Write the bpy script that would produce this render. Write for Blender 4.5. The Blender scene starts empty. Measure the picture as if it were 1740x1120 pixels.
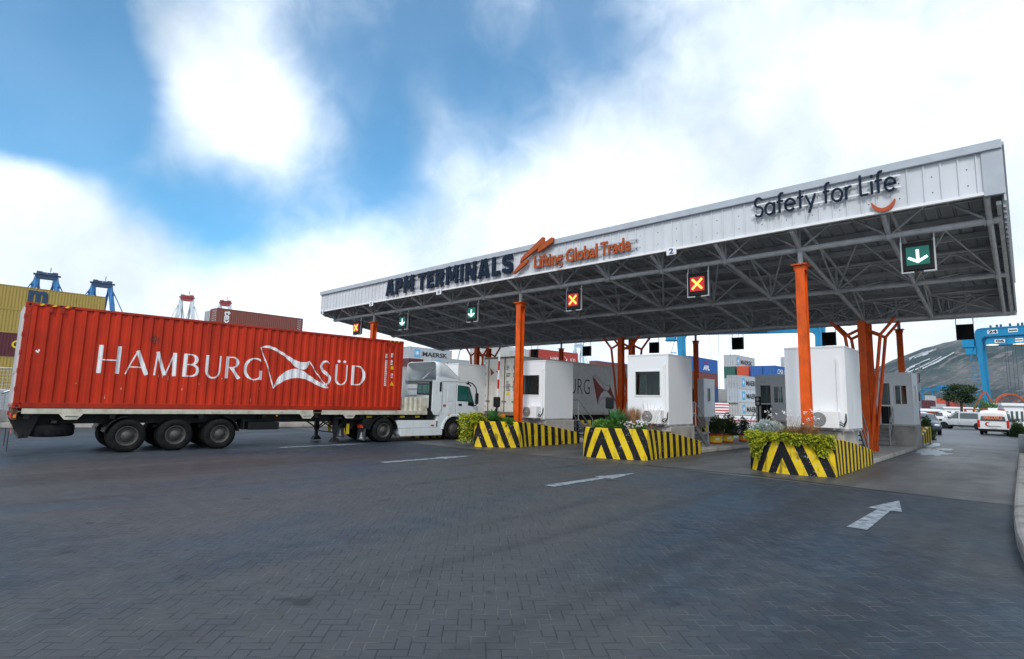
import bpy, bmesh, math, random
from mathutils import Vector, Matrix
R_ = math.radians
random.seed(7)
S = bpy.context.scene
COL = S.collection
# ------------------------------------------------------------------ camera
F_PX, CX, CY, EYE = 942.21, 870.0, 560.0, 1.83
AX = Vector((0.7361491553, -0.0678972522, -0.6734050670))   # world X,Y,Z axes seen in camera space (x right, y down, z forward)
AY = Vector((0.6763770087, 0.1097663260, 0.7283306226))
AZ = Vector((0.0244655521, -0.9916356775, 0.1267285085))
def ray(px, py):
    c = Vector((px - CX, py - CY, F_PX)); return Vector((AX.dot(c), AY.dot(c), AZ.dot(c)))
def P(px, py, X=None, Y=None, Z=None):
    q = ray(px, py)
    s = X / q.x if X is not None else (Y / q.y if Y is not None else (Z - EYE) / q.z)
    return Vector((q.x * s, q.y * s, EYE + q.z * s))
cd = bpy.data.cameras.new('camera'); cam = bpy.data.objects.new('camera', cd); COL.objects.link(cam)
cd.sensor_fit = 'HORIZONTAL'; cd.sensor_width = 36.0; cd.lens = F_PX / 1740 * 36.0
cd.clip_start = 0.1; cd.clip_end = 9000
cam.matrix_world = Matrix(((AX.x, -AX.y, -AX.z, 0), (AY.x, -AY.y, -AY.z, 0), (AZ.x, -AZ.y, -AZ.z, EYE), (0, 0, 0, 1)))
S.camera = cam
# ------------------------------------------------------------------ light and exposure
S.view_settings.view_transform = 'Standard'; S.view_settings.look = 'None'
S.view_settings.exposure = 0.05
S.cycles.diffuse_bounces = 8; S.cycles.max_bounces = 14; S.view_settings.gamma = 1.0
SUN_AZ, SUN_EL = R_(152), R_(42)
sl = bpy.data.lights.new('sun', 'SUN'); sl.energy = 1.9; sl.angle = R_(13); sl.color = (1, .96, .9)
so = bpy.data.objects.new('sun', sl); COL.objects.link(so)
sd = Vector((math.sin(SUN_AZ) * math.cos(SUN_EL), math.cos(SUN_AZ) * math.cos(SUN_EL), math.sin(SUN_EL)))
so.rotation_euler = sd.to_track_quat('Z', 'Y').to_euler(); so.location = sd * 60
CLOUD = 1.26
W = bpy.data.worlds.new('World'); S.world = W; W.use_nodes = True
def build_world():
    nt = W.node_tree; N = nt.nodes; L = nt.links
    for n in list(N): N.remove(n)
    out = N.new('ShaderNodeOutputWorld'); bg = N.new('ShaderNodeBackground'); bg.inputs['Strength'].default_value = 0.1
    L.new(bg.outputs[0], out.inputs[0])
    sky = N.new('ShaderNodeTexSky'); sky.sky_type = 'NISHITA'; sky.sun_disc = False
    sky.sun_elevation = SUN_EL; sky.sun_rotation = SUN_AZ; sky.altitude = 0; sky.air_density = 1.0; sky.dust_density = .4; sky.ozone_density = 2
    tc = N.new('ShaderNodeTexCoord')
    def mth(op, a, b=None, c=None, clamp=False):
        m = N.new('ShaderNodeMath'); m.operation = op; m.use_clamp = clamp
        for i, v in enumerate((a, b, c)):
            if v is None: continue
            if isinstance(v, (int, float)): m.inputs[i].default_value = v
            else: L.new(v, m.inputs[i])
        return m.outputs[0]
    nz = N.new('ShaderNodeTexNoise'); nz.inputs['Scale'].default_value = 2.6; nz.inputs['Detail'].default_value = 5; nz.inputs['Roughness'].default_value = .5
    L.new(tc.outputs['Generated'], nz.inputs['Vector'])
    # the wind drifts the clouds: bend the direction a little before looking up the blue gaps
    wv = N.new('ShaderNodeVectorMath'); wv.operation = 'MULTIPLY_ADD'
    L.new(nz.outputs['Color'], wv.inputs[0]); wv.inputs[1].default_value = (.16, .16, .16); 
    sb = N.new('ShaderNodeVectorMath'); sb.operation = 'SUBTRACT'; L.new(tc.outputs['Generated'], sb.inputs[0]); sb.inputs[1].default_value = (.08, .08, .08)
    L.new(sb.outputs[0], wv.inputs[2])
    nrm = N.new('ShaderNodeVectorMath'); nrm.operation = 'NORMALIZE'; L.new(wv.outputs[0], nrm.inputs[0])
    blobs = [(10, 60, 150, 1.25), (110, 120, 120, .9), (20, 170, 80, .6), (150, 10, 70, .5), (185, 220, 60, .75), (120, 240, 50, .4), (330, 335, 75, .85), (420, 370, 60, .6), (250, 345, 50, .35),
             (520, 330, 75, .45), (600, 295, 70, .48), (660, 335, 50, .3), (600, 190, 80, .40), (570, 70, 70, .34), (690, 120, 90, .38), (770, 40, 100, .42), (810, 160, 90, .34), (930, 120, 80, .22), (860, 220, 60, .2), (1010, 75, 70, .42), (930, 30, 70, .3), (1110, 120, 70, .22), (700, 240, 55, .3),
             (1690, 200, 90, .20), (1600, 120, 60, .12), (-250, 0, 220, .9), (900, -300, 260, .6), (1800, -500, 400, .4), (300, -500, 350, .7)]
    whites = [(230, 20, 45, .45), (330, 110, 62, .62), (445, 205, 60, .72), (255, 262, 40, .55), (40, 335, 100, 1.0), (860, 60, 50, .5), (730, 195, 40, .4), (640, 60, 40, .25)]
    acc = None
    for (bx, by, sg, w) in blobs + [(a, b, c, -d) for a, b, c, d in whites]:
        d = ray(bx, by).normalized()
        ang = sg / F_PX / (1 + ((bx - CX) / F_PX) ** 2 * .6)
        dt = N.new('ShaderNodeVectorMath'); dt.operation = 'DOT_PRODUCT'; L.new(nrm.outputs[0], dt.inputs[0]); dt.inputs[1].default_value = d
        e = mth('MULTIPLY_ADD', dt.outputs['Value'], 1 / (ang * ang), -1 / (ang * ang))
        e = mth('EXPONENT', e)
        acc = mth('MULTIPLY', e, w) if acc is None else mth('MULTIPLY_ADD', e, w, acc)
    n2 = N.new('ShaderNodeTexNoise'); n2.inputs['Scale'].default_value = 5.5; n2.inputs['Detail'].default_value = 7; n2.inputs['Roughness'].default_value = .55
    L.new(tc.outputs['Generated'], n2.inputs['Vector'])
    acc = mth('ADD', acc, mth('MULTIPLY_ADD', n2.outputs['Fac'], .75, -.40))
    n4 = N.new('ShaderNodeTexNoise'); n4.inputs['Scale'].default_value = 15; n4.inputs['Detail'].default_value = 8; n4.inputs['Roughness'].default_value = .6; n4.inputs['Distortion'].default_value = .5
    L.new(tc.outputs['Generated'], n4.inputs['Vector']); acc = mth('ADD', acc, mth('MULTIPLY_ADD', n4.outputs['Fac'], .75, -.37))
    mr = N.new('ShaderNodeMapRange'); mr.interpolation_type = 'SMOOTHSTEP'
    mr.inputs['From Min'].default_value = -.02; mr.inputs['From Max'].default_value = 1.45
    L.new(acc, mr.inputs['Value'])
    tint = N.new('ShaderNodeMix'); tint.data_type = 'RGBA'; tint.blend_type = 'MULTIPLY'; tint.inputs['Factor'].default_value = 1
    L.new(sky.outputs[0], tint.inputs['A']); tint.inputs['B'].default_value = (.36, 1.48, 1.84, 1)
    # cloud body: white with soft grey undersides
    n3 = N.new('ShaderNodeTexNoise'); n3.inputs['Scale'].default_value = 3.3; n3.inputs['Detail'].default_value = 6
    L.new(tc.outputs['Generated'], n3.inputs['Vector'])
    cr = N.new('ShaderNodeValToRGB'); L.new(n3.outputs['Fac'], cr.inputs[0])
    k = CLOUD * 10
    cr.color_ramp.elements[0].position = .36; cr.color_ramp.elements[0].color = (.58 * k, .66 * k, .73 * k, 1)
    cr.color_ramp.elements[1].position = .56; cr.color_ramp.elements[1].color = (k * .92, k * 1.0, k * 1.10, 1)
    mx = N.new('ShaderNodeMix'); mx.data_type = 'RGBA'
    L.new(mth('MULTIPLY', mr.outputs[0], .88), mx.inputs['Factor']); L.new(cr.outputs[0], mx.inputs['A']); L.new(tint.outputs['Result'], mx.inputs['B'])
    L.new(mx.outputs['Result'], bg.inputs['Color'])
build_world()
# ------------------------------------------------------------------ materials
def nodes(name):
    m = bpy.data.materials.new(name); m.use_nodes = True
    nt = m.node_tree; b = nt.nodes['Principled BSDF']
    return m, nt, nt.nodes, nt.links, b
def mixrgb(N, L, fac, a, b, blend='MIX'):
    m = N.new('ShaderNodeMix'); m.data_type = 'RGBA'; m.blend_type = blend
    for k, v in (('Factor', fac), ('A', a), ('B', b)):
        if isinstance(v, (int, float)): m.inputs[k].default_value = v
        elif isinstance(v, tuple): m.inputs[k].default_value = (*v[:3], 1)
        else: L.new(v, m.inputs[k])
    return m.outputs['Result']
def math_(N, L, op, a, b=None, c=None, clamp=False):
    m = N.new('ShaderNodeMath'); m.operation = op; m.use_clamp = clamp
    for i, v in enumerate((a, b, c)):
        if v is None: continue
        if isinstance(v, (int, float)): m.inputs[i].default_value = v
        else: L.new(v, m.inputs[i])
    return m.outputs[0]
def noise(N, L, vec, scale, detail=4, rough=.55, dist=0):
    n = N.new('ShaderNodeTexNoise'); n.inputs['Scale'].default_value = scale; n.inputs['Detail'].default_value = detail
    n.inputs['Roughness'].default_value = rough; n.inputs['Distortion'].default_value = dist
    if vec is not None: L.new(vec, n.inputs['Vector'])
    return n.outputs['Fac']
def mapping(N, L, vec, scale=(1, 1, 1), rot=(0, 0, 0), loc=(0, 0, 0)):
    m = N.new('ShaderNodeMapping'); L.new(vec, m.inputs['Vector']); m.inputs['Scale'].default_value = scale
    m.inputs['Rotation'].default_value = rot; m.inputs['Location'].default_value = loc
    return m.outputs[0]
def ramp(N, L, fac, lo, hi):
    m = N.new('ShaderNodeMapRange'); m.interpolation_type = 'SMOOTHSTEP'; L.new(fac, m.inputs['Value'])
    m.inputs['From Min'].default_value = lo; m.inputs['From Max'].default_value = hi
    return m.outputs[0]
def mat(name, col, rough=.5, metal=0.0, var=.12, scale=3.0, bump=0.0, bscale=60, dirt=None, damt=.5, dscale=(2, 2, .5), spec=.3, coat=0.0, world=False):
    m, nt, N, L, b = nodes(name)
    if world: vec = N.new('ShaderNodeNewGeometry').outputs['Position']
    else: vec = N.new('ShaderNodeTexCoord').outputs['Object']
    n = noise(N, L, vec, scale, 5)
    lo = tuple(c * (1 - var) for c in col); hi = tuple(min(1, c * (1 + var)) for c in col)
    c = mixrgb(N, L, ramp(N, L, n, .3, .7), lo, hi)
    if dirt:
        d = noise(N, L, mapping(N, L, vec, dscale), 1.6, 7, .62)
        c = mixrgb(N, L, math_(N, L, 'MULTIPLY', ramp(N, L, d, .5, .72), damt), c, dirt)
    L.new(c, b.inputs['Base Color'])
    r = math_(N, L, 'MULTIPLY_ADD', n, .2, rough - .1, True); L.new(r, b.inputs['Roughness'])
    b.inputs['Metallic'].default_value = metal; b.inputs['Specular IOR Level'].default_value = spec
    if coat: b.inputs['Coat Weight'].default_value = coat; b.inputs['Coat Roughness'].default_value = .08
    if bump:
        bp = N.new('ShaderNodeBump'); bp.inputs['Strength'].default_value = bump; bp.inputs['Distance'].default_value = .01
        L.new(noise(N, L, vec, bscale, 3), bp.inputs['Height']); L.new(bp.outputs[0], b.inputs['Normal'])
    return m
def emis(name, col, strength):
    m, nt, N, L, b = nodes(name); b.inputs['Base Color'].default_value = (*col, 1)
    b.inputs['Emission Color'].default_value = (*col, 1); b.inputs['Emission Strength'].default_value = strength
    return m
def glass(name, col=(.03, .045, .05), rough=.06):
    m, nt, N, L, b = nodes(name)
    vec = N.new('ShaderNodeTexCoord').outputs['Object']
    c = mixrgb(N, L, noise(N, L, vec, 2.5, 3), tuple(x * .6 for x in col), tuple(x * 1.6 for x in col))
    L.new(c, b.inputs['Base Color']); b.inputs['Roughness'].default_value = rough; b.inputs['Specular IOR Level'].default_value = .6
    return m
def leafmat(name, col, col2, rough=.55):
    m, nt, N, L, b = nodes(name)
    vec = N.new('ShaderNodeNewGeometry').outputs['Position']
    n = noise(N, L, vec, 9, 3); wn = N.new('ShaderNodeTexWhiteNoise'); 
    L.new(mapping(N, L, vec, (40, 40, 40)), wn.inputs['Vector'])
    f = math_(N, L, 'ADD', math_(N, L, 'MULTIPLY', ramp(N, L, n, .35, .65), .75), math_(N, L, 'MULTIPLY', wn.outputs['Value'], .25))
    L.new(mixrgb(N, L, f, col, col2), b.inputs['Base Color']); b.inputs['Roughness'].default_value = rough
    b.inputs['Specular IOR Level'].default_value = .3
    return m
def container_paint():
    m, nt, N, L, b = nodes('container_paint')
    oi = N.new('ShaderNodeObjectInfo'); vec = N.new('ShaderNodeTexCoord').outputs['Object']
    v2 = N.new('ShaderNodeVectorMath'); v2.operation = 'ADD'; L.new(vec, v2.inputs[0]); L.new(oi.outputs['Location'], v2.inputs[1]); vec = v2.outputs[0]
    n = noise(N, L, vec, 1.2, 6)
    c = mixrgb(N, L, math_(N, L, 'MULTIPLY', ramp(N, L, n, .35, .7), .3), oi.outputs['Color'], (.5, .5, .5), 'OVERLAY')
    d = noise(N, L, mapping(N, L, vec, (3, 3, .5)), 1.5, 8, .65)
    c = mixrgb(N, L, math_(N, L, 'MULTIPLY', ramp(N, L, d, .56, .72), .6), c, (.13, .07, .04))
    L.new(c, b.inputs['Base Color']); b.inputs['Roughness'].default_value = .55
    return m
M = {}
def mats():
    M['cont'] = container_paint()
    M['white'] = mat('white_panel', (.80, .82, .85), .30, var=.012, scale=.7, dirt=(.55, .55, .54), damt=.10, dscale=(1.5, 1.5, .3), spec=.5)
    M['white2'] = mat('white_frame', (.78, .79, .80), .4, var=.04)
    M['grey_panel'] = mat('grey_panel', (.78, .83, .88), .4, var=.02, dirt=(.5, .49, .47), damt=.15)
    M['fascia'] = mat('fascia_sheet', (.58, .61, .65), .42, var=.05, scale=.8, dirt=(.38, .38, .38), damt=.35, dscale=(1.2, 1.2, .25))
    M['flash'] = mat('fascia_flashing', (.40, .44, .49), .4, var=.05)
    M['sheet'] = mat('roof_sheet', (.27, .29, .31), .5, var=.12, dirt=(.18, .18, .18), damt=.4, dscale=(1, 1, 1))
    M['steel'] = mat('grey_painted_steel', (.43, .45, .47), .5, var=.12, dirt=(.2, .15, .12), damt=.3)
    M['orange'] = mat('orange_steel', (.70, .095, .004), .45, var=.14, scale=3, dirt=(.22, .05, .015), damt=.6, dscale=(4, 4, .6))
    M['navy'] = mat('navy_letter', (.007, .017, .038), .5, var=.1, spec=.12)
    M['letter_orange'] = mat('orange_letter', (.36, .07, .010), .45, var=.08)
    M['smile'] = mat('smile_red', (.42, .07, .02), .45, var=.05)
    M['black'] = mat('black_plastic', (.010, .011, .012), .5, var=.2, spec=.2)
    M['dark'] = mat('dark_chassis', (.010, .010, .012), .6, var=.35, dirt=(.045, .038, .03), damt=.5, dscale=(3, 3, 3))
    M['rubber'] = mat('tyre_rubber', (.010, .010, .011), .8, spec=.12, var=.3, scale=8, dirt=(.04, .036, .032), damt=.5, dscale=(4, 4, 4))
    M['rim'] = mat('steel_rim', (.085, .082, .08), .55, metal=.3, var=.3, scale=10, dirt=(.06, .05, .04), damt=.8, dscale=(6, 6, 6))
    M['conc'] = mat('concrete', (.40, .385, .36), .85, var=.15, scale=1.5, bump=.3, dirt=(.16, .15, .14), damt=.7, dscale=(1.5, 1.5, .8), world=True)
    M['conc_dark'] = mat('old_concrete', (.23, .225, .22), .85, var=.18, scale=2, bump=.3, dirt=(.09, .085, .08), damt=.7, dscale=(1.5, 1.5, .8), world=True)
    M['soil'] = mat('soil', (.06, .045, .03), .95, var=.4, scale=20, bump=.6, bscale=30)
    M['glass'] = glass('window_glass', (.05, .065, .07))
    M['glass_green'] = glass('green_glass', (.015, .10, .085), .08)
    M['cab'] = mat('cab_paint', (.66, .72, .75), .3, var=.03, scale=2, dirt=(.42, .41, .38), damt=.3, dscale=(2, 2, .6), coat=.4)
    M['cab_in'] = mat('fairing_inside', (.20, .235, .26), .6, var=.15)
    M['beige'] = mat('beige_chassis', (.52, .50, .41), .55, var=.12, scale=4, dirt=(.2, .15, .09), damt=.6, dscale=(2, 2, 2))
    M['yellow'] = mat('yellow_paint', (.75, .55, .02), .5, var=.1)
    M['red'] = mat('red_lens', (.5, .02, .015), .25, var=.1)
    M['amber'] = mat('amber_lens', (.75, .2, .01), .25, var=.1)
    M['signwhite'] = mat('white_paint', (.74, .76, .78), .5, var=.06, scale=9, dirt=(.42, .28, .24), damt=.3, dscale=(4, 4, 2))
    M['textdark'] = mat('dark_print', (.03, .035, .045), .5, var=.1)
    M['textblue'] = mat('blue_print', (.012, .05, .22), .5, var=.1)
    M['maersk_blue'] = mat('light_blue_emblem', (.09, .42, .72), .5, var=.08)
    M['msc'] = mat('dark_blue_print', (.03, .06, .11), .6, var=.2)
    M['alu'] = mat('galvanised_steel', (.46, .47, .48), .38, metal=.55, var=.1)
    M['steps'] = mat('step_steel', (.20, .205, .21), .5, metal=.3, var=.15)
    M['crane_blue'] = mat('crane_blue', (.010, .22, .43), .5, var=.1, scale=.3)
    M['crane_deep'] = mat('crane_deep_blue', (.025, .15, .36), .55, var=.1, scale=.3)
    M['crane_dark'] = mat('crane_machinery', (.03, .06, .12), .6, var=.2, scale=.5)
    M['crane_white'] = mat('crane_white', (.55, .60, .64), .5, var=.08, scale=.3)
    M['crane_red'] = mat('crane_red', (.30, .05, .05), .5, var=.1, scale=.3)
    M['car_white'] = mat('car_white', (.78, .79, .80), .25, var=.02, coat=.5)
    M['car_silver'] = mat('car_silver', (.50, .52, .54), .28, metal=.35, var=.03, coat=.5)
    M['car_dark'] = mat('car_dark', (.035, .06, .10), .3, var=.1, coat=.5)
    M['arch'] = mat('rust_orange_steel', (.40, .075, .025), .5, var=.15)
    M['bark'] = mat('bark', (.07, .05, .035), .9, var=.3, scale=12, bump=.6)
    M['lime'] = leafmat('lime_leaf', (.10, .16, .010), (.50, .50, .03))
    M['green'] = leafmat('green_leaf', (.035, .10, .018), (.10, .24, .035))
    M['dkgreen'] = leafmat('dark_leaf', (.012, .028, .012), (.035, .075, .022))
    M['agave'] = leafmat('agave_leaf', (.025, .10, .03), (.07, .22, .06))
    M['silver'] = leafmat('silver_leaf', (.30, .37, .36), (.52, .60, .60), .8)
    M['dry'] = leafmat('dry_grass', (.25, .13, .06), (.42, .25, .13), .8)
    M['brownleaf'] = leafmat('brown_leaf', (.16, .10, .04), (.30, .20, .09), .8)
    M['flower'] = mat('white_flower', (.7, .72, .75), .7, var=.1)
    M['led_green'] = emis('led_green', (.55, 1.0, .86), 2.2)
    M['led_red'] = emis('led_red', (1.0, .16, .02), 2.6)
    M['led_yel'] = emis('led_amber_core', (1.0, .55, .08), 2.6)
    M['panel_green'] = emis('led_panel_green', (0.0, .075, .06), .8)
    M['panel_red'] = emis('led_panel_red', (.30, .012, .015), .8)
    M['headlamp'] = emis('lit_headlamp', (1, .82, .6), 9)
    M['warm'] = emis('lit_floodlamp', (1, .72, .5), 1.3)
    M['lens'] = mat('lamp_lens', (.55, .57, .58), .15, var=.05)
    M['hedge'] = M['dkgreen']
mats()
# ------------------------------------------------------------------ mesh helpers
def rotz(a): return Matrix.Rotation(a, 3, 'Z')
class MB:
    def __init__(s): s.v = []; s.f = []; s.m = []; s.sm = []
    def add(s, verts, faces, mi=0, smooth=False):
        o = len(s.v); s.v += [tuple(p) for p in verts]
        for f in faces: s.f.append([i + o for i in f]); s.m.append(mi); s.sm.append(smooth)
        return s
    def box(s, x0, x1, y0, y1, z0, z1, mi=0):
        v = [(x, y, z) for z in (z0, z1) for y in (y0, y1) for x in (x0, x1)]
        return s.add(v, [(0, 2, 3, 1), (4, 5, 7, 6), (0, 1, 5, 4), (2, 6, 7, 3), (0, 4, 6, 2), (1, 3, 7, 5)], mi)
    def obox(s, c, size, rot=None, mi=0):
        rot = rot or Matrix.Identity(3); c = Vector(c); h = [d / 2 for d in size]
        v = [c + rot @ Vector((x, y, z)) for z in (-h[2], h[2]) for y in (-h[1], h[1]) for x in (-h[0], h[0])]
        return s.add(v, [(0, 2, 3, 1), (4, 5, 7, 6), (0, 1, 5, 4), (2, 6, 7, 3), (0, 4, 6, 2), (1, 3, 7, 5)], mi)
    def beam(s, a, b, w, h=None, mi=0, up=Vector((0, 0, 1))):
        a, b = Vector(a), Vector(b); d = (b - a); L = d.length; d.normalize(); h = h or w
        x = d.cross(up)
        if x.length < 1e-4: x = Vector((1, 0, 0))
        x.normalize(); z = x.cross(d)
        return s.obox((a + b) / 2, (w, L, h), Matrix((x, d, z)).transposed(), mi)
    def tube(s, a, b, r, n=8, r2=None, mi=0, caps=True, smooth=True):
        a, b = Vector(a), Vector(b); r2 = r if r2 is None else r2
        d = (b - a).normalized(); u = d.orthogonal().normalized(); w = d.cross(u)
        v = []
        for p, rr in ((a, r), (b, r2)):
            for i in range(n):
                t = 2 * math.pi * i / n; v.append(p + u * (math.cos(t) * rr) + w * (math.sin(t) * rr))
        s.add(v, [(i, (i + 1) % n, n + (i + 1) % n, n + i) for i in range(n)], mi, smooth)
        if caps:
            s.add(v[:n], [tuple(range(n))[::-1]], mi); s.add(v[n:], [tuple(range(n))], mi)
        return s
    def path(s, pts, r, n=8, mi=0):
        for a, b in zip(pts[:-1], pts[1:]): s.tube(a, b, r, n, mi=mi)
        return s
    def prism(s, poly, axis, c0, c1, mi=0):
        def mk(p, c):
            return {'x': (c, p[0], p[1]), 'y': (p[0], c, p[1]), 'z': (p[0], p[1], c)}[axis]
        n = len(poly); v = [mk(p, c0) for p in poly] + [mk(p, c1) for p in poly]
        s.add(v, [(i, (i + 1) % n, n + (i + 1) % n, n + i) for i in range(n)] + [tuple(range(n))[::-1], tuple(range(n, 2 * n))], mi)
        return s
    def lathe(s, prof, c, axis='x', n=24, mi=0, smooth=True):
        c = Vector(c); v = []
        for (r, h) in prof:
            for i in range(n):
                t = 2 * math.pi * i / n; a, b = r * math.cos(t), r * math.sin(t)
                v.append(c + Vector({'x': (h, a, b), 'y': (a, h, b), 'z': (a, b, h)}[axis]))
        f = []
        for k in range(len(prof) - 1):
            for i in range(n): j = (i + 1) % n; f.append((k * n + i, k * n + j, (k + 1) * n + j, (k + 1) * n + i))
        s.add(v, f, mi, smooth)
        return s
    def quad(s, a, b, c, d, mi=0): return s.add([a, b, c, d], [(0, 1, 2, 3)], mi)
    def mapped(s, verts, faces, o, U, V, Nn=None, mi=0):
        o, U, V = Vector(o), Vector(U), Vector(V); Nn = Vector(Nn) if Nn else U.cross(V)
        return s.add([o + U * p[0] + V * p[1] + Nn * p[2] for p in verts], faces, mi)
    def mesh(s, name, mats, recalc=True):
        me = bpy.data.meshes.new(name); me.from_pydata(s.v, [], s.f)
        for m in (mats if isinstance(mats, (list, tuple)) else [mats]): me.materials.append(M[m] if isinstance(m, str) else m)
        me.polygons.foreach_set('material_index', s.m); me.polygons.foreach_set('use_smooth', s.sm)
        if recalc:
            bm = bmesh.new(); bm.from_mesh(me); bmesh.ops.recalc_face_normals(bm, faces=bm.faces); bm.to_mesh(me); bm.free()
        me.update(); return me
    def build(s, name, mats, parent=None, bevel=0, recalc=True, label=None):
        o = bpy.data.objects.new(name, s.mesh(name, mats, recalc)); COL.objects.link(o)
        if parent is not None: o.parent = parent
        if bevel:
            md = o.modifiers.new('bevel', 'BEVEL'); md.width = bevel; md.segments = 2; md.limit_method = 'ANGLE'; md.angle_limit = R_(40)
        if label: o['label'] = label
        return o
def thing(name, label, cat, loc=(0, 0, 0), rz=0, group=None):
    o = bpy.data.objects.new(name, None); COL.objects.link(o); o.location = loc; o.rotation_euler = (0, 0, rz); o.empty_display_size = .3
    return tag(o, label, cat, group)
def tag(o, label, cat, group=None):
    o['label'] = label; o['category'] = cat
    if group: o['group'] = group
    return o
def struct(o): o['kind'] = 'structure'; return o
def dup(root, loc, rz=None, label=None, group=None):
    r = root.copy(); COL.objects.link(r); r.location = loc
    if rz is not None: r.rotation_euler = (0, 0, rz)
    if label: r['label'] = label
    if group: r['group'] = group
    for ch in list(root.children):
        c = ch.copy(); COL.objects.link(c); c.parent = r
        for g in list(ch.children):
            d = g.copy(); COL.objects.link(d); d.parent = c
    return r
# ------------------------------------------------------------------ lettering
def text(s, h=None, w=None, depth=0.0, bold=0.0, shear=0.0, align='LEFT', space=1.0):
    """verts/faces of a line of writing in the xy plane, cap height h, optional total width w"""
    cu = bpy.data.curves.new('txt', 'FONT'); cu.body = s; cu.size = 1; cu.offset = bold; cu.shear = shear; cu.space_character = space
    cu.resolution_u = 3; cu.extrude = .5 if depth else 0
    ob = bpy.data.objects.new('txt', cu); me = bpy.data.meshes.new_from_object(ob)
    v = [tuple(p.co) for p in me.vertices]; f = [tuple(p.vertices) for p in me.polygons]
    bpy.data.objects.remove(ob); bpy.data.curves.remove(cu); bpy.data.meshes.remove(me)
    x0 = min(p[0] for p in v); x1 = max(p[0] for p in v); CAP = .72 + bold * 2
    sy = (h or 1) / CAP; sx = (w / (x1 - x0)) if w else sy
    dx = {'LEFT': 0, 'CENTER': -(x1 - x0) * sx / 2, 'RIGHT': -(x1 - x0) * sx}[align]
    return [((p[0] - x0) * sx + dx, (p[1] + bold) * sy, (p[2] + (.5 if depth else 0)) * depth) for p in v], f
def ribbon(pts, w, depth=0.0, z=0.0, cap=0.0):
    """flat or extruded stroke along pts; w a width or a list of widths"""
    n = len(pts); ws = w if isinstance(w, (list, tuple)) else [w] * n
    pts = [Vector(p) for p in pts]; L, Rr = [], []
    for i in range(n):
        d0 = (pts[i] - pts[i - 1]).normalized() if i else None
        d1 = (pts[i + 1] - pts[i]).normalized() if i < n - 1 else None
        d = d1 if d0 is None else (d0 if d1 is None else (d0 + d1).normalized())
        k = 1.0
        if d0 is not None and d1 is not None: k = 1 / max(.45, d.dot(d1))
        p = pts[i] - d * cap if i == 0 else (pts[i] + d * cap if i == n - 1 else pts[i])
        nn = Vector((-d.y, d.x)) * ws[i] / 2 * k; L.append(p + nn); Rr.append(p - nn)
    v = []; f = []
    for i in range(n): v += [(L[i].x, L[i].y, z + depth), (Rr[i].x, Rr[i].y, z + depth)]
    for i in range(n - 1): f.append((2 * i, 2 * i + 1, 2 * i + 3, 2 * i + 2))
    if depth:
        o = len(v)
        for i in range(n): v += [(L[i].x, L[i].y, z), (Rr[i].x, Rr[i].y, z)]
        for i in range(n - 1):
            f += [(2 * i, 2 * i + 2, o + 2 * i + 2, o + 2 * i), (2 * i + 1, o + 2 * i + 1, o + 2 * i + 3, 2 * i + 3)]
        f += [(0, o, o + 1, 1), (2 * n - 2, 2 * n - 1, o + 2 * n - 1, o + 2 * n - 2)]
    return v, f
def arc(cx, cy, rx, ry, a0, a1, n=12):
    return [(cx + rx * math.cos(R_(a0 + (a1 - a0) * i / n)), cy + ry * math.sin(R_(a0 + (a1 - a0) * i / n))) for i in range(n + 1)]
def pen(pts, thick, thin):
    """stroke widths of a broad pen: thick where the stroke runs upright, thin where it runs level"""
    ws = []
    for i in range(len(pts)):
        a = pts[max(0, i - 1)]; b = pts[min(len(pts) - 1, i + 1)]
        dx, dy = b[0] - a[0], b[1] - a[1]; ws.append(thin + (thick - thin) * abs(dy) / max(1e-6, math.hypot(dx, dy)))
    return ws
# block letters for the canopy (unit cap height, stroke .25): list of (width, strokes)
B = .225
def chamfer(p): return p
BLOCK = {
 'A': (.80, [[(.12, 0), (.34, 1)], [(.46, 1), (.68, 0)], [(.3, .88), (.5, .88)], [(.22, .28), (.6, .28)]]),
 'P': (.68, [[(.13, 0), (.13, 1)], [(.13, .87), (.42, .87), (.54, .78), (.54, .55), (.42, .44), (.13, .44)]]),
 'M': (.92, [[(.13, 0), (.13, 1)], [(.79, 0), (.79, 1)], [(.17, 1), (.46, .25)], [(.46, .25), (.75, 1)]]),
 'T': (.62, [[(0, .87), (.62, .87)], [(.31, .8), (.31, 0)]]),
 'E': (.56, [[(.13, 0), (.13, 1)], [(.13, .87), (.55, .87)], [(.13, .5), (.5, .5)], [(.13, .13), (.55, .13)]]),
 'R': (.70, [[(.13, 0), (.13, 1)], [(.13, .87), (.42, .87), (.54, .78), (.54, .58), (.42, .48), (.13, .48)], [(.36, .45), (.57, 0)]]),
 'I': (.27, [[(.135, 0), (.135, 1)]]),
 'N': (.76, [[(.13, 0), (.13, 1)], [(.63, 0), (.63, 1)], [(.16, .95), (.60, .05)]]),
 'L': (.54, [[(.13, 0), (.13, 1)], [(.13, .13), (.53, .13)]]),
 'S': (.68, [[(.56, .70), (.56, .78), (.47, .87), (.22, .87), (.13, .78), (.13, .60), (.22, .51), (.47, .49), (.56, .40), (.56, .22), (.47, .13), (.22, .13), (.13, .22), (.13, .30)]]),
}
def block_word(mb, s, x0, x1, z0, h, y, depth, gap=.10, mi=0, each=None):
    tot = sum(BLOCK[c][0] for c in s) + gap * (len(s) - 1); k = (x1 - x0) / tot; x = 0; e = 0
    for c in s:
        w, st = BLOCK[c]
        if each: mb = MB()
        for p in st:
            e = (e + 1) % 7
            v, f = ribbon([((x + a) * k, b * h) for a, b in p], B * min(k, h) * (1.0 if True else 1), depth + e * .0012)
            mb.mapped(v, f, (x0, y, z0), (1, 0, 0), (0, 0, 1), (0, -1, 0), mi)
        x += w + gap
        if each: each(mb)
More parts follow.
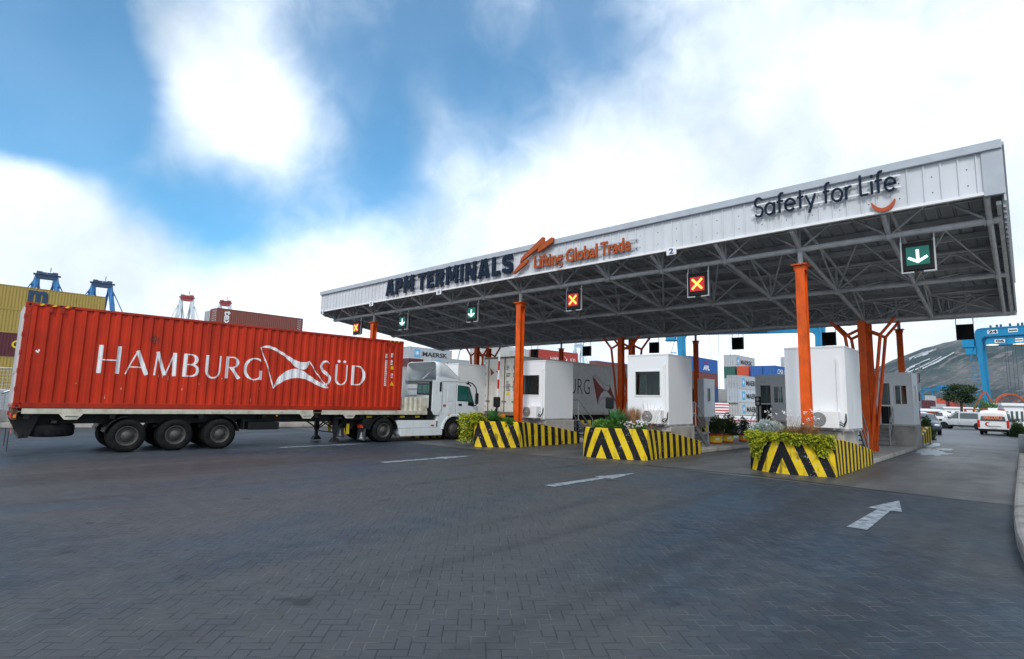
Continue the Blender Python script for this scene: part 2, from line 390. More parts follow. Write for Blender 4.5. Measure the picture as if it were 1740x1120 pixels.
# thin round letters for the motto
THIN = {
 'S': (.50, [arc(.25, .74, .2, .24, 35, 270, 10) + arc(.25, .25, .22, .25, 90, -150, 10)[1:]]),
 'a': (.56, [arc(.26, .30, .24, .30, 0, 360, 18), [(.5, .6), (.5, 0)]]),
 'f': (.34, [[(.14, 0), (.14, .8)] + arc(.28, .82, .14, .16, 180, 60, 6), [(.0, .58), (.32, .58)]]),
 'e': (.56, [[(.03, .31), (.50, .31)] + arc(.26, .30, .24, .30, 3, 320, 16)]),
 't': (.32, [[(.14, 0), (.14, .92)], [(0, .58), (.30, .58)]]),
 'y': (.50, [[(.02, .6), (.25, .05)], [(.48, .6), (.16, -.3)]]),
 'o': (.58, [arc(.28, .30, .25, .30, 0, 360, 18)]),
 'r': (.32, [[(.06, 0), (.06, .6)], [(.06, .36)] + arc(.26, .36, .2, .22, 180, 70, 6)[1:]]),
 'L': (.44, [[(.05, 1), (.05, .035)], [(.05, .035), (.42, .035)]]),
 'i': (.16, [[(.07, 0), (.07, .6)], [(.07, .78), (.07, .90)]]),
}
def thin_word(mb, s, x0, x1, z0, h, y, depth, mi=0):
    gap = .08; tot = sum(THIN[c][0] for c in s) + gap * (len(s) - 1); k = (x1 - x0) / tot; x = 0; e = 0
    for c in s:
        w, st = THIN[c]
        for p in st:
            e = (e + 1) % 7
            v, f = ribbon([((x + a) * k, b * h) for a, b in p], .052, depth + e * .0012)
            mb.mapped(v, f, (x0, y, z0), (1, 0, 0), (0, 0, 1), (0, -1, 0), mi)
        x += w + gap
# flared roman capitals (unit box) for the shipping line's name
def roman(c):
    T, t = .17, .055
    bowl = lambda cx, cy, rx, ry: arc(cx, cy, rx, ry, 90, -90, 14)
    if c == 'H': return [([(.10, 0), (.10, 1)], T), ([(.90, 0), (.90, 1)], T), ([(.12, .48), (.88, .48)], t)]
    if c == 'A': return [([(.02, 0), (.47, 1)], t * 1.1), ([(.93, 0), (.47, 1)], T * 1.05), ([(.16, .31), (.8, .31)], t)]
    if c == 'M': return [([(.06, 0), (.12, 1)], t * 1.3), ([(.12, 1), (.5, .02)], T * .9), ([(.5, .02), (.88, 1)], t * 1.2), ([(.92, 0), (.88, 1)], T)]
    if c == 'U':
        p = [(.10, 1), (.10, .34)] + arc(.5, .34, .40, .33, 180, 360, 14)[1:] + [(.90, 1)]; return [(p, [T, T] + pen(p, T * .9, t * 1.3)[2:10] + [t * 1.5] * (len(p) - 10))]
    if c == 'B':
        p = [(.1, .97)] + bowl(.45, .75, .33, .22) + [(.1, .53)]; q = [(.1, .53)] + bowl(.48, .28, .42, .25) + [(.1, .03)]
        return [([(.10, 0), (.10, 1)], T), (p, pen(p, T, t)), (q, pen(q, T, t))]
    if c == 'R':
        p = [(.1, .97)] + bowl(.42, .74, .36, .235) + [(.1, .505)]
        return [([(.10, 0), (.10, 1)], T), (p, pen(p, T, t)), ([(.38, .50), (.92, 0)], T)]
    if c == 'G':
        p = arc(.56, .5, .52, .48, 52, 318, 22); return [(p, pen(p, T, t)), ([(.92, .02), (.92, .44)], T)]
    if c == 'S':
        p = arc(.5, .74, .38, .24, 40, 180, 10) + [(.24, .60), (.5, .5), (.8, .38)] + arc(.48, .26, .42, .24, 20, -150, 10)
        return [(p, [t * 1.3] * 3 + [.09, .11, .13, .14, .15, .16, .17, .17, .18, .19, .18, .17, .16, .15, .14, .12, .10] + [t * 1.3] * (len(p) - 20))]
    if c == 'D':
        p = [(.1, .97)] + arc(.42, .5, .50, .47, 90, -90, 18) + [(.1, .03)]; return [([(.10, 0), (.10, 1)], T), (p, pen(p, T * 1.05, t))]
    return []
# ------------------------------------------------------------------ ground
def ground_mats():
    # herringbone clay/concrete pavers, laid at 45 degrees to the lanes
    m, nt, N, L, b = nodes('paver')
    pos = N.new('ShaderNodeNewGeometry').outputs['Position']
    u0 = mapping(N, L, pos, (1 / .112, 1 / .112, 1), (0, 0, R_(44)))
    sp = N.new('ShaderNodeSeparateXYZ'); L.new(u0, sp.inputs[0]); u, v = sp.outputs[0], sp.outputs[1]
    A = lambda op, a, b=None, c=None: math_(N, L, op, a, b, c)
    i, j = A('FLOOR', u), A('FLOOR', v); fu, fv = A('FRACT', u), A('FRACT', v)
    k = A('FLOORED_MODULO', A('SUBTRACT', i, j), 4.0)
    d0 = A('MINIMUM', fv, A('SUBTRACT', 1.0, fv)); d1 = A('MINIMUM', fu, A('SUBTRACT', 1.0, fu))
    k1 = A('COMPARE', k, 1.0, .1); k2 = A('COMPARE', k, 2.0, .1); hv = A('LESS_THAN', k, 1.5)
    du = A('ADD', A('MULTIPLY', fu, A('SUBTRACT', 1.0, k1)), A('MULTIPLY', A('SUBTRACT', 1.0, fu), k1))
    dv = A('ADD', A('MULTIPLY', fv, A('SUBTRACT', 1.0, k2)), A('MULTIPLY', A('SUBTRACT', 1.0, fv), k2))
    dh = A('MINIMUM', du, d0); dz = A('MINIMUM', dv, d1)
    dist = A('ADD', A('MULTIPLY', dh, hv), A('MULTIPLY', dz, A('SUBTRACT', 1.0, hv)))
    cid = N.new('ShaderNodeCombineXYZ'); L.new(A('SUBTRACT', i, k1), cid.inputs[0]); L.new(A('SUBTRACT', j, k2), cid.inputs[1])
    wn = N.new('ShaderNodeTexWhiteNoise'); L.new(cid.outputs[0], wn.inputs['Vector'])
    base = mixrgb(N, L, wn.outputs['Value'], (.016, .031, .052), (.032, .050, .072))
    big = noise(N, L, mapping(N, L, pos, (.16, .07, 1)), 1.0, 5, .6, .6)
    base = mixrgb(N, L, math_(N, L, 'MULTIPLY', ramp(N, L, big, .43, .60), .85), base, (.064, .067, .070))
    blu = noise(N, L, mapping(N, L, pos, (.3, .2, 1), loc=(7, 3, 0)), 1.0, 4, .6, .4)
    base = mixrgb(N, L, math_(N, L, 'MULTIPLY', ramp(N, L, blu, .5, .68), .55), base, (.024, .056, .092))
    fine = noise(N, L, pos, 2.2, 8, .7)
    base = mixrgb(N, L, math_(N, L, 'MULTIPLY', ramp(N, L, fine, .5, .75), .4), base, (.045, .045, .048))
    # tyre tracks: dark bands along the lanes
    tr = noise(N, L, mapping(N, L, pos, (.75, .025, 1), (0, 0, R_(4))), 1.0, 4, .55, .3)
    base = mixrgb(N, L, math_(N, L, 'MULTIPLY', ramp(N, L, tr, .48, .64), math_(N, L, 'MULTIPLY_ADD', fine, 1.2, -.15, True)), base, (.020, .024, .030))
    jm = N.new('ShaderNodeMapRange'); L.new(dist, jm.inputs['Value']); jm.inputs['From Min'].default_value = .02; jm.inputs['From Max'].default_value = .05
    jn = noise(N, L, pos, 3.0, 4); jc = mixrgb(N, L, ramp(N, L, jn, .45, .62), (.018, .020, .023), (.105, .106, .104))
    col = mixrgb(N, L, jm.outputs[0], jc, base)
    oil = noise(N, L, pos, 1.7, 3, .5); col = mixrgb(N, L, math_(N, L, 'MULTIPLY', ramp(N, L, oil, .68, .74), .6), col, (.016, .018, .021))
    sp_ = noise(N, L, pos, 26, 2); col = mixrgb(N, L, math_(N, L, 'MULTIPLY', ramp(N, L, sp_, .74, .80), .7), col, (.02, .02, .022))
    L.new(col, b.inputs['Base Color'])
    rg = noise(N, L, mapping(N, L, pos, (.5, .3, 1)), 1.3, 5)
    L.new(math_(N, L, 'MULTIPLY_ADD', rg, .4, .40), b.inputs['Roughness']); b.inputs['Specular IOR Level'].default_value = .27
    h = math_(N, L, 'ADD', math_(N, L, 'MINIMUM', math_(N, L, 'MULTIPLY', dist, 8.0), 1.0), math_(N, L, 'MULTIPLY', wn.outputs['Value'], .35))
    h = math_(N, L, 'ADD', h, math_(N, L, 'MULTIPLY', noise(N, L, pos, 60, 3), .25))
    bp = N.new('ShaderNodeBump'); bp.inputs['Strength'].default_value = .55; bp.inputs['Distance'].default_value = .008
    L.new(h, bp.inputs['Height']); L.new(bp.outputs[0], b.inputs['Normal']); M['paver'] = m
    # lane concrete
    m, nt, N, L, b = nodes('lane_concrete'); pos = N.new('ShaderNodeNewGeometry').outputs['Position']
    n = noise(N, L, pos, 1.2, 7, .65); c = mixrgb(N, L, ramp(N, L, n, .3, .7), (.050, .056, .064), (.092, .095, .098))
    tr = noise(N, L, mapping(N, L, pos, (1.1, .04, 1)), 1.0, 4, .55, .3)
    c = mixrgb(N, L, math_(N, L, 'MULTIPLY', ramp(N, L, tr, .45, .62), .8), c, (.040, .042, .045))
    st = noise(N, L, mapping(N, L, pos, (.4, .25, 1)), 1.4, 6, .6, .8); c = mixrgb(N, L, math_(N, L, 'MULTIPLY', ramp(N, L, st, .5, .68), .6), c, (.05, .052, .055))
    L.new(c, b.inputs['Base Color']); L.new(math_(N, L, 'MULTIPLY_ADD', st, -.5, .75), b.inputs['Roughness'])
    bp = N.new('ShaderNodeBump'); bp.inputs['Strength'].default_value = .25; bp.inputs['Distance'].default_value = .006
    L.new(noise(N, L, pos, 45, 4), bp.inputs['Height']); L.new(bp.outputs[0], b.inputs['Normal']); M['lane'] = m
    m, nt, N, L, b = nodes('asphalt'); pos = N.new('ShaderNodeNewGeometry').outputs['Position']
    n = noise(N, L, mapping(N, L, pos, (.12, .05, 1)), 1.0, 6, .6); c = mixrgb(N, L, ramp(N, L, n, .3, .7), (.055, .068, .085), (.10, .112, .125))
    L.new(c, b.inputs['Base Color']); L.new(math_(N, L, 'MULTIPLY_ADD', n, .5, .25), b.inputs['Roughness']); M['asphalt'] = m
    # worn road paint
    m, nt, N, L, b = nodes('road_paint'); pos = N.new('ShaderNodeNewGeometry').outputs['Position']
    n = noise(N, L, pos, 6, 7, .7); c = mixrgb(N, L, ramp(N, L, n, .40, .66), (.27, .32, .37), (.075, .09, .105))
    L.new(c, b.inputs['Base Color']); b.inputs['Roughness'].default_value = .6; M['paint'] = m
    m, nt, N, L, b = nodes('pale_patch_colour'); b.inputs['Base Color'].default_value = (.42, .50, .56, 1); b.inputs['Roughness'].default_value = .5; M['palepatch'] = m  # one flat pale colour for the irregular ground patches
    m, nt, N, L, b = nodes('standing_water'); b.inputs['Base Color'].default_value = (.02, .024, .03, 1); b.inputs['Roughness'].default_value = .03
    b.inputs['Specular IOR Level'].default_value = .7; M['water'] = m
    # striped planter paint (UV: u along the wall, v height)
    m, nt, N, L, b = nodes('hazard_stripes'); uv = N.new('ShaderNodeTexCoord').outputs['UV']
    sp = N.new('ShaderNodeSeparateXYZ'); L.new(uv, sp.inputs[0]); pos = N.new('ShaderNodeNewGeometry').outputs['Position']
    fr = math_(N, L, 'FRACT', sp.outputs[0]); st = math_(N, L, 'GREATER_THAN', fr, .5)
    n = noise(N, L, pos, 5, 6, .65)
    ye = mixrgb(N, L, ramp(N, L, n, .35, .7), (.74, .53, .015), (.60, .42, .02)); bl = mixrgb(N, L, n, (.006, .007, .010), (.016, .016, .020))
    c = mixrgb(N, L, st, bl, ye)
    chip = noise(N, L, pos, 13, 5, .7); big = noise(N, L, pos, 1.1, 3)
    cm = math_(N, L, 'MULTIPLY', ramp(N, L, chip, .60, .64), ramp(N, L, big, .42, .56))
    c = mixrgb(N, L, math_(N, L, 'MULTIPLY', cm, .8), c, (.46, .46, .44))
    dn = noise(N, L, mapping(N, L, pos, (2.5, 2.5, .8)), 2, 6, .6); c = mixrgb(N, L, math_(N, L, 'MULTIPLY', ramp(N, L, dn, .54, .68), .7), c, (.018, .017, .015))
    L.new(c, b.inputs['Base Color']); b.inputs['Roughness'].default_value = .55; b.inputs['Specular IOR Level'].default_value = .15
    bp = N.new('ShaderNodeBump'); bp.inputs['Strength'].default_value = .3; bp.inputs['Distance'].default_value = .01
    L.new(chip, bp.inputs['Height']); L.new(bp.outputs[0], b.inputs['Normal']); M['stripes'] = m
ground_mats()
def sheet(name, mat_, pts, z):
    mb = MB(); mb.add([(x, y, z) for x, y in pts], [tuple(range(len(pts)))]); return struct(mb.build(name, mat_, recalc=False))
sheet('ground', 'asphalt', [(-1500, -300), (3200, -300), (3200, 2200), (-1500, 2200)], -.008)
sheet('paving', 'paver', [(-36, -25), (8, -25), (8, 15.2), (-36, 15.2)], 0)
sheet('lane_pavement', 'lane', [(-36, 15.2), (-24, 14.4), (-16.4, 14.3), (-11, 14.9), (-5.5, 15.6), (-3, 15.3), (.5, 15.1), (.5, 41), (-36, 41)], .004)
def arrow_poly(x, y0, y1, w=.125, hw=.27):
    hb = y1 - 1.5
    return [(x - w * 1.1, y0), (x + w * 1.1, y0), (x + w * .8, hb), (x + hw, hb), (x + .02, y1), (x - hw, hb), (x - w * .8, hb)]
for (x, y0, y1) in ((-2.05, 10.15, 13.9), (-7.75, 9.7, 13.3), (-13.45, 9.3, 12.9), (-19.2, 9.0, 12.6)):
    sheet('lane_arrow', 'paint', arrow_poly(x, y0, y1), .008)
for a, b_ in (((1600, 737), (1662, 743)), ((1582, 743), (1602, 745)), ((1718, 764), (1732, 765))):
    p, q = P(*a, Z=0), P(*b_, Z=0); sheet('lane_line', 'paint', [(p.x, p.y), (q.x, q.y), (q.x, q.y + .5), (p.x, p.y + .5)], .008)
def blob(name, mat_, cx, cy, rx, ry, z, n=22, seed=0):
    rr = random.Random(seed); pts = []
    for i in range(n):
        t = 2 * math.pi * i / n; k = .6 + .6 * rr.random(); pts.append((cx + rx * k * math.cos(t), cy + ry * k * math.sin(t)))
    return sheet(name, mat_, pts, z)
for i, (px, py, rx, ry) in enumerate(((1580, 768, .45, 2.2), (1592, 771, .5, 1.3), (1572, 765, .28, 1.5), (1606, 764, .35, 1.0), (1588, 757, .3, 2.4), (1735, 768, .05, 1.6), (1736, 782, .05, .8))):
    c = P(px, py, Z=0); blob('pale_patch', 'palepatch', c.x, c.y, rx, ry, .0085 + i * .0012, seed=i)  # irregular pale patches laid just above the ground
# ------------------------------------------------------------------ canopy over the toll lanes
X0, X1, YF, YM, YR = -31.1, -.03, 16.5, 26.0, 35.5
COLX = (-4.6, -15.62, -26.65)
def zb(y): return 5.36 + .126 * abs(y - YM)            # bottom chords of the V-shaped roof
def zs(y): return zb(y) + 1.12                         # sheeting
def canopy():
    t = thing('toll_canopy', 'wide white and grey steel canopy with V-shaped roof spanning the toll lanes', 'canopy', (0, 0, 0))
    # front fascia: sheets with standing ribs, top flashing, bottom trim
    def ribs(mb, x0, x1, y, z0, z1, out, step=.335):
        n = int((x1 - x0) / step)
        for i in range(n + 1):
            x = x0 + .12 + i * step
            if x + .03 < x1: mb.box(x, x + .028, min(y, y + out * .035), max(y, y + out * .035), z0, z1)
            xm = x + step / 2
            for dz in (.22, .62, .98):
                if xm < x1 and i % 2 == 0: mb.box(xm - .012, xm + .012, min(y, y + out * .008), max(y, y + out * .008), z0 + dz, z0 + dz + .022, 1)
    ff = MB(); ff.box(X0, X1 - .36, YF, YF + .05, 6.90, 7.86); ribs(ff, X0, X1 - .36, YF, 6.9, 7.86, -1); ff.build('front_fascia', ['fascia', 'black'], t)
    MB().box(X0 - .02, X1 + .02, YF - .11, YF + .12, 7.865, 8.08).build('top_flashing', 'flash', t, bevel=.015)
    MB().box(X0, X1 - .36, YF - .05, YF + .05, 6.83, 6.897).build('bottom_trim', 'white2', t)
    MB().box(X1 - .358, X1 + .01, YF - .05, YF + .055, 6.80, 7.862).build('corner_flashing', 'flash', t)
    rf = MB(); rf.box(X0, X1, YR - .05, YR, 6.45, 8.0); ribs(rf, X0, X1, YR, 6.45, 8.0, 1); rf.build('rear_fascia', ['fascia', 'black'], t)
    MB().box(X0 - .02, X1 + .02, YR - .1, YR + .1, 8.003, 8.1).build('top_flashing', 'flash', t)
    for x, nm, o in ((X0, 'side_fascia', -1), (X1, 'side_fascia', 1)):
        sf = MB(); xa, xb = (x - .02, x + .02)
        sf.prism([(YF + .13, zb(YF) + .12), (YM, zb(YM) - .06), (YR - .13, zb(YR) + .02), (YR - .13, 8.0), (YF + .13, 8.0)], 'x', xa, xb)
        for i in range(56):
            y = YF + .3 + i * .335
            if y < YR - .2: sf.box(min(x, x - o * .055), max(x, x - o * .055), y, y + .03, zb(y) + .05, 8.0)
        sf.build(nm, ['fascia'], t)
        MB().box(x - .06, x + .06, YF + .125, YR - .125, 8.003, 8.085).build('side_flashing', 'flash', t)
        MB().beam((x - o * .12, YF + .2, zb(YF) + .1), (x - o * .12, YM, zb(YM) - .01), .09, .09).beam((x - o * .12, YM, zb(YM) - .01), (x - o * .12, YR - .2, zb(YR) + .1), .09, .09).build('edge_rail', 'steel', t)
    # two sloping decks with ribs
    for y0, y1 in ((YF + .06, YM), (YM, YR - .06)):
        mb = MB(); z0, z1 = zs(y0), zs(y1)
        prof = []; x = X0 + .03
        while x < X1 - .03:
            prof += [(x, 0), (x + .26, 0), (x + .285, .05), (x + .32, .05)]; x += .345
        v = []
        for px_, dz in prof: v += [(min(px_, X1 - .03), y0, z0 + dz), (min(px_, X1 - .03), y1, z1 + dz)]
        mb.add(v, [(2 * i, 2 * i + 1, 2 * i + 3, 2 * i + 2) for i in range(len(prof) - 1)])
        o = mb.build('roof_deck', 'sheet', t, recalc=False)
        sd_ = o.modifiers.new('thick', 'SOLIDIFY'); sd_.thickness = .012
    # purlins under the decks
    for i, y in enumerate([16.9, 18.2, 19.55, 20.9, 22.2, 23.5, 24.8, 27.2, 28.5, 29.8, 31.1, 32.45, 33.8, 35.1]):
        mb = MB(); mb.box(X0 + .1, X1 - .1, y - .03, y + .03, zs(y) - .19, zs(y) - .03); mb.box(X0 + .1, X1 - .1, y - .03, y + .09, zs(y) - .194, zs(y) - .186)
        mb.build('purlin', 'steel', t)
    # trusses along the canopy
    chords = (17.4, 21.7, 26.0, 30.3, 34.6); fx = [-.35] + [-2.4 - 2.204 * k for k in range(13)] + [-30.75]
    for y in chords:
        mb = MB(); z = zb(y); zt = zs(y) - .26
        mb.tube((X0 + .1, y, z), (X1 - .1, y, z), .085, 10)
        for x in fx:
            mb.tube((x - .05, y, z), (x + .05, y, z), .125, 10); mb.tube((x - .1, y, z), (x - .08, y, z), .125, 10)
        mb.tube((X0 + .1, y, zt), (X1 - .1, y, zt), .05, 8)
        for k in range(len(fx) - 1):
            a, b = fx[k], fx[k + 1]
            mb.tube((a, y, z), (a, y, zt), .042, 6); m_ = (a + b) / 2
            if y == YM:
                mb.tube((a, y, z), (b, y, zt), .036, 6); mb.tube((a, y + .09, zt), (b, y + .09, z), .036, 6); mb.tube((m_, y + .04, z), (m_, y + .04, zt), .03, 6)
            else:
                mb.tube((a, y, z), (m_, y, zt), .034, 6); mb.tube((b, y, z), (m_, y, zt), .034, 6)
        mb.build('long_truss', 'steel', t)
    # trusses across the canopy
    for x in fx[0:]:
        mb = MB()
        for s in (1, -1):
            ys = [YM - s * d for d in (8.6, 6.45, 4.3, 2.15, 0)]; ye = YM - s * 9.4
            mb.tube((x, ye, zb(ye) + .28), (x, ys[0], zb(ys[0])), .062, 8)
            mb.tube((x, ys[0], zb(ys[0])), (x, ys[4], zb(ys[4])), .062, 8)
            mb.tube((x, ye, zs(ye) - .26), (x, ys[4], zs(ys[4]) - .26), .05, 8)
            for k in range(4):
                lo, hi = (ys[k], ys[k + 1]) if k % 2 == 0 else (ys[k + 1], ys[k])
                mb.tube((x, lo, zb(lo)), (x, hi, zs(hi) - .26), .034, 6)
                mb.tube((x, hi, zb(hi)), (x, hi, zs(hi) - .26), .03, 6)
            mb.tube((x, ye, zs(ye) - .26), (x, ys[0], zb(ys[0])), .034, 6)
            # slanting roof bracing either side
            for dx in (-1.1, 1.1):
                if X0 + .2 < x + dx < X1 - .2: mb.tube((x, ys[0], zb(ys[0])), (x + dx, ys[1], zs(ys[1]) - .24), .028, 6); mb.tube((x, ys[2], zb(ys[2])), (x + dx, ys[1], zs(ys[1]) - .24), .028, 6); mb.tube((x, ys[2], zb(ys[2])), (x + dx, ys[3], zs(ys[3]) - .24), .028, 6)
        mb.build('cross_truss', 'steel', t)
    # columns
    def hcol(mb, x, y, z0, z1, w=.25, d=.27):
        mb.box(x - w / 2, x + w / 2, y - d / 2, y - d / 2 + .022, z0, z1); mb.box(x - w / 2, x + w / 2, y + d / 2 - .022, y + d / 2, z0, z1)
        mb.box(x - .012, x + .012, y - d / 2 + .022, y + d / 2 - .022, z0, z1)
    for x in COLX:
        for y in (17.4, 34.6):
            mb = MB(); hcol(mb, x, y, .15, 5.95); mb.box(x - .21, x + .21, y - .22, y + .22, 5.95, 5.985); mb.box(x - .2, x + .2, y - .2, y + .2, .15, .19)
            for k in (-1, 1):
                mb.box(x + k * .145 - .012, x + k * .145 + .012, y - .14, y + .14, 5.80, 5.95)
            c = mb.build('column', 'orange', t)
            MB().tube((x, y, 5.985), (x, y, zb(y) - .04), .075, 10).build('column_neck', 'steel', c)
        mb = MB()
        for y in (25.45, 26.55):
            hcol(mb, x, y, .15, 5.30, .27, .26)
        mb.box(x - .05, x + .05, 25.6, 26.4, 4.7, 4.8); mb.box(x - .05, x + .05, 25.6, 26.4, 2.4, 2.5)
        c = mb.build('tree_column', 'orange', t)
        for y in (25.45, 26.55):
            for s in (-1, 1):
                b = MB(); f = (x + s * .60, y, 4.72)
                b.tube((x + s * .05, y, .2), f, .062, 8); b.tube(f, (x + s * .13, y, 4.95), .058, 8); b.tube(f, (x + s * 1.10, y, 5.34), .058, 8)
                b.build('branch_strut', 'orange', c)
    return t
canopy()
# lettering on the fascia
def signs():
    yb = YF - .14
    def rails(mb, x0, x1, zz, mi):
        for z in zz: mb.box(x0, x1, YF - .10, YF - .075, z - .02, z + .02, mi)
        n = max(2, int((x1 - x0) / 1.0))
        for i in range(n + 1):
            x = x0 + .1 + (x1 - x0 - .2) * i / n
            for z in zz: mb.box(x - .02, x + .02, YF - .078, YF + .0, z - .015, z + .015, mi)
    t = thing('lettering_sign', 'large dark blue block letters APM TERMINALS on the canopy fascia', 'sign', (-19.6, YF - .1, 6.9))
    off = Vector((19.6, -(YF - .1), -6.9))
    def child(mb, name, mats, par, o=off):
        ob = mb.build(name, mats, par); ob.data.transform(Matrix.Translation(o)); return ob
    block_word(None, 'APM', -24.15, -21.78, 7.03, .84, YF - .10, .06, each=lambda a: child(a, 'letter', 'navy', t))
    block_word(None, 'TERMINALS', -21.46, -15.15, 7.03, .84, YF - .10, .06, each=lambda a: child(a, 'letter', 'navy', t))
    r = MB(); rails(r, -24.1, -15.2, (7.25, 7.68), 0); child(r, 'fixing_rail', 'flash', t)
    t = thing('lettering_sign', 'orange letters Lifting Global Trade beside slanting orange bars on the fascia', 'sign', (-12.3, YF - .1, 6.9)); o2 = Vector((12.3, -(YF - .1), -6.9))
    a = MB()
    for s, x0, x1 in (('Lifting', -14.02, -12.60), ('Global', -12.44, -11.03), ('Trade', -10.90, -9.66)):
        a = MB(); v, f = text(s, .52, x1 - x0, .06, .018); a.mapped(v, f, (x0, YF - .10, 7.05), (1, 0, 0), (0, 0, 1), (0, -1, 0)); child(a, 'lettering', 'letter_orange', t, o2)
    for poly in ([(-14.70, 7.36), (-14.62, 7.56), (-13.55, 8.22), (-13.46, 8.20), (-13.48, 7.95)], [(-13.76, 7.62), (-13.74, 7.85), (-13.08, 8.13), (-13.0, 8.10), (-13.02, 7.92)], [(-15.12, 6.95), (-14.98, 6.95), (-14.30, 7.32), (-14.28, 7.43), (-14.68, 7.33)]):
        b = MB(); b.prism(poly, 'y', YF - .24, YF - .135); child(b, 'emblem_bar', 'letter_orange', t, o2)
    r = MB(); rails(r, -14.1, -9.4, (7.14, 7.42), 0); child(r, 'fixing_rail', 'flash', t, o2)
    t = thing('lettering_sign', 'thin black motto Safety for Life with red smile curve on fascia', 'sign', (-3.8, YF - .1, 6.9)); o3 = Vector((3.8, -(YF - .1), -6.9))
    for s, x0, x1 in (('Safety', -5.52, -3.88), ('for', -3.70, -3.02), ('Life', -2.84, -2.03)): a = MB(); thin_word(a, s, x0, x1, 7.35, .57, YF - .10, .05); child(a, 'lettering', 'navy', t, o3)
    sm = MB(); p = arc(-2.345, 7.25, .27, .36, 200, 340, 14); v, f = ribbon(p, [.03, .05, .07, .085, .095, .1, .1, .1, .1, .1, .095, .085, .07, .05, .03], .05, 0)
    sm.mapped([(q[0], q[1], q[2]) for q in v], f, (0, YF - .06, 0), (1, 0, 0), (0, 0, 1), (0, -1, 0)); child(sm, 'smile', 'smile', t, o3)
    r = MB(); rails(r, -5.6, -1.95, (7.42, 7.72), 0); child(r, 'fixing_rail', 'white2', t, o3)
    # lane number plates on the lower edge
    for n, x, lab in (('2', -8.18, 'small white plate with blue figure 2 under the canopy fascia'), ('4', -19.9, 'small white plate with blue figure 4 under the fascia below block letters'), ('5', -25.5, 'small white plate with figure 5 near the left canopy end'), ('6', -30.75, 'small white plate with figure 6 at the left canopy corner')):
        t = thing('number_plate', lab, 'sign', (x, YF - .09, 6.78), 0, 'lane number plates under the canopy')
        MB().box(-.17, .17, -.012, .012, -.12, .14).build('plate', 'signwhite', t)
        v, f = text(n, .19, None, 0, .03, align='CENTER'); MB().mapped(v, f, (0, -.016, -.09), (1.35, 0, 0), (0, 0, 1)).build('figure', 'textblue', t)
signs()
# lane signals
def signal(x, kind, label):
    y = 17.4; t = thing('lane_signal', label, 'signal', (x, y, 5.42), 0, 'lit lane signals under the canopy front')
    MB().box(-.33, .33, -.10, .12, 0, .74).build('housing', 'black', t, bevel=.015)
    for s in (-1, 1):
        fr = MB(); fr.box(min(s * .37, s * .335), max(s * .37, s * .335), -.06, .02, -.02, .80); fr.box(min(s * .37, s * .10), max(s * .37, s * .10), -.061, .021, -.055, -.0201); fr.tube((s * .352, -.02, .78), (s * .352, 0, zb(y) - 5.42 - .05), .018, 8); fr.build('hanger_bracket', 'alu', t)
    p = MB().box(-.245, .245, -.118, -.102, .13, .61).build('display', 'panel_green' if kind == 'down' else 'panel_red', t)
    a = MB()
    if kind == 'down':
        for k, (pts, w) in enumerate((([(0, .53), (0, .25)], .062), ([(-.20, .335), (0, .21), (.20, .335)], .062))):
            v, f = ribbon(pts, w, 0); a.mapped(v, f, (0, -.122 - k * .001, 0), (1, 0, 0), (0, 0, 1))
        a.build('arrow', 'led_green', p)
    else:
        for k, pts in enumerate(([(-.17, .54), (.17, .20)], [(.17, .54), (-.17, .20)])):
            v, f = ribbon(pts, .085, 0); a.mapped(v, f, (0, -.122 - k * .001, 0), (1, 0, 0), (0, 0, 1))
            v, f = ribbon(pts, .038, 0); a.mapped(v, f, (0, -.125 - k * .001, 0), (1, 0, 0), (0, 0, 1), mi=1)
        a.build('cross', ['led_red', 'led_yel'], p)
for x, k, l in ((-1.8, 'down', 'green arrow lane signal hanging nearest the right canopy end'), (-7.72, 'cross', 'red cross lane signal between the right and the middle front columns, right of its twin'),
                (-12.78, 'cross', 'red cross lane signal just right of the middle front orange column'), (-18.56, 'down', 'green arrow lane signal just left of the middle front column'),
                (-23.85, 'down', 'green arrow lane signal just right of the left front column'), (-28.3, 'cross', 'small red cross lane signal left of the leftmost front column')): signal(x, k, l)
for x, l in ((-1.95, 'rightmost black display back hanging under the rear eave beside the blue crane'), (-7.85, 'black display back hanging under the rear eave above the nearest white booth'), (-12.9, 'greenish black display back under the rear eave above grey containers'),
             (-18.6, 'black display back under the rear eave above the middle white booth'), (-24.2, 'black display back under the rear eave left of the middle tree column'), (-29.4, 'leftmost black display back in front of the distant red container')):
    t = thing('lane_display', l, 'signal', (x, 34.6, 5.3), 0, 'display backs under the canopy rear')
    b = MB().box(-.34, .34, -.12, .10, 0, .74); b.box(-.2, .2, -.16, -.12, .1, .6); b.build('housing', 'black', t, bevel=.015)
    [MB().tube((s * .33, 0, .7), (s * .33, 0, zb(34.6) - 5.3 - .05), .018, 8).build('hanger_rod', 'steel', t) for s in (-1, 1)]
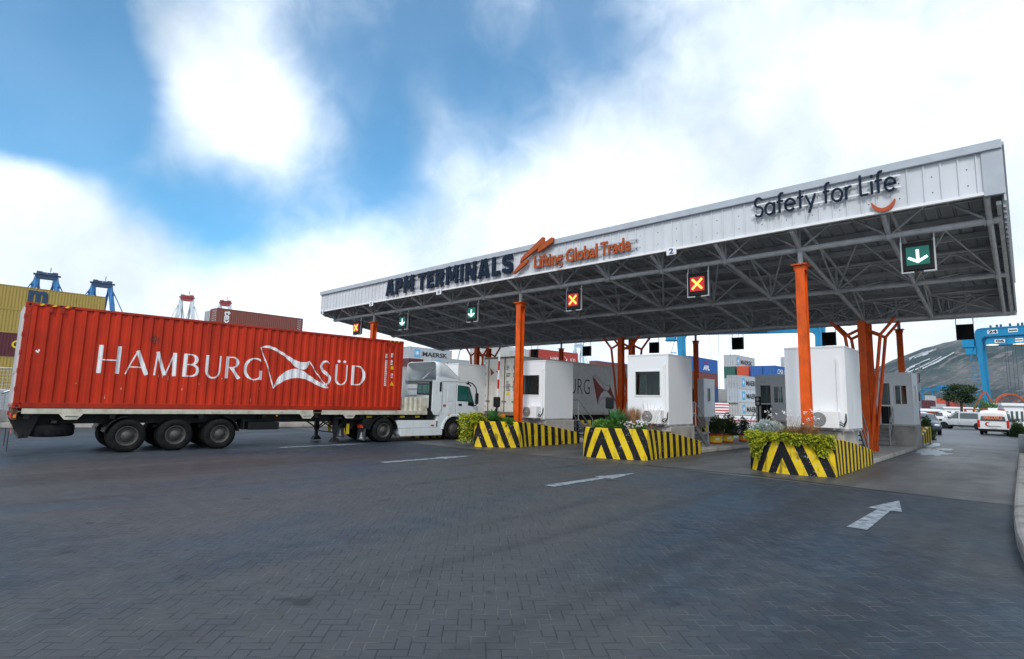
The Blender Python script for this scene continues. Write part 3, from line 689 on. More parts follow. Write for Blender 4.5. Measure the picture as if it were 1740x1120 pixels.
# ------------------------------------------------------------------ islands
ISL = [dict(xl=-6.08, xr=-3.88, L=(-6.09, 17.09), A=(-5.10, 16.50), N=(-3.86, 17.02), yend=22.2, rear=37.0, lab='traffic island nearest the camera with striped planter nose and flowers'),
       dict(xl=-11.35, xr=-9.2, L=(-11.32, 16.0), A=(-10.54, 15.70), N=(-9.14, 16.48), yend=20.7, rear=37.0, lab='middle traffic island with striped planter nose and yellow flower pots'),
       dict(xl=-16.5, xr=-14.85, L=(-16.25, 15.55), A=(-15.75, 15.20), N=(-14.72, 16.43), yend=20.7, rear=37.0, lab='far traffic island with striped planter nose in front of the truck cab'),
       dict(xl=-22.2, xr=-20.4, L=(-22.0, 16.4), A=(-21.4, 16.0), N=(-20.4, 16.6), yend=20.7, rear=37.0, lab='traffic island hidden behind the truck tractor'),
       dict(xl=-27.7, xr=-25.8, L=(-27.6, 16.4), A=(-26.8, 16.0), N=(-25.8, 16.6), yend=20.7, rear=37.0, lab='leftmost traffic island hidden behind the red container')]
def island(d):
    t = thing('traffic_island', d['lab'], 'traffic island', ((d['xl'] + d['xr']) / 2, d['yend'], 0), 0, 'striped traffic islands between the lanes')
    o = -t.location
    def child(mb, nm, m_, bevel=0):
        ob = mb.build(nm, m_, t, bevel); ob.data.transform(Matrix.Translation(o)); return ob
    xl, xr, ye = d['xl'], d['xr'], d['yend']
    sl_ = MB(); sl_.prism([(xl + .02, ye - 3.2), (xr - .02, ye - 3.2), (xr - .02, d['rear']), (xl + .02, d['rear'])], 'z', .003, .165); child(sl_, 'slab', 'conc', .03)
    # planter wall: rounded bow, flanks that fall away towards the booths
    L, A, Np = Vector(d['L']), Vector(d['A']), Vector(d['N'])
    def bez(a, c, b, n):
        return [a * (1 - t_) ** 2 + c * 2 * t_ * (1 - t_) + b * t_ ** 2 for t_ in [i / n for i in range(n + 1)]]
    ctrl = A * 2 - (L + Np) / 2
    bow = bez(L, A + (A - (L + Np) / 2) * .55, Np, 10)
    pts = [Vector((xl, ye))] + [Vector((xl, L.y + .5 + (ye - L.y - .5) * (1 - k / 8))) for k in range(1, 8)] + [Vector((xl, L.y + .5)), Vector((L.x - .0, L.y + .12))] + bow + [Vector((Np.x - .005 + .0, Np.y + .22)), Vector((xr, Np.y + .6))]
    pts += [Vector((xr, Np.y + .6 + (ye - Np.y - .6) * k / 8)) for k in range(1, 9)]
    # dedupe and measure
    cl = [pts[0]]
    for p in pts[1:]:
        if (p - cl[-1]).length > .03: cl.append(p)
    pts = cl; s = [0]
    for a, b in zip(pts[:-1], pts[1:]): s.append(s[-1] + (b - a).length)
    ia = min(range(len(pts)), key=lambda i: (pts[i] - A).length); s0 = s[ia]
    def top(p):
        k = max(0.0, (p.y - (Np.y + .3)) / (ye - Np.y - .3)); return .99 - .52 * (k ** 1.25)
    n = len(pts); nor = []
    for i in range(n):
        dd = (pts[min(n - 1, i + 1)] - pts[max(0, i - 1)]).normalized(); nor.append(Vector((dd.y, -dd.x)))
    wallv = []; th = .17
    for i in range(n):
        p, q = pts[i], pts[i] - nor[i] * th; z = top(p)
        wallv.append([(p.x, p.y, -.01), (p.x, p.y, z - .015), (p.x - nor[i].x * .02, p.y - nor[i].y * .02, z), (q.x, q.y, z), (q.x, q.y, -.01)])
    me = bpy.data.meshes.new('planter_wall'); vs = [v for w in wallv for v in w]; fs = []; uvs = []
    def U(i, z):
        a = s[i] - s0; front = s[ia] - 1.25 < s[i] < s0 + (s[ia + 1] - s[ia]) * 5
        lim = (Np - A).length + .25
        aa = abs(a)
        u = aa - .62 * (1 - z)  if aa < lim else aa - .62 * (1 - z) * max(.12, 1 - (aa - lim) / 1.2)
        return ((u - .0) / .37 + .25, z)
    for i in range(n - 1):
        for k in range(4):
            fs.append((i * 5 + k, (i + 1) * 5 + k, (i + 1) * 5 + k + 1, i * 5 + k + 1))
    # densify rows so that slanted stripes stay straight
    mb = []
    vs2, fs2, uv2 = [], [], []
    ROWS = 6; SUB = 4
    cols = []
    for i in range(n - 1):
        for q in range(SUB): cols.append((i, q / SUB))
    cols.append((n - 2, 1.0))
    def lerp(i, t_, k): a, b = Vector(wallv[i][k]), Vector(wallv[i + 1][k]); return a.lerp(b, t_)
    def UU(i, t_, z):
        a = (s[i] + (s[i + 1] - s[i]) * t_) - s0; lim = (Np - A).length + .3; aa = abs(a)
        sl2 = .42 if aa < lim else max(.08, .42 - (aa - lim) * .45)
        return ((aa - sl2 * (1 - z)) / .45 + .52, z)
    for (i, t_) in cols:
        lo, hi = lerp(i, t_, 0), lerp(i, t_, 1)
        for r in range(ROWS + 1):
            p = lo.lerp(hi, r / ROWS); vs2.append(p); uv2.append(UU(i, t_, p.z))
        for k in (2, 3, 4): p = lerp(i, t_, k); vs2.append(p); uv2.append(UU(i, t_, p.z if k < 4 else 1))
    H = ROWS + 4
    for c in range(len(cols) - 1):
        for r in range(H - 1): fs2.append((c * H + r, (c + 1) * H + r, (c + 1) * H + r + 1, c * H + r + 1))
    fs2.append(tuple(range(H))); fs2.append(tuple((len(cols) - 1) * H + r for r in range(H))[::-1])
    me.from_pydata([tuple(v + o) for v in vs2], [], fs2); me.materials.append(M['stripes'])
    ul = me.uv_layers.new(name='UVMap')
    for lp in me.loops: ul.data[lp.index].uv = uv2[lp.vertex_index]
    ob = bpy.data.objects.new('planter_wall', me); COL.objects.link(ob); ob.parent = t
    # soil fill
    inner = [pts[i] - nor[i] * (th + .004) for i in range(n)]
    ins = [p for p in inner if p.y < Np.y + 2.6]
    sb = MB(); sb.add([(p.x, p.y, .86) for p in ins], [tuple(range(len(ins)))]); child(sb, 'soil', 'soil')
    # rear barrier: low striped ramp wall at the far end
    rb = MB(); rb.prism([(d['rear'] - 3.0, .165), (d['rear'] + 1.4, 0.0), (d['rear'] + 1.4, .95), (d['rear'] + .6, .95), (d['rear'] - 3.0, .45)], 'x', xr - .24, xr - .06)
    rb.prism([(d['rear'] - 3.0, .165), (d['rear'] + 1.4, 0.0), (d['rear'] + 1.4, .95), (d['rear'] + .6, .95), (d['rear'] - 3.0, .45)], 'x', xl + .06, xl + .24)
    rb.box(xl + .245, xr - .245, d['rear'] + 1.2, d['rear'] + 1.39, 0, .95)
    me = rb.mesh('rear_barrier', 'stripes'); ul = me.uv_layers.new(name='UVMap')
    for lp in me.loops:
        c = me.vertices[lp.vertex_index].co; ul.data[lp.index].uv = (c.y / .95 + c.x / .42, c.z)
    me.transform(Matrix.Translation(o)); ob = bpy.data.objects.new('rear_barrier', me); COL.objects.link(ob); ob.parent = t
for d in ISL: island(d)
# ------------------------------------------------------------------ booths
def ac_unit(par, x, y, z):
    a = MB(); a.box(x, x + .80, y - .32, y - .03, z, z + .50); ob = a.build('air_conditioner', 'white2', par, bevel=.02)
    f = MB(); c = (x + .27, y - .325, z + .25)
    f.lathe([(0, -.004), (.21, -.004)], c, 'y', 28); f.build('fan_recess', 'black', ob)
    g = MB()
    for r in (.20, .165, .13, .095, .06): g.lathe([(r, -.012), (r - .011, -.016), (r - .022, -.012)], c, 'y', 28)
    for k in range(8): t_ = k * math.pi / 4; g.beam((c[0] + .05 * math.cos(t_), c[1] - .012, c[2] + .05 * math.sin(t_)), (c[0] + .2 * math.cos(t_), c[1] - .012, c[2] + .2 * math.sin(t_)), .008)
    g.lathe([(0, -.018), (.045, -.018), (.05, -.01)], c, 'y', 16); g.build('fan_grille', 'alu', ob)
    [MB().box(xx, xx + .04, y - .34, y, z - .05, z - .008).build('bracket', 'alu', ob) for xx in (x + .08, x + .66)]
    p = MB(); pts = [(x + .80, y - .2, z + .13), (x + .90, y - .16, z + .06), (x + .96, y - .1, z + .2), (x + .94, y - .05, z + .38)]
    p.path(pts, .018); p.path([(a_[0], a_[1] + .03, a_[2] + .06) for a_ in pts], .014); p.build('hose', 'black', ob)
def booth(label, x0, x1, y0, y1, zp, zt, px1=None, win=None, ac=None, trim=None, steps=None, m_='white', rearwin=True, vent=None, door=None, win2=None):
    """win etc. are (x0,x1,z0,z1) on the front wall"""
    t = thing('toll_booth', label, 'toll booth', ((x0 + x1) / 2, y0, 0)); o = Vector(((x0 + x1) / 2, y0, 0))
    def ch(mb, nm, mm, par=None, bevel=0):
        ob = mb.build(nm, mm, par or t, bevel); ob.data.transform(Matrix.Translation(-o)); return ob
    ch(MB().box(x0 - .06, px1 or x1 + .06, y0 + .04, y1 + .05, .15, zp - .03), 'plinth', 'conc', bevel=.02)
    ops = [w for w in (win, door, win2) if w]
    # walls: front built round its openings, the others whole
    w = MB(); th = .07
    xs = sorted({x0, x1} | {v for q in ops for v in q[:2]}); zz = sorted({zp, zt} | {v for q in ops for v in q[2:]})
    for a, b in zip(xs[:-1], xs[1:]):
        col0 = None
        for c, d in zip(zz[:-1], zz[1:]):
            mx, mz = (a + b) / 2, (c + d) / 2
            if any(q[0] < mx < q[1] and q[2] < mz < q[3] for q in ops): continue
            w.box(a, b, y0, y0 + th, c, d)
    if win:
        q = (y0 + .5, y1 - .6, zp + 1.0, zp + 1.9)
        w.box(x0, x0 + th, y0 + th, q[0], zp, zt); w.box(x0, x0 + th, q[1], y1 - th, zp, zt); w.box(x0, x0 + th, q[0], q[1], zp, q[2]); w.box(x0, x0 + th, q[0], q[1], q[3], zt)
        ch(MB().box(x0 + .02, x0 + .03, q[0], q[1], q[2], q[3]), 'side_pane', M['clear'])
    else: w.box(x0, x0 + th, y0 + th, y1 - th, zp, zt)
    sw = (y0 + .55, y1 - .7, zp + 1.0, zp + 1.9)     # side window in the right wall
    rw = rearwin
    if rw:
        w.box(x1 - th, x1, y0 + th, sw[0], zp, zt); w.box(x1 - th, x1, sw[1], y1 - th, zp, zt); w.box(x1 - th, x1, sw[0], sw[1], zp, sw[2]); w.box(x1 - th, x1, sw[0], sw[1], sw[3], zt)
    else: w.box(x1 - th, x1, y0 + th, y1 - th, zp, zt)
    if win or win2:
        q = (x0 + .35, x1 - .3, zp + 1.0, zp + 1.95)
        w.box(x0, q[0], y1 - th, y1, zp, zt); w.box(q[1], x1, y1 - th, y1, zp, zt); w.box(q[0], q[1], y1 - th, y1, zp, q[2]); w.box(q[0], q[1], y1 - th, y1, q[3], zt)
        rwf = MB(); rwf.box(q[0] - .03, q[1] + .03, y1 - .02, y1 + .02, q[2] - .03, q[2] + .02).box(q[0] - .03, q[1] + .03, y1 - .02, y1 + .02, q[3] - .02, q[3] + .03).box((q[0] + q[1]) / 2 - .03, (q[0] + q[1]) / 2 + .03, y1 - .02, y1 + .02, q[2] + .021, q[3] - .021)
        ob = ch(rwf, 'rear_window', 'white2'); ch(MB().box(q[0], q[1], y1 - .05, y1 - .04, q[2], q[3]), 'pane', M['clear'], ob)
        ch(MB().box(q[0] - .02, q[0] + .38, y1 - .10, y1 - .09, q[2] - .1, q[3] + .08), 'blind', 'white2')
    else: w.box(x0, x1, y1 - th, y1, zp, zt)
    wl = ch(w, 'wall', m_)
    for z in (zp + .9,):
        pass
    j = MB()
    for xx in ((x0 + .33, x1 - .02) if win else (x1 - .02,)): j.box(xx - .004, xx + .004, y0 - .004, y0 - .0005, zp + .02, zt - .06)
    if not win:
        for xx in (x0 + (x1 - x0) * .36,): j.box(xx - .003, xx + .003, y0 - .003, y0 - .0005, zp + .02, zt - .02)
    for yy in (y0 + (y1 - y0) * .5,): j.box(x1 + .0005, x1 + .003, yy - .003, yy + .003, zp + .02, zp + .98)
    ch(j, 'panel_joint', 'grey_panel')
    tr_ = MB(); tr_.box(x1 - .035, x1 + .006, y0 - .008, y0 - .001, zp, zt - .002).box(x0 - .006, x0 + .035, y0 - .008, y0 - .001, zp, zt - .002).box(x1 + .001, x1 + .008, y0, y0 + .035, zp, zt - .002).box(x1 + .001, x1 + .008, y1 - .035, y1, zp, zt - .002)
    ch(tr_, 'corner_trim', 'white2')
    bt = MB(); bt.box(x0 - .004, x1 + .004, y0 - .012, y0 - .0085, zp - .02, zp + .05).box(x1 + .0085, x1 + .012, y0, y1, zp - .02, zp + .05); ch(bt, 'base_flashing', 'alu')
    ch(MB().box(x0 - .015, x1 + .015, y0 - .015, y1 + .015, zt, zt + .06), 'roof', 'white2' if m_ == 'white' else 'grey_panel', bevel=.01)
    ch(MB().box(x0 + .07, x1 - .07, y0 + .07, y1 - .07, zp - .02, zp + .02), 'floor', 'conc_dark')
    bl = MB(); [bl.box(xx - .02, xx + .02, y0 - .05, y0 - .001, zp - .05, zp + .03) for xx in (x1 - .12, x0 + .12)]; [bl.box(x1 + .001, x1 + .045, yy - .02, yy + .02, zp - .05, zp + .03) for yy in (y0 + .5, y1 - .4)]
    ch(bl, 'anchor_bolt', 'alu')
    def window(q, sliding=False, nm='window', yy=None):
        a, b, c, d = q; f = MB(); fw = .045
        f.box(a - .03, b + .03, y0 - .025, y0 + .05, d - fw + .03, d + .03); f.box(a - .03, b + .03, y0 - .025, y0 + .05, c - .03, c + fw - .03)
        f.box(a - .03, a + fw - .03, y0 - .025, y0 + .05, c + fw - .03, d - fw + .03); f.box(b - fw + .03, b + .03, y0 - .025, y0 + .05, c + fw - .03, d - fw + .03)
        if sliding: mm = (a + b) / 2; f.box(mm - .02, mm + .02, y0 - .01, y0 + .04, c + .02, d - .02)
        ob = ch(f, nm, 'white2'); g = ch(MB().box(a + .012, b - .012, y0 + .012, y0 + .02, c + .012, d - .012), 'pane', M['clear'], ob); return ob
    if win: window(win)
    if win2: window(win2, True)
    if door:
        a, b, c, d = door; f = MB(); f.box(a - .04, a + .03, y0 - .03, y0 + .05, c, d); f.box(b - .03, b + .04, y0 - .03, y0 + .05, c, d); f.box(a - .04, b + .04, y0 - .03, y0 + .05, d, d + .05)
        if door[3] - door[2] > 1.5: f.box(a + .03, b - .03, y0 - .01, y0 + .03, c + .85, c + .92)
        ob = ch(f, 'door', 'white2'); ch(MB().box(a + .032, b - .032, y0 + .01, y0 + .02, c + .92, d - .01), 'pane', M['clear'], ob)
        ch(MB().box(a + .032, b - .032, y0 + .008, y0 + .022, c + .01, c + .85), 'panel', 'black' if m_ != 'white' else 'grey_panel', ob)
    if rw:
        f = MB(); xa = x1; a, b, c, d = sw
        f.box(xa - .04, xa + .025, a, a + .05, c, d); f.box(xa - .04, xa + .025, b - .05, b, c, d); f.box(xa - .04, xa + .025, a, b, c - .02, c + .03); f.box(xa - .04, xa + .025, a, b, d - .03, d + .02); f.box(xa - .03, xa + .015, (a + b) / 2 - .02, (a + b) / 2 + .02, c, d)
        ob = ch(f, 'side_window', 'white2'); ch(MB().box(xa - .025, xa - .015, a + .05, b - .05, c + .03, d - .03), 'pane', M['clear'], ob)
    # inside: desk, chair back and a wall board seen through the panes
    ins = MB(); ins.box(x0 + .1, x1 - .1, y0 + .1, y0 + .5, zp + .70, zp + .74); ins.box(x0 + .12, x0 + .4, y1 - .12, y1 - .08, zp + 1.1, zp + 1.9); ch(ins, 'desk', 'white2')
    ch(MB().box(x0 + .5, x0 + .85, y1 - .45, y1 - .38, zp + .6, zp + 1.25), 'chair_back', 'black')
    if trim: ch(MB().box(trim - .04, trim + .04, y0 - .05, y0 - .001, zp + .28, zt - .33), 'cable_duct', 'white2')
    if ac: ac_unit_local = ac_unit(t, ac - o.x, 0, zp + .06)
    if vent: ch(MB().box(vent - .08, vent + .08, y0 - .06, y0 - .001, zt - .38, zt - .2), 'wall_lamp', 'alu')
    if steps:
        side = 1; ys, ye_ = steps; s_ = MB(); n = 5; xs_ = x0 + .35
        s_ = MB(); zt_ = zp - .08
        s_.box(x0 + .1, x1 - .15, y1 + .05, y1 + .75, zt_, zt_ + .05)
        for k in range(n): s_.box(x0 + .35, x1 - .25, y1 + .75 + k * .22, y1 + .97 + k * .22, zt_ - (k + 1) * .17, zt_ - (k + 1) * .17 + .04)
        for xx in (x0 + .3, x1 - .2):
            s_.beam((xx, y1 + .72, zt_), (xx, y1 + .78 + n * .22, .15), .05, .18)
        ob = ch(s_, 'steps', 'steps')
        for xx in (x0 + .3, x1 - .2):
            h = MB(); h.path([(xx, y1 + .1, zt_), (xx, y1 + .1, zt_ + .95), (xx, y1 + .72, zt_ + .95), (xx, y1 + .78 + n * .22, 1.05), (xx, y1 + .78 + n * .22, .16)], .024); h.path([(xx, y1 + .1, zt_ + .5), (xx, y1 + .72, zt_ + .5), (xx, y1 + .78 + n * .22, .6)], .018); h.tube((xx, y1 + .72, zt_), (xx, y1 + .72, zt_ + .95), .022); ch(h, 'handrail', 'alu', ob)
def clear_glass():
    m, nt, N, L, b = nodes('clear_pane'); N.remove(b)
    out = [n for n in N if n.type == 'OUTPUT_MATERIAL'][0]
    g = N.new('ShaderNodeBsdfGlossy'); g.inputs['Roughness'].default_value = .02; g.inputs['Color'].default_value = (.8, .8, .8, 1); t = N.new('ShaderNodeBsdfTransparent'); t.inputs['Color'].default_value = (.62, .70, .70, 1)
    fr = N.new('ShaderNodeFresnel'); fr.inputs['IOR'].default_value = 1.5; mx = N.new('ShaderNodeMixShader')
    L.new(math_(N, L, 'MULTIPLY_ADD', fr.outputs[0], .5, .0, True), mx.inputs[0]); L.new(t.outputs[0], mx.inputs[1]); L.new(g.outputs[0], mx.inputs[2]); L.new(mx.outputs[0], out.inputs[0]); M['clear'] = m
clear_glass()
booth('large white windowless toll booth right behind the nearest orange column', -5.61, -3.93, 19.0, 20.95, 1.18, 3.66, px1=-4.06, ac=-4.90, trim=-4.12, steps=(1, 1), rearwin=False)
booth('white toll booth with square window on the middle island', -11.12, -9.45, 18.6, 20.52, 1.06, 3.60, win=(-10.80, -9.76, 2.13, 3.03), ac=-10.41, trim=-9.58, steps=(1, 1), rearwin=False)
booth('white toll booth with window partly behind the middle front orange column', -16.5, -15.02, 18.4, 20.38, 1.05, 3.52, win=(-16.32, -15.32, 2.08, 2.95), ac=-16.02, trim=-15.14, steps=(1, 1), rearwin=False)
booth('plain white toll booth behind the truck cab', -22.1, -20.45, 18.3, 20.3, 1.05, 3.52, win=(-21.9, -20.8, 2.08, 2.95), rearwin=False)
booth('plain white toll booth behind the red container', -27.6, -25.95, 18.3, 20.3, 1.05, 3.52, win=(-27.4, -26.3, 2.08, 2.95), rearwin=False)
booth('grey toll booth with open door on the right, rear end of nearest island', -5.46, -3.93, 32.3, 34.1, 1.10, 3.56, door=(-5.26, -4.80, 1.14, 3.10), win2=(-4.62, -4.15, 2.10, 3.00), vent=-5.15, m_='grey_panel', steps=None)
booth('grey toll booth with dark door window at the rear of the middle island', -11.2, -9.55, 32.5, 34.3, 1.05, 3.54, door=(-10.96, -10.36, 1.1, 3.01), win2=(-10.22, -9.76, 2.05, 2.94), vent=-10.75, m_='grey_panel')
booth('pale grey toll booth at the rear of the far striped island', -16.6, -15.1, 34.5, 36.2, 1.05, 3.46, win=(-16.3, -15.5, 2.0, 2.9), m_='grey_panel')
# front steps with handrails of the rear booths
def front_steps(label, x0, x1, y0, zp):
    t = thing('steel_steps', label, 'steps', ((x0 + x1) / 2, y0, .16), 0, 'steel steps at the booth doors'); s_ = MB(); n = 5
    for k in range(n): s_.box(x0 - (x0 + x1) / 2, x1 - (x0 + x1) / 2, -.1 - (k + 1) * .24, -.1 - k * .24, zp - .36 - k * .18, zp - .32 - k * .18)
    for s in (-1, 1): s_.beam((s * (x1 - x0) / 2, -.06, zp - .2), (s * (x1 - x0) / 2, -.1 - n * .24, .02), .04, .16)
    s_.build('stair', 'steps', t)
    for s in (-1, 1):
        h = MB(); x = s * ((x1 - x0) / 2 + .03); h.path([(x, -.08, zp - .2), (x, -.08, zp + .72), (x, -.1 - n * .24, .95), (x, -.1 - n * .24, .0)], .022); h.tube((x, -.08, zp + .3), (x, -.1 - n * .24, .5), .016); h.build('handrail', 'alu', t)
front_steps('grey steel steps with handrails below the nearest rear booth door', -5.3, -4.75, 32.25, 1.1)
front_steps('grey steel steps with handrails below the middle rear booth door', -11.0, -10.3, 32.45, 1.05)
# small roadside signals, barrier arms, loop boxes
def stub_signal(label, x, y, z0, h=.46, lens=True):
    t = thing('stub_signal', label, 'traffic light', (x, y, z0), 0, 'small black lane lights on posts')
    MB().tube((0, 0, 0), (0, 0, .9), .035, 10).build('post', 'black', t)
    b = MB(); b.box(-.14, .14, -.09, .09, .85, .85 + h); b.build('housing', 'black', t, bevel=.05)
    for k, z in enumerate((.85 + h * .28, .85 + h * .72) if lens else ()):
        MB().lathe([(0, -.10), (.085, -.10), (.095, -.085)], (0, 0, z), 'y', 16).build('lens', 'lens', t)
stub_signal('black two-lamp light beside the red container lane, in front of white reefer doors', -15.93, 16.42, .69, .42, False)
stub_signal('black rounded lane light among plants in front of the flag emblem', -10.9, 17.0, .77, .40, False)
stub_signal('two-lamp lane light on an orange box beside the right rear booth', -4.65, 36.5, .72, .62)
stub_signal('small lane light behind the flower pots', -10.4, 30.5, 1.0, .5)
def barrier(label, x, y, z, top, lean):
    t = thing('barrier_arm', label, 'barrier', (x, y, z), 0, 'raised red and white barrier arms')
    MB().box(-.16, .16, -.16, .16, 0, .75).build('cabinet', 'yellow_orange', t, bevel=.03)
    a, b = Vector((0, -.2, .65)), Vector((lean, -.2, top - z)); n = 7
    for k in range(n):
        MB().beam(a.lerp(b, k / n), a.lerp(b, (k + 1) / n), .085 - .006 * k, .05).build('arm_section', 'signwhite' if k % 2 == 0 else 'red', t)
M['yellow_orange'] = mat('orange_cabinet', (.80, .26, .01), .45, var=.06)
barrier('raised barrier arm in front of the white reefer doors', -16.12, 16.85, .5, 3.82, .05)
barrier('raised barrier arm beside the right rear booth', -4.25, 37.0, .17, 4.3, .15)
barrier('raised barrier arm between red container and truck cab', -21.4, 21.4, .17, 4.2, -.2)
# ------------------------------------------------------------------ container lorry in the foreground
TO = Vector((-20.11, 2.0, 0)); TRZ = -math.atan2(.76, 12.16)
def wheel_meshes(r=.49, w=.30, deep=.10, front=False):
    t = MB(); rr = r
    t.lathe([(rr * .60, -w), (rr * .80, -w - .005), (rr * .93, -w + .01), (rr, -w + .05), (rr, -.05), (rr * .93, -.01), (rr * .82, .008), (rr * .70, .006), (rr * .60, -.01), (rr * .58, -.03)], (0, 0, 0), 'x', 40)
    for k in range(4): t.lathe([(rr + .001, -w * (.25 + .17 * k) - .008), (rr - .004, -w * (.25 + .17 * k))], (0, 0, 0), 'x', 40)
    m = MB()
    if front:
        m.lathe([(rr * .60, -.02), (rr * .57, -.005), (rr * .54, -.02), (rr * .40, -.0), (rr * .36, .03), (rr * .30, .045), (rr * .14, .06), (0, .06)], (0, 0, 0), 'x', 32)
    else:
        m.lathe([(rr * .60, -.015), (rr * .57, -.002), (rr * .535, -.02), (rr * .51, -deep - .03), (rr * .36, -deep), (rr * .32, -deep + .03), (rr * .26, -deep + .05), (rr * .20, -.03), (rr * .12, -.005), (0, -.005)], (0, 0, 0), 'x', 32)
    for k in range(10):
        a = 2 * math.pi * k / 10; q = rr * (.44 if not front else .46); d = -deep - .01 if not front else -.012
        m.tube((d, q * math.cos(a), q * math.sin(a)), (d + .035, q * math.cos(a), q * math.sin(a)), .013, 6)
    return t.mesh('tyre', 'rubber'), m.mesh('rim', 'rim')
WM = wheel_meshes(); WF = wheel_meshes(front=True)
def wheel(par, x, y, z, side=1, dual=True, meshes=WM, r=1.0):
    e = bpy.data.objects.new('wheel', meshes[0]); COL.objects.link(e); e.parent = par; e.location = (x, y, z); e.scale = (r, r, r)
    if side < 0: e.rotation_euler = (0, 0, math.pi)
    rm = bpy.data.objects.new('rim', meshes[1]); COL.objects.link(rm); rm.parent = e
    if dual:
        i = bpy.data.objects.new('inner_tyre', meshes[0]); COL.objects.link(i); i.parent = e; i.location = (-.34, 0, 0)
    return e
def corr(y, y0=.14, p=.2785):
    u = ((y - y0) % p) / p
    if u < .36: return -.010
    if u < .50: return -.010 - .042 * (u - .36) / .14
    if u < .86: return -.052
    return -.052 + .042 * (u - .86) / .14
def breaks(a, b, y0=.14, p=.2785):
    out = []; k = 0
    while y0 + k * p < b:
        for u in (0, .36, .50, .86):
            y = y0 + (k + u) * p
            if a < y < b: out.append(y)
        k += 1
    return out
def conform(polys, name, m_, par, lift=.004):
    """paint lettering on the corrugated wall: cut at every fold and laid on the metal"""
    bm = bmesh.new()
    for v, f in polys:
        vs = [bm.verts.new((0, p[0], p[1])) for p in v]
        for q in f:
            try: bm.faces.new([vs[i] for i in q])
            except ValueError: pass
    bmesh.ops.triangulate(bm, faces=[f for f in bm.faces if len(f.verts) > 4])
    ya = min(v.co.y for v in bm.verts); yb = max(v.co.y for v in bm.verts)
    for y in breaks(ya, yb): bmesh.ops.bisect_plane(bm, geom=bm.verts[:] + bm.edges[:] + bm.faces[:], plane_co=(0, y, 0), plane_no=(0, 1, 0))
    for v in bm.verts: v.co.x = corr(v.co.y) + lift
    me = bpy.data.meshes.new(name); bm.to_mesh(me); bm.free(); me.materials.append(M[m_])
    o = bpy.data.objects.new(name, me); COL.objects.link(o); o.parent = par; return o
FLAG_TOP = [(6.33, 3.46), (6.48, 3.54), (6.64, 3.555), (6.85, 3.49), (7.07, 3.38), (7.30, 3.25), (7.52, 3.14), (7.70, 3.065), (7.85, 3.04), (8.0, 3.05), (8.13, 3.1), (8.13, 2.98), (8.08, 2.86), (7.95, 2.77), (7.74, 2.78), (7.58, 2.88), (7.41, 3.03), (7.2, 3.2), (6.95, 3.34), (6.75, 3.43), (6.55, 3.47)]
FLAG_BOT = [(6.86, 2.04), (6.93, 2.25), (7.02, 2.43), (7.15, 2.58), (7.31, 2.69), (7.46, 2.76), (7.61, 2.79), (7.87, 2.75), (8.2, 2.55), (8.55, 2.34), (8.95, 2.12), (8.82, 2.11), (8.70, 2.14), (8.52, 2.20), (8.36, 2.27), (8.18, 2.36), (8.02, 2.42), (7.86, 2.45), (7.7, 2.455), (7.5, 2.43), (7.33, 2.37), (7.16, 2.28), (7.04, 2.19), (6.93, 2.10)]
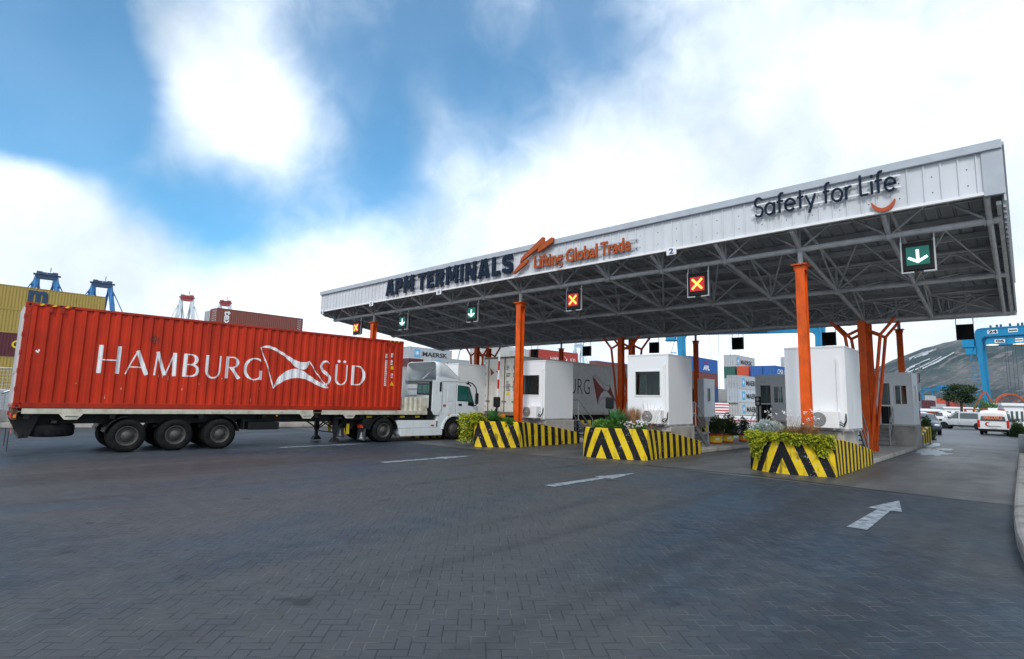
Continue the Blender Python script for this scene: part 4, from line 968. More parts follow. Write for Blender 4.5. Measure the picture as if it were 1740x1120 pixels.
def big_container():
    t = thing('shipping_container', 'large red corrugated shipping container lettered HAMBURG SÜD on the trailer', 'shipping container', TO, TRZ)
    Lc, Wc, zb_, zt = 12.19, 2.44, 1.30, 4.20
    m = MB(); ys = [.06, .14] + breaks(.141, Lc - .14) + [Lc - .14, Lc - .06]
    v = []
    for y in ys:
        x = corr(y) if .14 <= y <= Lc - .14 else -.03
        v += [(x, y, zb_ + .14), (x, y, zt - .07)]
    m.add(v, [(2 * i, 2 * i + 2, 2 * i + 3, 2 * i + 1) for i in range(len(ys) - 1)])
    v2 = [(-Wc - p[0], p[1], p[2]) for p in v]; m.add(v2, [(2 * i, 2 * i + 1, 2 * i + 3, 2 * i + 2) for i in range(len(ys) - 1)])
    m.add([(-.03, .05, zt - .02), (-Wc + .03, .05, zt - .02), (-Wc + .03, Lc - .05, zt - .02), (-.03, Lc - .05, zt - .02)], [(0, 1, 2, 3)])
    m.add([(-.03, Lc - .04, zb_), (-Wc + .03, Lc - .04, zb_), (-Wc + .03, Lc - .04, zt), (-.03, Lc - .04, zt)], [(0, 1, 2, 3)])
    m.add([(-.03, .05, zb_ + .05), (-Wc + .03, .05, zb_ + .05), (-Wc + .03, Lc - .05, zb_ + .05), (-.03, Lc - .05, zb_ + .05)], [(0, 1, 2, 3)])
    red = (.50, .030, .012, 1); dk = (.40, .036, .016, 1)
    o = m.build('wall', 'redpaint', t, recalc=False)
    f = MB()
    for x in (-.0, -Wc + .06):
        f.box(x - .06, x, .18, Lc - .18, zt - .075, zt + .0); f.box(x - .075, x - .0, .18, Lc - .18, zb_ + .0, zb_ + .15)
    for x in (-.0, -Wc + .16):
        f.box(x - .16, x, .003, .13, zb_ + .12, zt - .12); f.box(x - .12, x, Lc - .115, Lc - .003, zb_ + .12, zt - .12)
    for y in (.003, Lc - .12): f.box(-Wc + .18, -.18, y, y + .117, zt - .11, zt - .002); f.box(-Wc + .18, -.18, y, y + .117, zb_ + .002, zb_ + .12)
    o = f.build('frame', 'redframe', t, bevel=.008)
    for x in (-.178, -Wc):
        for y in (-.004, Lc - .174):
            for z in (zb_ - .004, zt - .112):
                c = MB(); c.box(x, x + .178, y, y + .178, z, z + .118)
                xo = x + .179 if x > -1 else x - .001
                c.lathe([(0, 0), (.034, 0)], (xo, y + .089, z + .06), 'x', 12, 1); c.build('corner_casting', ['redframe', 'black'], t)
    # door end
    d = MB(); d.box(-Wc / 2 + .01, -.165, .03, .06, zb_ + .14, zt - .12); d.box(-Wc + .165, -Wc / 2 - .01, .03, .06, zb_ + .14, zt - .12); d.build('door', 'redpaint', t)
    r = MB()
    for x in (-.45, -.95, -1.5, -2.0):
        r.tube((x, -.01, zb_ + .08), (x, -.01, zt - .06), .018, 8); r.box(x - .1, x + .1, -.035, -.015, zb_ + .95, zb_ + .99)
    r.build('lock_rod', 'alu', t)
    MB().box(-.165, -.145, -.03, .028, zb_ + .13, zt - .13).build('door_seal', 'signwhite', t)
    for (x, n) in ((-.03, 5),):
        h = MB(); [h.box(-.10, .012, -.012, .03, zb_ + .45 + k * .5, zb_ + .57 + k * .5) for k in range(n)]; h.build('hinge', 'redframe', t)
    # writing
    P_ = []
    for c, x0, x1, z0, z1 in (('H', 1.735, 2.30, 2.33, 3.16), ('A', 2.43, 3.03, 2.33, 3.06), ('M', 3.16, 3.79, 2.33, 3.07), ('B', 3.98, 4.45, 2.33, 3.07), ('U', 4.62, 5.12, 2.32, 3.07), ('R', 5.24, 5.73, 2.33, 3.07), ('G', 5.85, 6.45, 2.31, 3.08), ('S', 8.54, 9.03, 2.23, 3.15), ('U', 9.17, 9.70, 2.26, 3.05), ('D', 9.86, 10.46, 2.27, 3.05)):
        w, h = x1 - x0, z1 - z0
        for e, (st, wd) in enumerate(roman(c)):
            pts = [(x0 + a * w, z0 + b * h) for a, b in st]; k = .62
            v, f_ = ribbon(pts, [q * k for q in wd] if isinstance(wd, list) else wd * k); P_.append((v, f_))
    for cx_ in (9.31, 9.55): P_.append(([(cx_ + .055 * math.cos(i * .5236), 3.17 + .05 * math.sin(i * .5236)) for i in range(12)], [tuple(range(12))]))
    # separate lifts keep crossing strokes from sharing a plane
    for k in range(3): conform([q for i, q in enumerate(P_) if i % 3 == k], 'lettering', 'signwhite', t, .004 + .0012 * k)
    conform([(FLAG_TOP, [tuple(range(len(FLAG_TOP)))]), (FLAG_BOT, [tuple(range(len(FLAG_BOT)))])], 'flag_emblem', 'signwhite', t)
    conform([ribbon([(6.33, 3.47), (6.45, 3.2), (6.60, 2.85), (6.75, 2.45), (6.87, 2.04)], .035), ribbon([(8.13, 3.1), (8.35, 2.78), (8.6, 2.47), (8.95, 2.12)], .035)], 'flag_outline', 'signwhite', t, .006)
    rr = random.Random(3); ticks = []
    def column(y, z0, z1, w, h):
        z = z1
        while z > z0:
            hh = h * (.5 + .7 * rr.random())
            if rr.random() < .93: ticks.append(([(y - w / 2, z - hh), (y + w / 2 * (.4 + .6 * rr.random()), z - hh), (y + w / 2, z), (y - w / 2, z)], [(0, 1, 2, 3)]))
            z -= hh + .018
    column(11.40, 2.30, 3.62, .13, .07); column(11.66, 3.18, 3.66, .13, .07); column(11.70, 2.72, 2.82, .13, .05); column(11.70, 2.62, 2.68, .13, .05)
    for y, z in ((.33, 2.84), (.38, 2.86), (.36, 2.82)): ticks.append(([(y, z), (y + .035, z), (y + .03, z + .06), (y, z + .05)], [(0, 1, 2, 3)]))
    for k in range(13):
        y, z = .6 + 9 * rr.random(), 1.55 + rr.random() * .75; ticks.append(([(y, z), (y + .012, z), (y + .012, z + .02 + .12 * rr.random()), (y, z + .03)], [(0, 1, 2, 3)]))
    conform(ticks, 'painted_marks', 'signwhite', t, .005)
    conform([([(11.61, 2.98), (11.76, 2.98), (11.76, 3.12), (11.61, 3.12)], [(0, 1, 2, 3)]), ([(11.60, 2.32), (11.82, 2.32), (11.71, 2.52)], [(0, 1, 2)])], 'warning_label', 'yellow', t, .007)
    conform([([(3.12, 3.28), (3.28, 3.44), (3.12, 3.60), (2.96, 3.44)], [(0, 1, 2, 3)])], 'scuffed_diamond', 'scuff', t, .005)
    hz = MB()
    for k in range(6): hz.add([(.002, .28 + k * .14, zt - .06), (.002, .35 + k * .14, zt - .06), (.002, .39 + k * .14, zt - .008), (.002, .32 + k * .14, zt - .008)], [(0, 1, 2, 3)], k % 2)
    for k in range(5): hz.add([(.002, 11.5 + k * .1, zt - .06), (.002, 11.55 + k * .1, zt - .06), (.002, 11.58 + k * .1, zt - .008), (.002, 11.53 + k * .1, zt - .008)], [(0, 1, 2, 3)], k % 2)
    hz.build('height_tape', ['yellow', 'black'], t)
    for y in (.50, .76, 11.42, 11.66):
        MB().box(-.012, .015, y, y + .085, zt - .24, zt - .085).build('vent', 'redframe', t, bevel=.012)
def paints():
    for nm, col, amt in (('redpaint', (.49, .028, .006), .32), ('redframe', (.37, .024, .007), .6)):
        m, nt, N, L, b = nodes(nm); vec = N.new('ShaderNodeTexCoord').outputs['Object']
        n = noise(N, L, vec, .8, 6); c = mixrgb(N, L, ramp(N, L, n, .3, .7), tuple(x * .82 for x in col), tuple(x * 1.12 for x in col))
        st = noise(N, L, mapping(N, L, vec, (2, 2.6, .28)), 1.6, 7, .6); c = mixrgb(N, L, math_(N, L, 'MULTIPLY', ramp(N, L, st, .48, .7), amt), c, (.20, .016, .008)); b.inputs['Specular IOR Level'].default_value = .25
        ru = noise(N, L, vec, 7, 7, .7); c = mixrgb(N, L, math_(N, L, 'MULTIPLY', ramp(N, L, ru, .64, .72), amt * 1.5, None, True), c, (.10, .035, .02))
        L.new(c, b.inputs['Base Color']); L.new(math_(N, L, 'MULTIPLY_ADD', st, .3, .32), b.inputs['Roughness'])
        bp = N.new('ShaderNodeBump'); bp.inputs['Strength'].default_value = .25; bp.inputs['Distance'].default_value = .02
        L.new(noise(N, L, mapping(N, L, vec, (1, 1.5, .8)), 2.2, 4), bp.inputs['Height']); L.new(bp.outputs[0], b.inputs['Normal']); M[nm] = m
    M['scuff'] = mat('scuffed_paint', (.20, .03, .02), .7, var=.6, scale=25)
paints(); big_container()
def trailer():
    t = thing('semi_trailer', 'beige and black three-axle skeletal semi trailer under the red container', 'trailer', TO, TRZ)
    for x in (-.10, -2.44):
        b = MB(); b.box(x, x + .10, .20, 8.4, 1.14, 1.285); b.box(x, x + .10, 8.75, 13.55, 1.12, 1.285)
        b.box(x - .0, x + .106, 1.15, 1.17, 1.14, 1.288)
        b.build('side_beam', 'beige', t, bevel=.008)
    for x in (-.72, -1.84):
        MB().box(x, x + .12, .25, 9.6, .84, 1.125).box(x, x + .12, 9.6, 13.5, .98, 1.125).build('chassis_rail', 'dark', t)
    for y in (.25, 2.2, 4.6, 6.6, 8.5, 10.4, 12.1): MB().box(-2.34, -.10, y, y + .14, 1.0, 1.13).build('cross_member', 'dark', t)
    for y in (1.0, 7.9, 9.6):
        for x in (.003,):
            MB().prism([(y, 1.142), (y + .55, 1.142), (y + .42, .98), (y + .13, .98)], 'x', -.05, .0).build('lashing_bracket', 'beige', t)
            MB().tube((.006, y + .14, 1.09), (.006, y + .42, 1.09), .02, 8).build('lashing_bar', 'alu', t)
    for y in (2.67, 3.95, 5.25):
        for x, s in ((0.0, 1), (-2.44, -1)): wheel(t, x, y, .485, s)
        MB().tube((-2.2, y, .485), (-.25, y, .485), .07, 12).build('axle', 'dark', t)
        MB().box(-.75, -.65, y - .5, y + .5, .70, .78).box(-1.79, -1.69, y - .5, y + .5, .70, .78).build('spring', 'dark', t)
    def guard(y, a0, a1):
        for x in (-.62, -2.44):
            g = MB(); pts = [(y + .60 * math.cos(R_(a)), .485 + .60 * math.sin(R_(a))) for a in range(a0, a1 + 1, 8)]; pin = [(y + .575 * math.cos(R_(a)), .485 + .575 * math.sin(R_(a))) for a in range(a0, a1 + 1, 8)]
            g.prism(pts + pin[::-1], 'x', x, x + .62); g.build('mudguard', 'black', t)
    guard(2.67, 96, 172); guard(5.25, 8, 84)
    for x in (-.66, -2.44):
        MB().box(x, x + .64, 5.95, 6.0, .62, .95).build('mud_flap', 'black', t)
    sp = bpy.data.objects.new('spare_wheel', WM[0]); COL.objects.link(sp); sp.parent = t; sp.location = (-.65, .92, .84); sp.rotation_euler = (0, -math.pi / 2, 0); sp.scale = (1.15, 1.1, 1.1)
    MB().box(-1.2, -.05, .86, .98, .88, .95).build('spare_carrier', 'dark', t)
    # rear bumper and lights
    b = MB(); b.prism([(.02, 1.12), (.62, 1.12), (.42, .48), (.24, .48), (.02, .95)], 'x', -.30, -.24); b.prism([(.02, 1.12), (.62, 1.12), (.42, .48), (.24, .48), (.02, .95)], 'x', -2.20, -2.14); b.box(-2.4, -.04, .20, .28, .48, .60); b.build('bumper', 'dark', t)
    MB().box(-2.42, -.02, .02, .12, .98, 1.27).build('rear_beam', 'rusty', t)
    for x in (-.28, -2.34): MB().box(x, x + .24, -.015, .018, 1.03, 1.16).build('tail_light', 'red', t)
    MB().box(-.012, .012, .04, .1, 1.03, 1.12).build('marker_light', 'amber', t)
    [MB().box(x, x + .44, .0, .012, .14, .66).build('rear_flap', 'black', t) for x in (-.46, -2.4)]
    MB().box(-.03, .0, .03, .05, .62, .86).build('reflector', 'striped_red', t)
    MB().box(-.9, -.06, 6.14, 7.2, .60, .85).build('tool_box', 'black', t, bevel=.02)
    for y in (7.05, 8.1): MB().box(-.035, -.01, y, y + .05, 1.06, 1.11).build('marker_light', 'amber', t)
    # landing legs
    for x in (-.42, -2.05):
        l = MB(); l.box(x, x + .15, 9.40, 9.56, .45, 1.12); l.box(x + .02, x + .13, 9.43, 9.53, .20, .45); l.prism([(9.30, .06), (9.66, .06), (9.55, .22), (9.41, .22)], 'x', x - .06, x + .21)
        l.build('landing_leg', 'dark', t)
        b = MB(); b.tube((x + .07, 9.42, .55), (x + .07, 8.75, 1.0), .03, 8); b.tube((x + .07, 9.54, .55), (x + .07, 10.1, 1.05), .03, 8); b.build('leg_brace', 'dark', t)
    b = MB(); b.tube((-2.0, 9.48, .42), (-.35, 9.48, .42), .025, 8); b.tube((-2.0, 9.48, .45), (-.4, 9.48, 1.0), .025, 8); b.build('leg_tie', 'dark', t)
    # headboard box on the gooseneck
    h = MB(); h.box(-2.42, -.04, 13.22, 13.56, 1.288, 1.86); h.build('headboard', 'beige', t, bevel=.01)
    c = MB(); ys = [12.26 + k * .12 for k in range(9)]
    v = []
    for i, y in enumerate(ys): x = -.06 if i % 2 == 0 else -.10; v += [(x, y, 1.288), (x, y, 1.86), (x, y + .07, 1.288), (x, y + .07, 1.86)]
    c.add(v, [(2 * i, 2 * i + 2, 2 * i + 3, 2 * i + 1) for i in range(len(v) // 2 - 1)]); c.build('headboard_side', 'beige', t)
    MB().box(-2.4, -.2, 12.24, 12.3, 1.288, 1.84).build('headboard_back', 'beige', t)
M['rusty'] = mat('rusty_steel', (.10, .045, .025), .8, var=.5, scale=8)
M['striped_red'] = mat('reflective_strip', (.5, .12, .10), .4, var=.6, scale=14)
trailer()
def tractor():
    t = thing('truck_tractor', 'pale grey truck tractor with roof deflector hauling the red container', 'truck', TO, TRZ)
    prof = [(14.02, 1.08), (14.02, 2.58), (14.10, 2.66), (15.45, 2.66), (15.68, 2.60), (15.86, 2.42), (16.34, 1.66), (16.46, 1.45), (16.52, .9), (16.5, .42), (15.70, .42)]
    prof += [(15.05 + .62 * math.cos(R_(a)), .46 + .60 * math.sin(R_(a))) for a in range(10, 171, 16)] + [(14.40, .66), (14.30, .92), (14.22, 1.08)]
    cab = MB().prism(prof, 'x', -2.46, -.02).build('cab', 'cab', t, bevel=.05)
    # arch lip
    a = MB(); o_ = [(15.05 + .70 * math.cos(R_(q)), .46 + .68 * math.sin(R_(q))) for q in range(-2, 184, 12)]; i_ = [(15.05 + .60 * math.cos(R_(q)), .46 + .585 * math.sin(R_(q))) for q in range(-2, 184, 12)]
    a.prism(o_ + i_[::-1], 'x', -.10, .02); a.build('arch_lip', 'cab', t, bevel=.012)
    a = MB(); a.prism([(14.12, .22), (14.42, .22), (14.44, .60), (14.34, .98), (14.2, 1.06), (14.10, 1.06)], 'x', -.5, -.03); a.build('rear_valance', 'cab', t, bevel=.02)
    # side extender behind the cab
    e = MB(); e.prism([(13.90, 1.12), (13.78, 1.3), (13.80, 2.62), (14.30, 2.64), (14.30, 1.35), (14.16, 1.10)], 'x', -.06, .004); e.build('side_fairing', 'cab', t, bevel=.012); e = MB(); e.prism([(13.90, 1.12), (13.78, 1.3), (13.80, 2.62), (14.016, 2.64), (14.016, 1.10)], 'x', -2.48, -2.42); e.build('side_fairing', 'cab', t, bevel=.012)
    MB().prism([(14.16, 2.12), (14.27, 2.16), (14.27, 2.56), (14.16, 2.56)], 'x', .0045, .010).build('vent', 'black', t)
    # panel lines and inset panels on the side
    ln = MB()
    for y, z0, z1 in ((14.34, 1.1, 2.58), (15.12, 1.02, 2.52), (14.34, 1.1, 1.1)): ln.box(-.021, -.0175, y, y + .012, z0, z1)
    ln.box(-.021, -.0175, 15.13, 16.28, 1.02, 1.03); ln.build('panel_gap', 'dark', t)
    for z0, z1 in ((1.72, 2.46), (1.16, 1.62)):
        q = MB(); y0, y1 = 14.62, 15.02
        q.box(-.026, -.012, y0, y1, z0, z1); q.build('side_panel', 'cab', t, bevel=.006)
    # door: window, quarter light, handle
    MB().prism([(15.17, 1.03), (16.30, 1.03), (16.36, 1.50), (15.90, 2.50), (15.17, 2.52)], 'x', -.03, -.0125).build('door', 'cab', t, bevel=.004)
    w = MB().prism([(15.20, 1.74), (15.82, 1.72), (15.82, 2.42), (15.20, 2.46)], 'x', -.02, -.0085).build('door_window', 'black', t)
    MB().prism([(15.235, 1.78), (15.78, 1.765), (15.78, 2.30), (15.70, 2.385), (15.235, 2.41)], 'x', -.019, -.006).build('pane', 'glass_green', w)
    w = MB().prism([(15.83, 1.54), (16.20, 1.50), (16.20, 1.62), (15.88, 2.40), (15.83, 2.41)], 'x', -.02, -.0085).build('quarter_window', 'black', t)
    MB().prism([(15.855, 1.70), (16.12, 1.66), (15.88, 2.30), (15.855, 2.31)], 'x', -.019, -.006).build('pane', 'glass_green', w)
    MB().box(-.018, .006, 15.27, 15.46, 1.52, 1.62).build('door_handle', 'black', t, bevel=.01)
    MB().box(-.018, -.004, 14.40, 14.56, 1.48, 1.58).build('badge', 'red_badge', t)
    MB().box(-.018, .004, 14.68, 14.78, 1.08, 1.12).build('side_marker', 'amber', t)
    # windscreen and front
    ws = MB(); ws.add([(-.14, 15.92, 2.46), (-2.34, 15.92, 2.46), (-2.34, 16.385, 1.70), (-.14, 16.385, 1.70)], [(0, 1, 2, 3)]); ws.build('windscreen', 'glass_green', t)
    MB().box(-2.3, -.2, 16.515, 16.54, .6, 1.25).build('grille', 'black', t)
    for x in (-.42, -2.36): MB().box(x, x + .34, 16.51, 16.56, .62, .85).build('headlight', 'lens', t)
    MB().prism([(15.60, 2.62), (15.95, 2.60), (16.12, 2.46), (16.08, 2.42), (15.9, 2.53)], 'x', -2.3, -.14).build('sun_visor', 'black', t)
    # rear wall details
    rw = MB(); rw.box(-1.50, -.28, 13.985, 14.015, 2.0, 2.50); w = rw.build('rear_window', 'black', t)
    for k in range(3): MB().box(-1.45 + k * .385, -1.10 + k * .385, 13.975, 13.984, 2.05, 2.45).build('pane', 'glass_green', w)
    MB().box(-.36, -.08, 13.84, 14.0, 1.15, 2.58).build('air_intake', 'black', t, bevel=.02)
    r = MB(); [r.box(-2.3, -1.55, 13.985, 14.016, z, z + .02) for z in (1.75, 1.95, 2.25, 2.50)]; r.build('wall_rib', 'cab_in', t)
    MB().box(-2.44, -.04, 13.90, 14.2, 2.60, 2.68).build('roof_shelf', 'cab_in', t)
    # roof deflector, an open shell
    st = [(13.98, 3.50), (14.25, 3.50), (14.6, 3.42), (15.0, 3.18), (15.3, 2.92), (15.46, 2.72)]; v = []; n = 10
    for y, z in st:
        x0, x1 = -2.44, -.04; zb_ = 2.665; c = min(.22, (z - zb_) * .5); ins = (y - 13.98) * .10
        v += [(x1 - ins * .3, y, zb_), (x1 - .02 - ins * .5, y, z - c), (x1 - .05 - ins * .6, y, z - c * .45), (x1 - .13 - ins * .7, y, z - c * .12), (x1 - .28 - ins, y, z),
              (x0 + .28 + ins, y, z), (x0 + .13 + ins * .7, y, z - c * .12), (x0 + .05 + ins * .6, y, z - c * .45), (x0 + .02 + ins * .5, y, z - c), (x0 + ins * .3, y, zb_)]
    d = MB(); d.add(v, [(k * n + i, k * n + i + 1, (k + 1) * n + i + 1, (k + 1) * n + i) for k in range(len(st) - 1) for i in range(n - 1)], smooth=True)
    k = len(st) - 1; d.add(v[k * n:], [tuple(range(n))]); o = d.build('roof_deflector', 'cab', t)
    so_ = o.modifiers.new('thick', 'SOLIDIFY'); so_.thickness = .035; so_.offset = -1
    MB().prism([(13.99, 2.61), (13.99, 2.80), (14.6, 2.78), (15.45, 2.68), (15.62, 2.61)], 'x', -2.45, -2.4).build('roof_fairing', 'cab', t, bevel=.01)
    MB().prism([(13.99, 2.61), (13.99, 2.80), (14.6, 2.78), (15.45, 2.68), (15.62, 2.61)], 'x', -.05, .0).build('roof_fairing', 'cab', t, bevel=.01)
    MB().tube((-1.2, 14.05, 2.70), (-1.0, 14.7, 3.36), .018, 8).build('deflector_stay', 'alu', t)
    # mirrors
    m = MB(); m.path([(-.04, 15.78, 2.64), (.10, 15.98, 2.56), (.17, 16.14, 2.36), (.18, 16.20, 2.0)], .028); m.path([(.18, 16.2, 1.62), (.12, 16.18, 1.55), (-.02, 16.1, 1.52)], .022); mo = m.build('mirror_arm', 'black', t)
    MB().box(.08, .26, 16.16, 16.25, 1.62, 2.12).build('mirror', 'black', mo, bevel=.03)
    m = MB(); m.path([(-2.44, 15.78, 2.64), (-2.6, 16.0, 2.5), (-2.66, 16.2, 2.0)], .028); mo = m.build('mirror_arm', 'black', t); MB().box(-2.74, -2.56, 16.16, 16.25, 1.62, 2.12).build('mirror', 'black', mo, bevel=.03)
    # skirts / tanks
    for x in (-.52, -2.46):
        s = MB(); s.box(x, x + .50, 12.26, 14.12, .22, .54); s.box(x + .0, x + .485, 12.10, 14.38, .55, .88)
        s.prism([(12.10, .56), (12.26, .54), (12.26, .24), (12.20, .30)], 'x', x, x + .48); s.build('side_skirt', 'cab', t, bevel=.015)
    MB().box(-.045, -.01, 13.78, 13.94, .64, .69).build('side_marker', 'red', t)
    MB().box(-.04, -.012, 14.08, 14.12, .6, .86).build('skirt_gap', 'black', t)
    # chassis with hazard tape
    for x in (-.80, -1.78): MB().box(x, x + .10, 9.95, 15.9, .62, .90).build('chassis_rail', 'dark', t)
    for k in range(16):
        MB().box(-.30, -.282, 10.0 + k * .26, 10.24 + k * .26, .985, 1.06).build('hazard_tape', 'yellow' if k % 3 == 0 else 'black', t)
    MB().box(-.9, -.28, 10.0, 14.0, .92, .98).build('deck_plate', 'dark', t)
    MB().lathe([(0, .12), (.45, .12), (.48, .08), (.48, 0)], (-1.23, 11.3, .98), 'z', 24).build('fifth_wheel', 'dark', t)
    MB().box(-.7, -.1, 13.6, 13.98, .9, 1.4).build('battery_box', 'black', t)
    # axles and wheels
    for x, s in ((.0, 1), (-2.46, -1)):
        wheel(t, x, 11.44, .49, s); wheel(t, x - .03 * s, 15.05, .475, s, False, WF, .97)
    MB().tube((-2.2, 11.44, .49), (-.25, 11.44, .49), .09, 12).build('axle', 'dark', t); MB().tube((-2.2, 15.05, .49), (-.25, 15.05, .49), .07, 12).build('axle', 'dark', t)
    for x in (-.66, -2.46):
        g = MB(); an = list(range(4, 177, 8)); po = [(11.44 + .66 * math.cos(R_(q)), .47 + .60 * math.sin(R_(q))) for q in an]; pi_ = [(11.44 + .635 * math.cos(R_(q)), .47 + .575 * math.sin(R_(q))) for q in an]
        g.prism(po + pi_[::-1], 'x', x, x + .66); g.prism([(10.80, .5), (10.92, .95), (10.55, .95), (10.45, .7)], 'x', x + .04, x + .62); g.build('mudguard', 'black', t)
        f = MB().box(x + .02, x + .62, 10.60, 10.63, .10, .58).build('mud_flap', 'flapgrey', t)
        tr = MB(); v_, f_ = ribbon([(-.09, .0), (0, .26), (.09, 0)], .05); tr.mapped(v_, f_, (x + .36, 10.594, .14), (1, 0, 0), (0, 0, 1)); v_, f_ = ribbon([(-.05, .06), (.05, .06)], .04); tr.mapped(v_, f_, (x + .36, 10.592, .14), (1, 0, 0), (0, 0, 1)); tr.build('flap_emblem', 'signwhite', f)
    for x in (-.40, -2.44): MB().box(x, x + .36, 10.44, 10.52, .60, .72).build('tail_light', 'red_amber', t)
    MB().box(-1.9, -.5, 10.2, 10.3, .55, .75).build('rear_beam', 'dark', t)
    for x in (-.46, -2.05): MB().box(x, x + .035, 10.0, 10.12, .35, .75).build('cable_loop', 'yellow', t)
M['red_badge'] = mat('red_badge', (.45, .12, .13), .5, var=.3, scale=20)
M['red_amber'] = mat('tail_lens', (.5, .05, .02), .3, var=.5, scale=10)
M['flapgrey'] = mat('mud_flap_rubber', (.06, .07, .08), .7, var=.3, scale=6)
tractor()
# ------------------------------------------------------------------ planting
M['wall_blue'] = mat('blue_grey_panel', (.22, .28, .33), .6, var=.08); M['potred'] = mat('pot_red', (.55, .07, .02), .5); M['orangeyel'] = mat('pot_orange', (.7, .36, .05), .5)
def leaf(mb, p, d, up, ln, wd, mi=0, fold=.25):
    d = d.normalized(); s = d.cross(up)
    if s.length < 1e-3: s = Vector((1, 0, 0))
    s.normalize(); n = s.cross(d)
    a = p; b = p + d * ln * .5 + s * wd / 2 + n * fold * wd; c = p + d * ln; e = p + d * ln * .5 - s * wd / 2 + n * fold * wd
    mb.add([a, b, c, e], [(0, 1, 2), (0, 2, 3)], mi)
def rvec(r): 
    while True:
        v = Vector((r.uniform(-1, 1), r.uniform(-1, 1), r.uniform(-1, 1)))
        if .05 < v.length < 1: return v.normalized()
def bow_pt(d, t):
    L, A, Np = Vector(d['L']), Vector(d['A']), Vector(d['N']); c = A + (A - (L + Np) / 2) * .55
    return L * (1 - t) ** 2 + c * 2 * t * (1 - t) + Np * t ** 2
def trailing(label, d, hang, n, t0=0, t1=1, spread=.16, seed=1, lift=.12, back=.45, side=None):
    r = random.Random(seed); mb = MB()
    for k in range(n):
        t = t0 + (t1 - t0) * r.random(); h = hang(t)
        p = bow_pt(d, t); q = bow_pt(d, min(1, t + .02)) - bow_pt(d, max(0, t - .02)); q.normalize(); out = Vector((q.y, -q.x))
        if r.random() < h / (h + .35):
            z = 1.0 - h * (r.random() ** .8); o = r.uniform(.0, spread) * (1 - .5 * max(0, (1 - z) / max(.05, h)))
        else:
            z = 1.0 + r.random() * lift; o = -back * r.random() ** 1.2 + .1
        pos = Vector((p.x + out.x * o, p.y + out.y * o, z)); dv = (Vector((out.x, out.y, -.5)) + rvec(r) * .9)
        leaf(mb, pos, dv, rvec(r), r.uniform(.04, .135), r.uniform(.025, .07))
    if side:
        for k in range(side[4]):
            f = r.random(); y = side[0] + (side[1] - side[0]) * f; z = side[2] + (side[3] - side[2]) * r.random() ** .7 * (1 - .25 * f)
            pos = Vector((d['xl'] - r.uniform(-.30, .16) * (.4 + .6 * (1 - abs(f - .35))), y, z)); leaf(mb, pos, Vector((-.6, -.5, -.4)) + rvec(r), rvec(r), r.uniform(.07, .13), r.uniform(.04, .07))
    o = mb.build('trailing_plant', 'lime', None, recalc=False); tag(o, label, 'plant')
def g1(t):
    return .05 + .62 * math.exp(-((t - .17) / .10) ** 2) + .42 * math.exp(-((t - .90) / .09) ** 2) + .12 * math.exp(-((t - .65) / .1) ** 2)
trailing('yellow-green trailing plant hanging over the nearest striped planter', ISL[0], g1, 5200, -.02, 1.0, seed=2)
trailing('yellow-green bush spilling over the planter beside the truck wheel', ISL[2], lambda t: .35 * math.exp(-(t / .12) ** 2) + .04, 2300, -.05, .42, seed=4, lift=.30, side=(14.95, 17.2, .12, 1.30, 3600))
def bush(label, mat_, c, rx, ry, rz_, n, ll, wd, seed=1, cat='bush', name='bush', stems=True, group=None, clumps=9):
    r = random.Random(seed); c = Vector(c); t = thing(name, label, cat, c, 0, group); mb = MB(); st = MB()
    cl = []
    for k in range(clumps):
        v = rvec(r); v.z = abs(v.z) * .9 + .1; cl.append(Vector((v.x * rx * .62, v.y * ry * .62, v.z * rz_ * .62)))
        if stems: st.tube((0, 0, 0), cl[-1], .012, 5, .005)
    for k in range(n):
        q = cl[r.randrange(clumps)]; v = rvec(r) * (r.random() ** .4); p = q + Vector((v.x * rx * .42, v.y * ry * .42, v.z * rz_ * .42))
        if p.z < .0: p.z = abs(p.z) * .3
        leaf(mb, p, v + Vector((0, 0, .3)) + rvec(r) * .5, rvec(r), ll * r.uniform(.6, 1.3), wd * r.uniform(.7, 1.3))
    mb.build('foliage', mat_, t, recalc=False)
    if stems: st.build('stem', 'bark', t)
    return t
bush('silvery grey-leaved bush behind the nearest planter front', 'silver', (-5.72, 17.55, .86), .62, .45, .52, 3800, .10, .03, 11)
bush('reddish brown low plant in the nearest planter below the orange column', 'brownleaf', (-4.75, 17.05, .88), .48, .32, .36, 1600, .11, .025, 12)
bush('small dark green plant beside silver bush in nearest planter', 'green', (-5.1, 17.3, .88), .28, .25, .36, 700, .09, .03, 13)
bush('leafy green shrub in the middle striped planter', 'green', (-10.55, 16.35, .86), .62, .42, .38, 2600, .12, .05, 14)
bush('pale-flowered green shrub at right end of the middle planter', 'green', (-9.6, 16.75, .86), .45, .32, .30, 1500, .09, .03, 15)
bush('low green shrub in the far striped planter', 'green', (-15.35, 16.3, .86), .55, .4, .25, 1500, .11, .05, 16)
def flowers(label, c, rx, rz_, n, seed, h=.02):
    r = random.Random(seed); mb = MB(); st = MB(); t = thing('wild_flower', label, 'flower', c)
    for k in range(n):
        a = Vector((r.uniform(-.3, .3) * rx, r.uniform(-.25, .25), 0)); b = a + Vector((r.uniform(-1, 1) * rx * .7, r.uniform(-.2, .2), r.uniform(.4, 1) * rz_))
        m_ = (a + b) / 2 + Vector((0, 0, .1 * rz_)); st.tube(a, m_, .0028, 4); st.tube(m_, b, .0025, 4)
        for j in range(3): mb.obox(b + rvec(r) * .03, (h * r.uniform(.6, 1.2),) * 3, Matrix.Rotation(r.random() * 3, 3, rvec(r)))
    st.build('stalk', 'dry', t); mb.build('blossom', 'flower', t)
flowers('thin wispy stalks with tiny white flowers before the nearest booth', (-4.85, 17.0, .95), .85, .85, 46, 21)
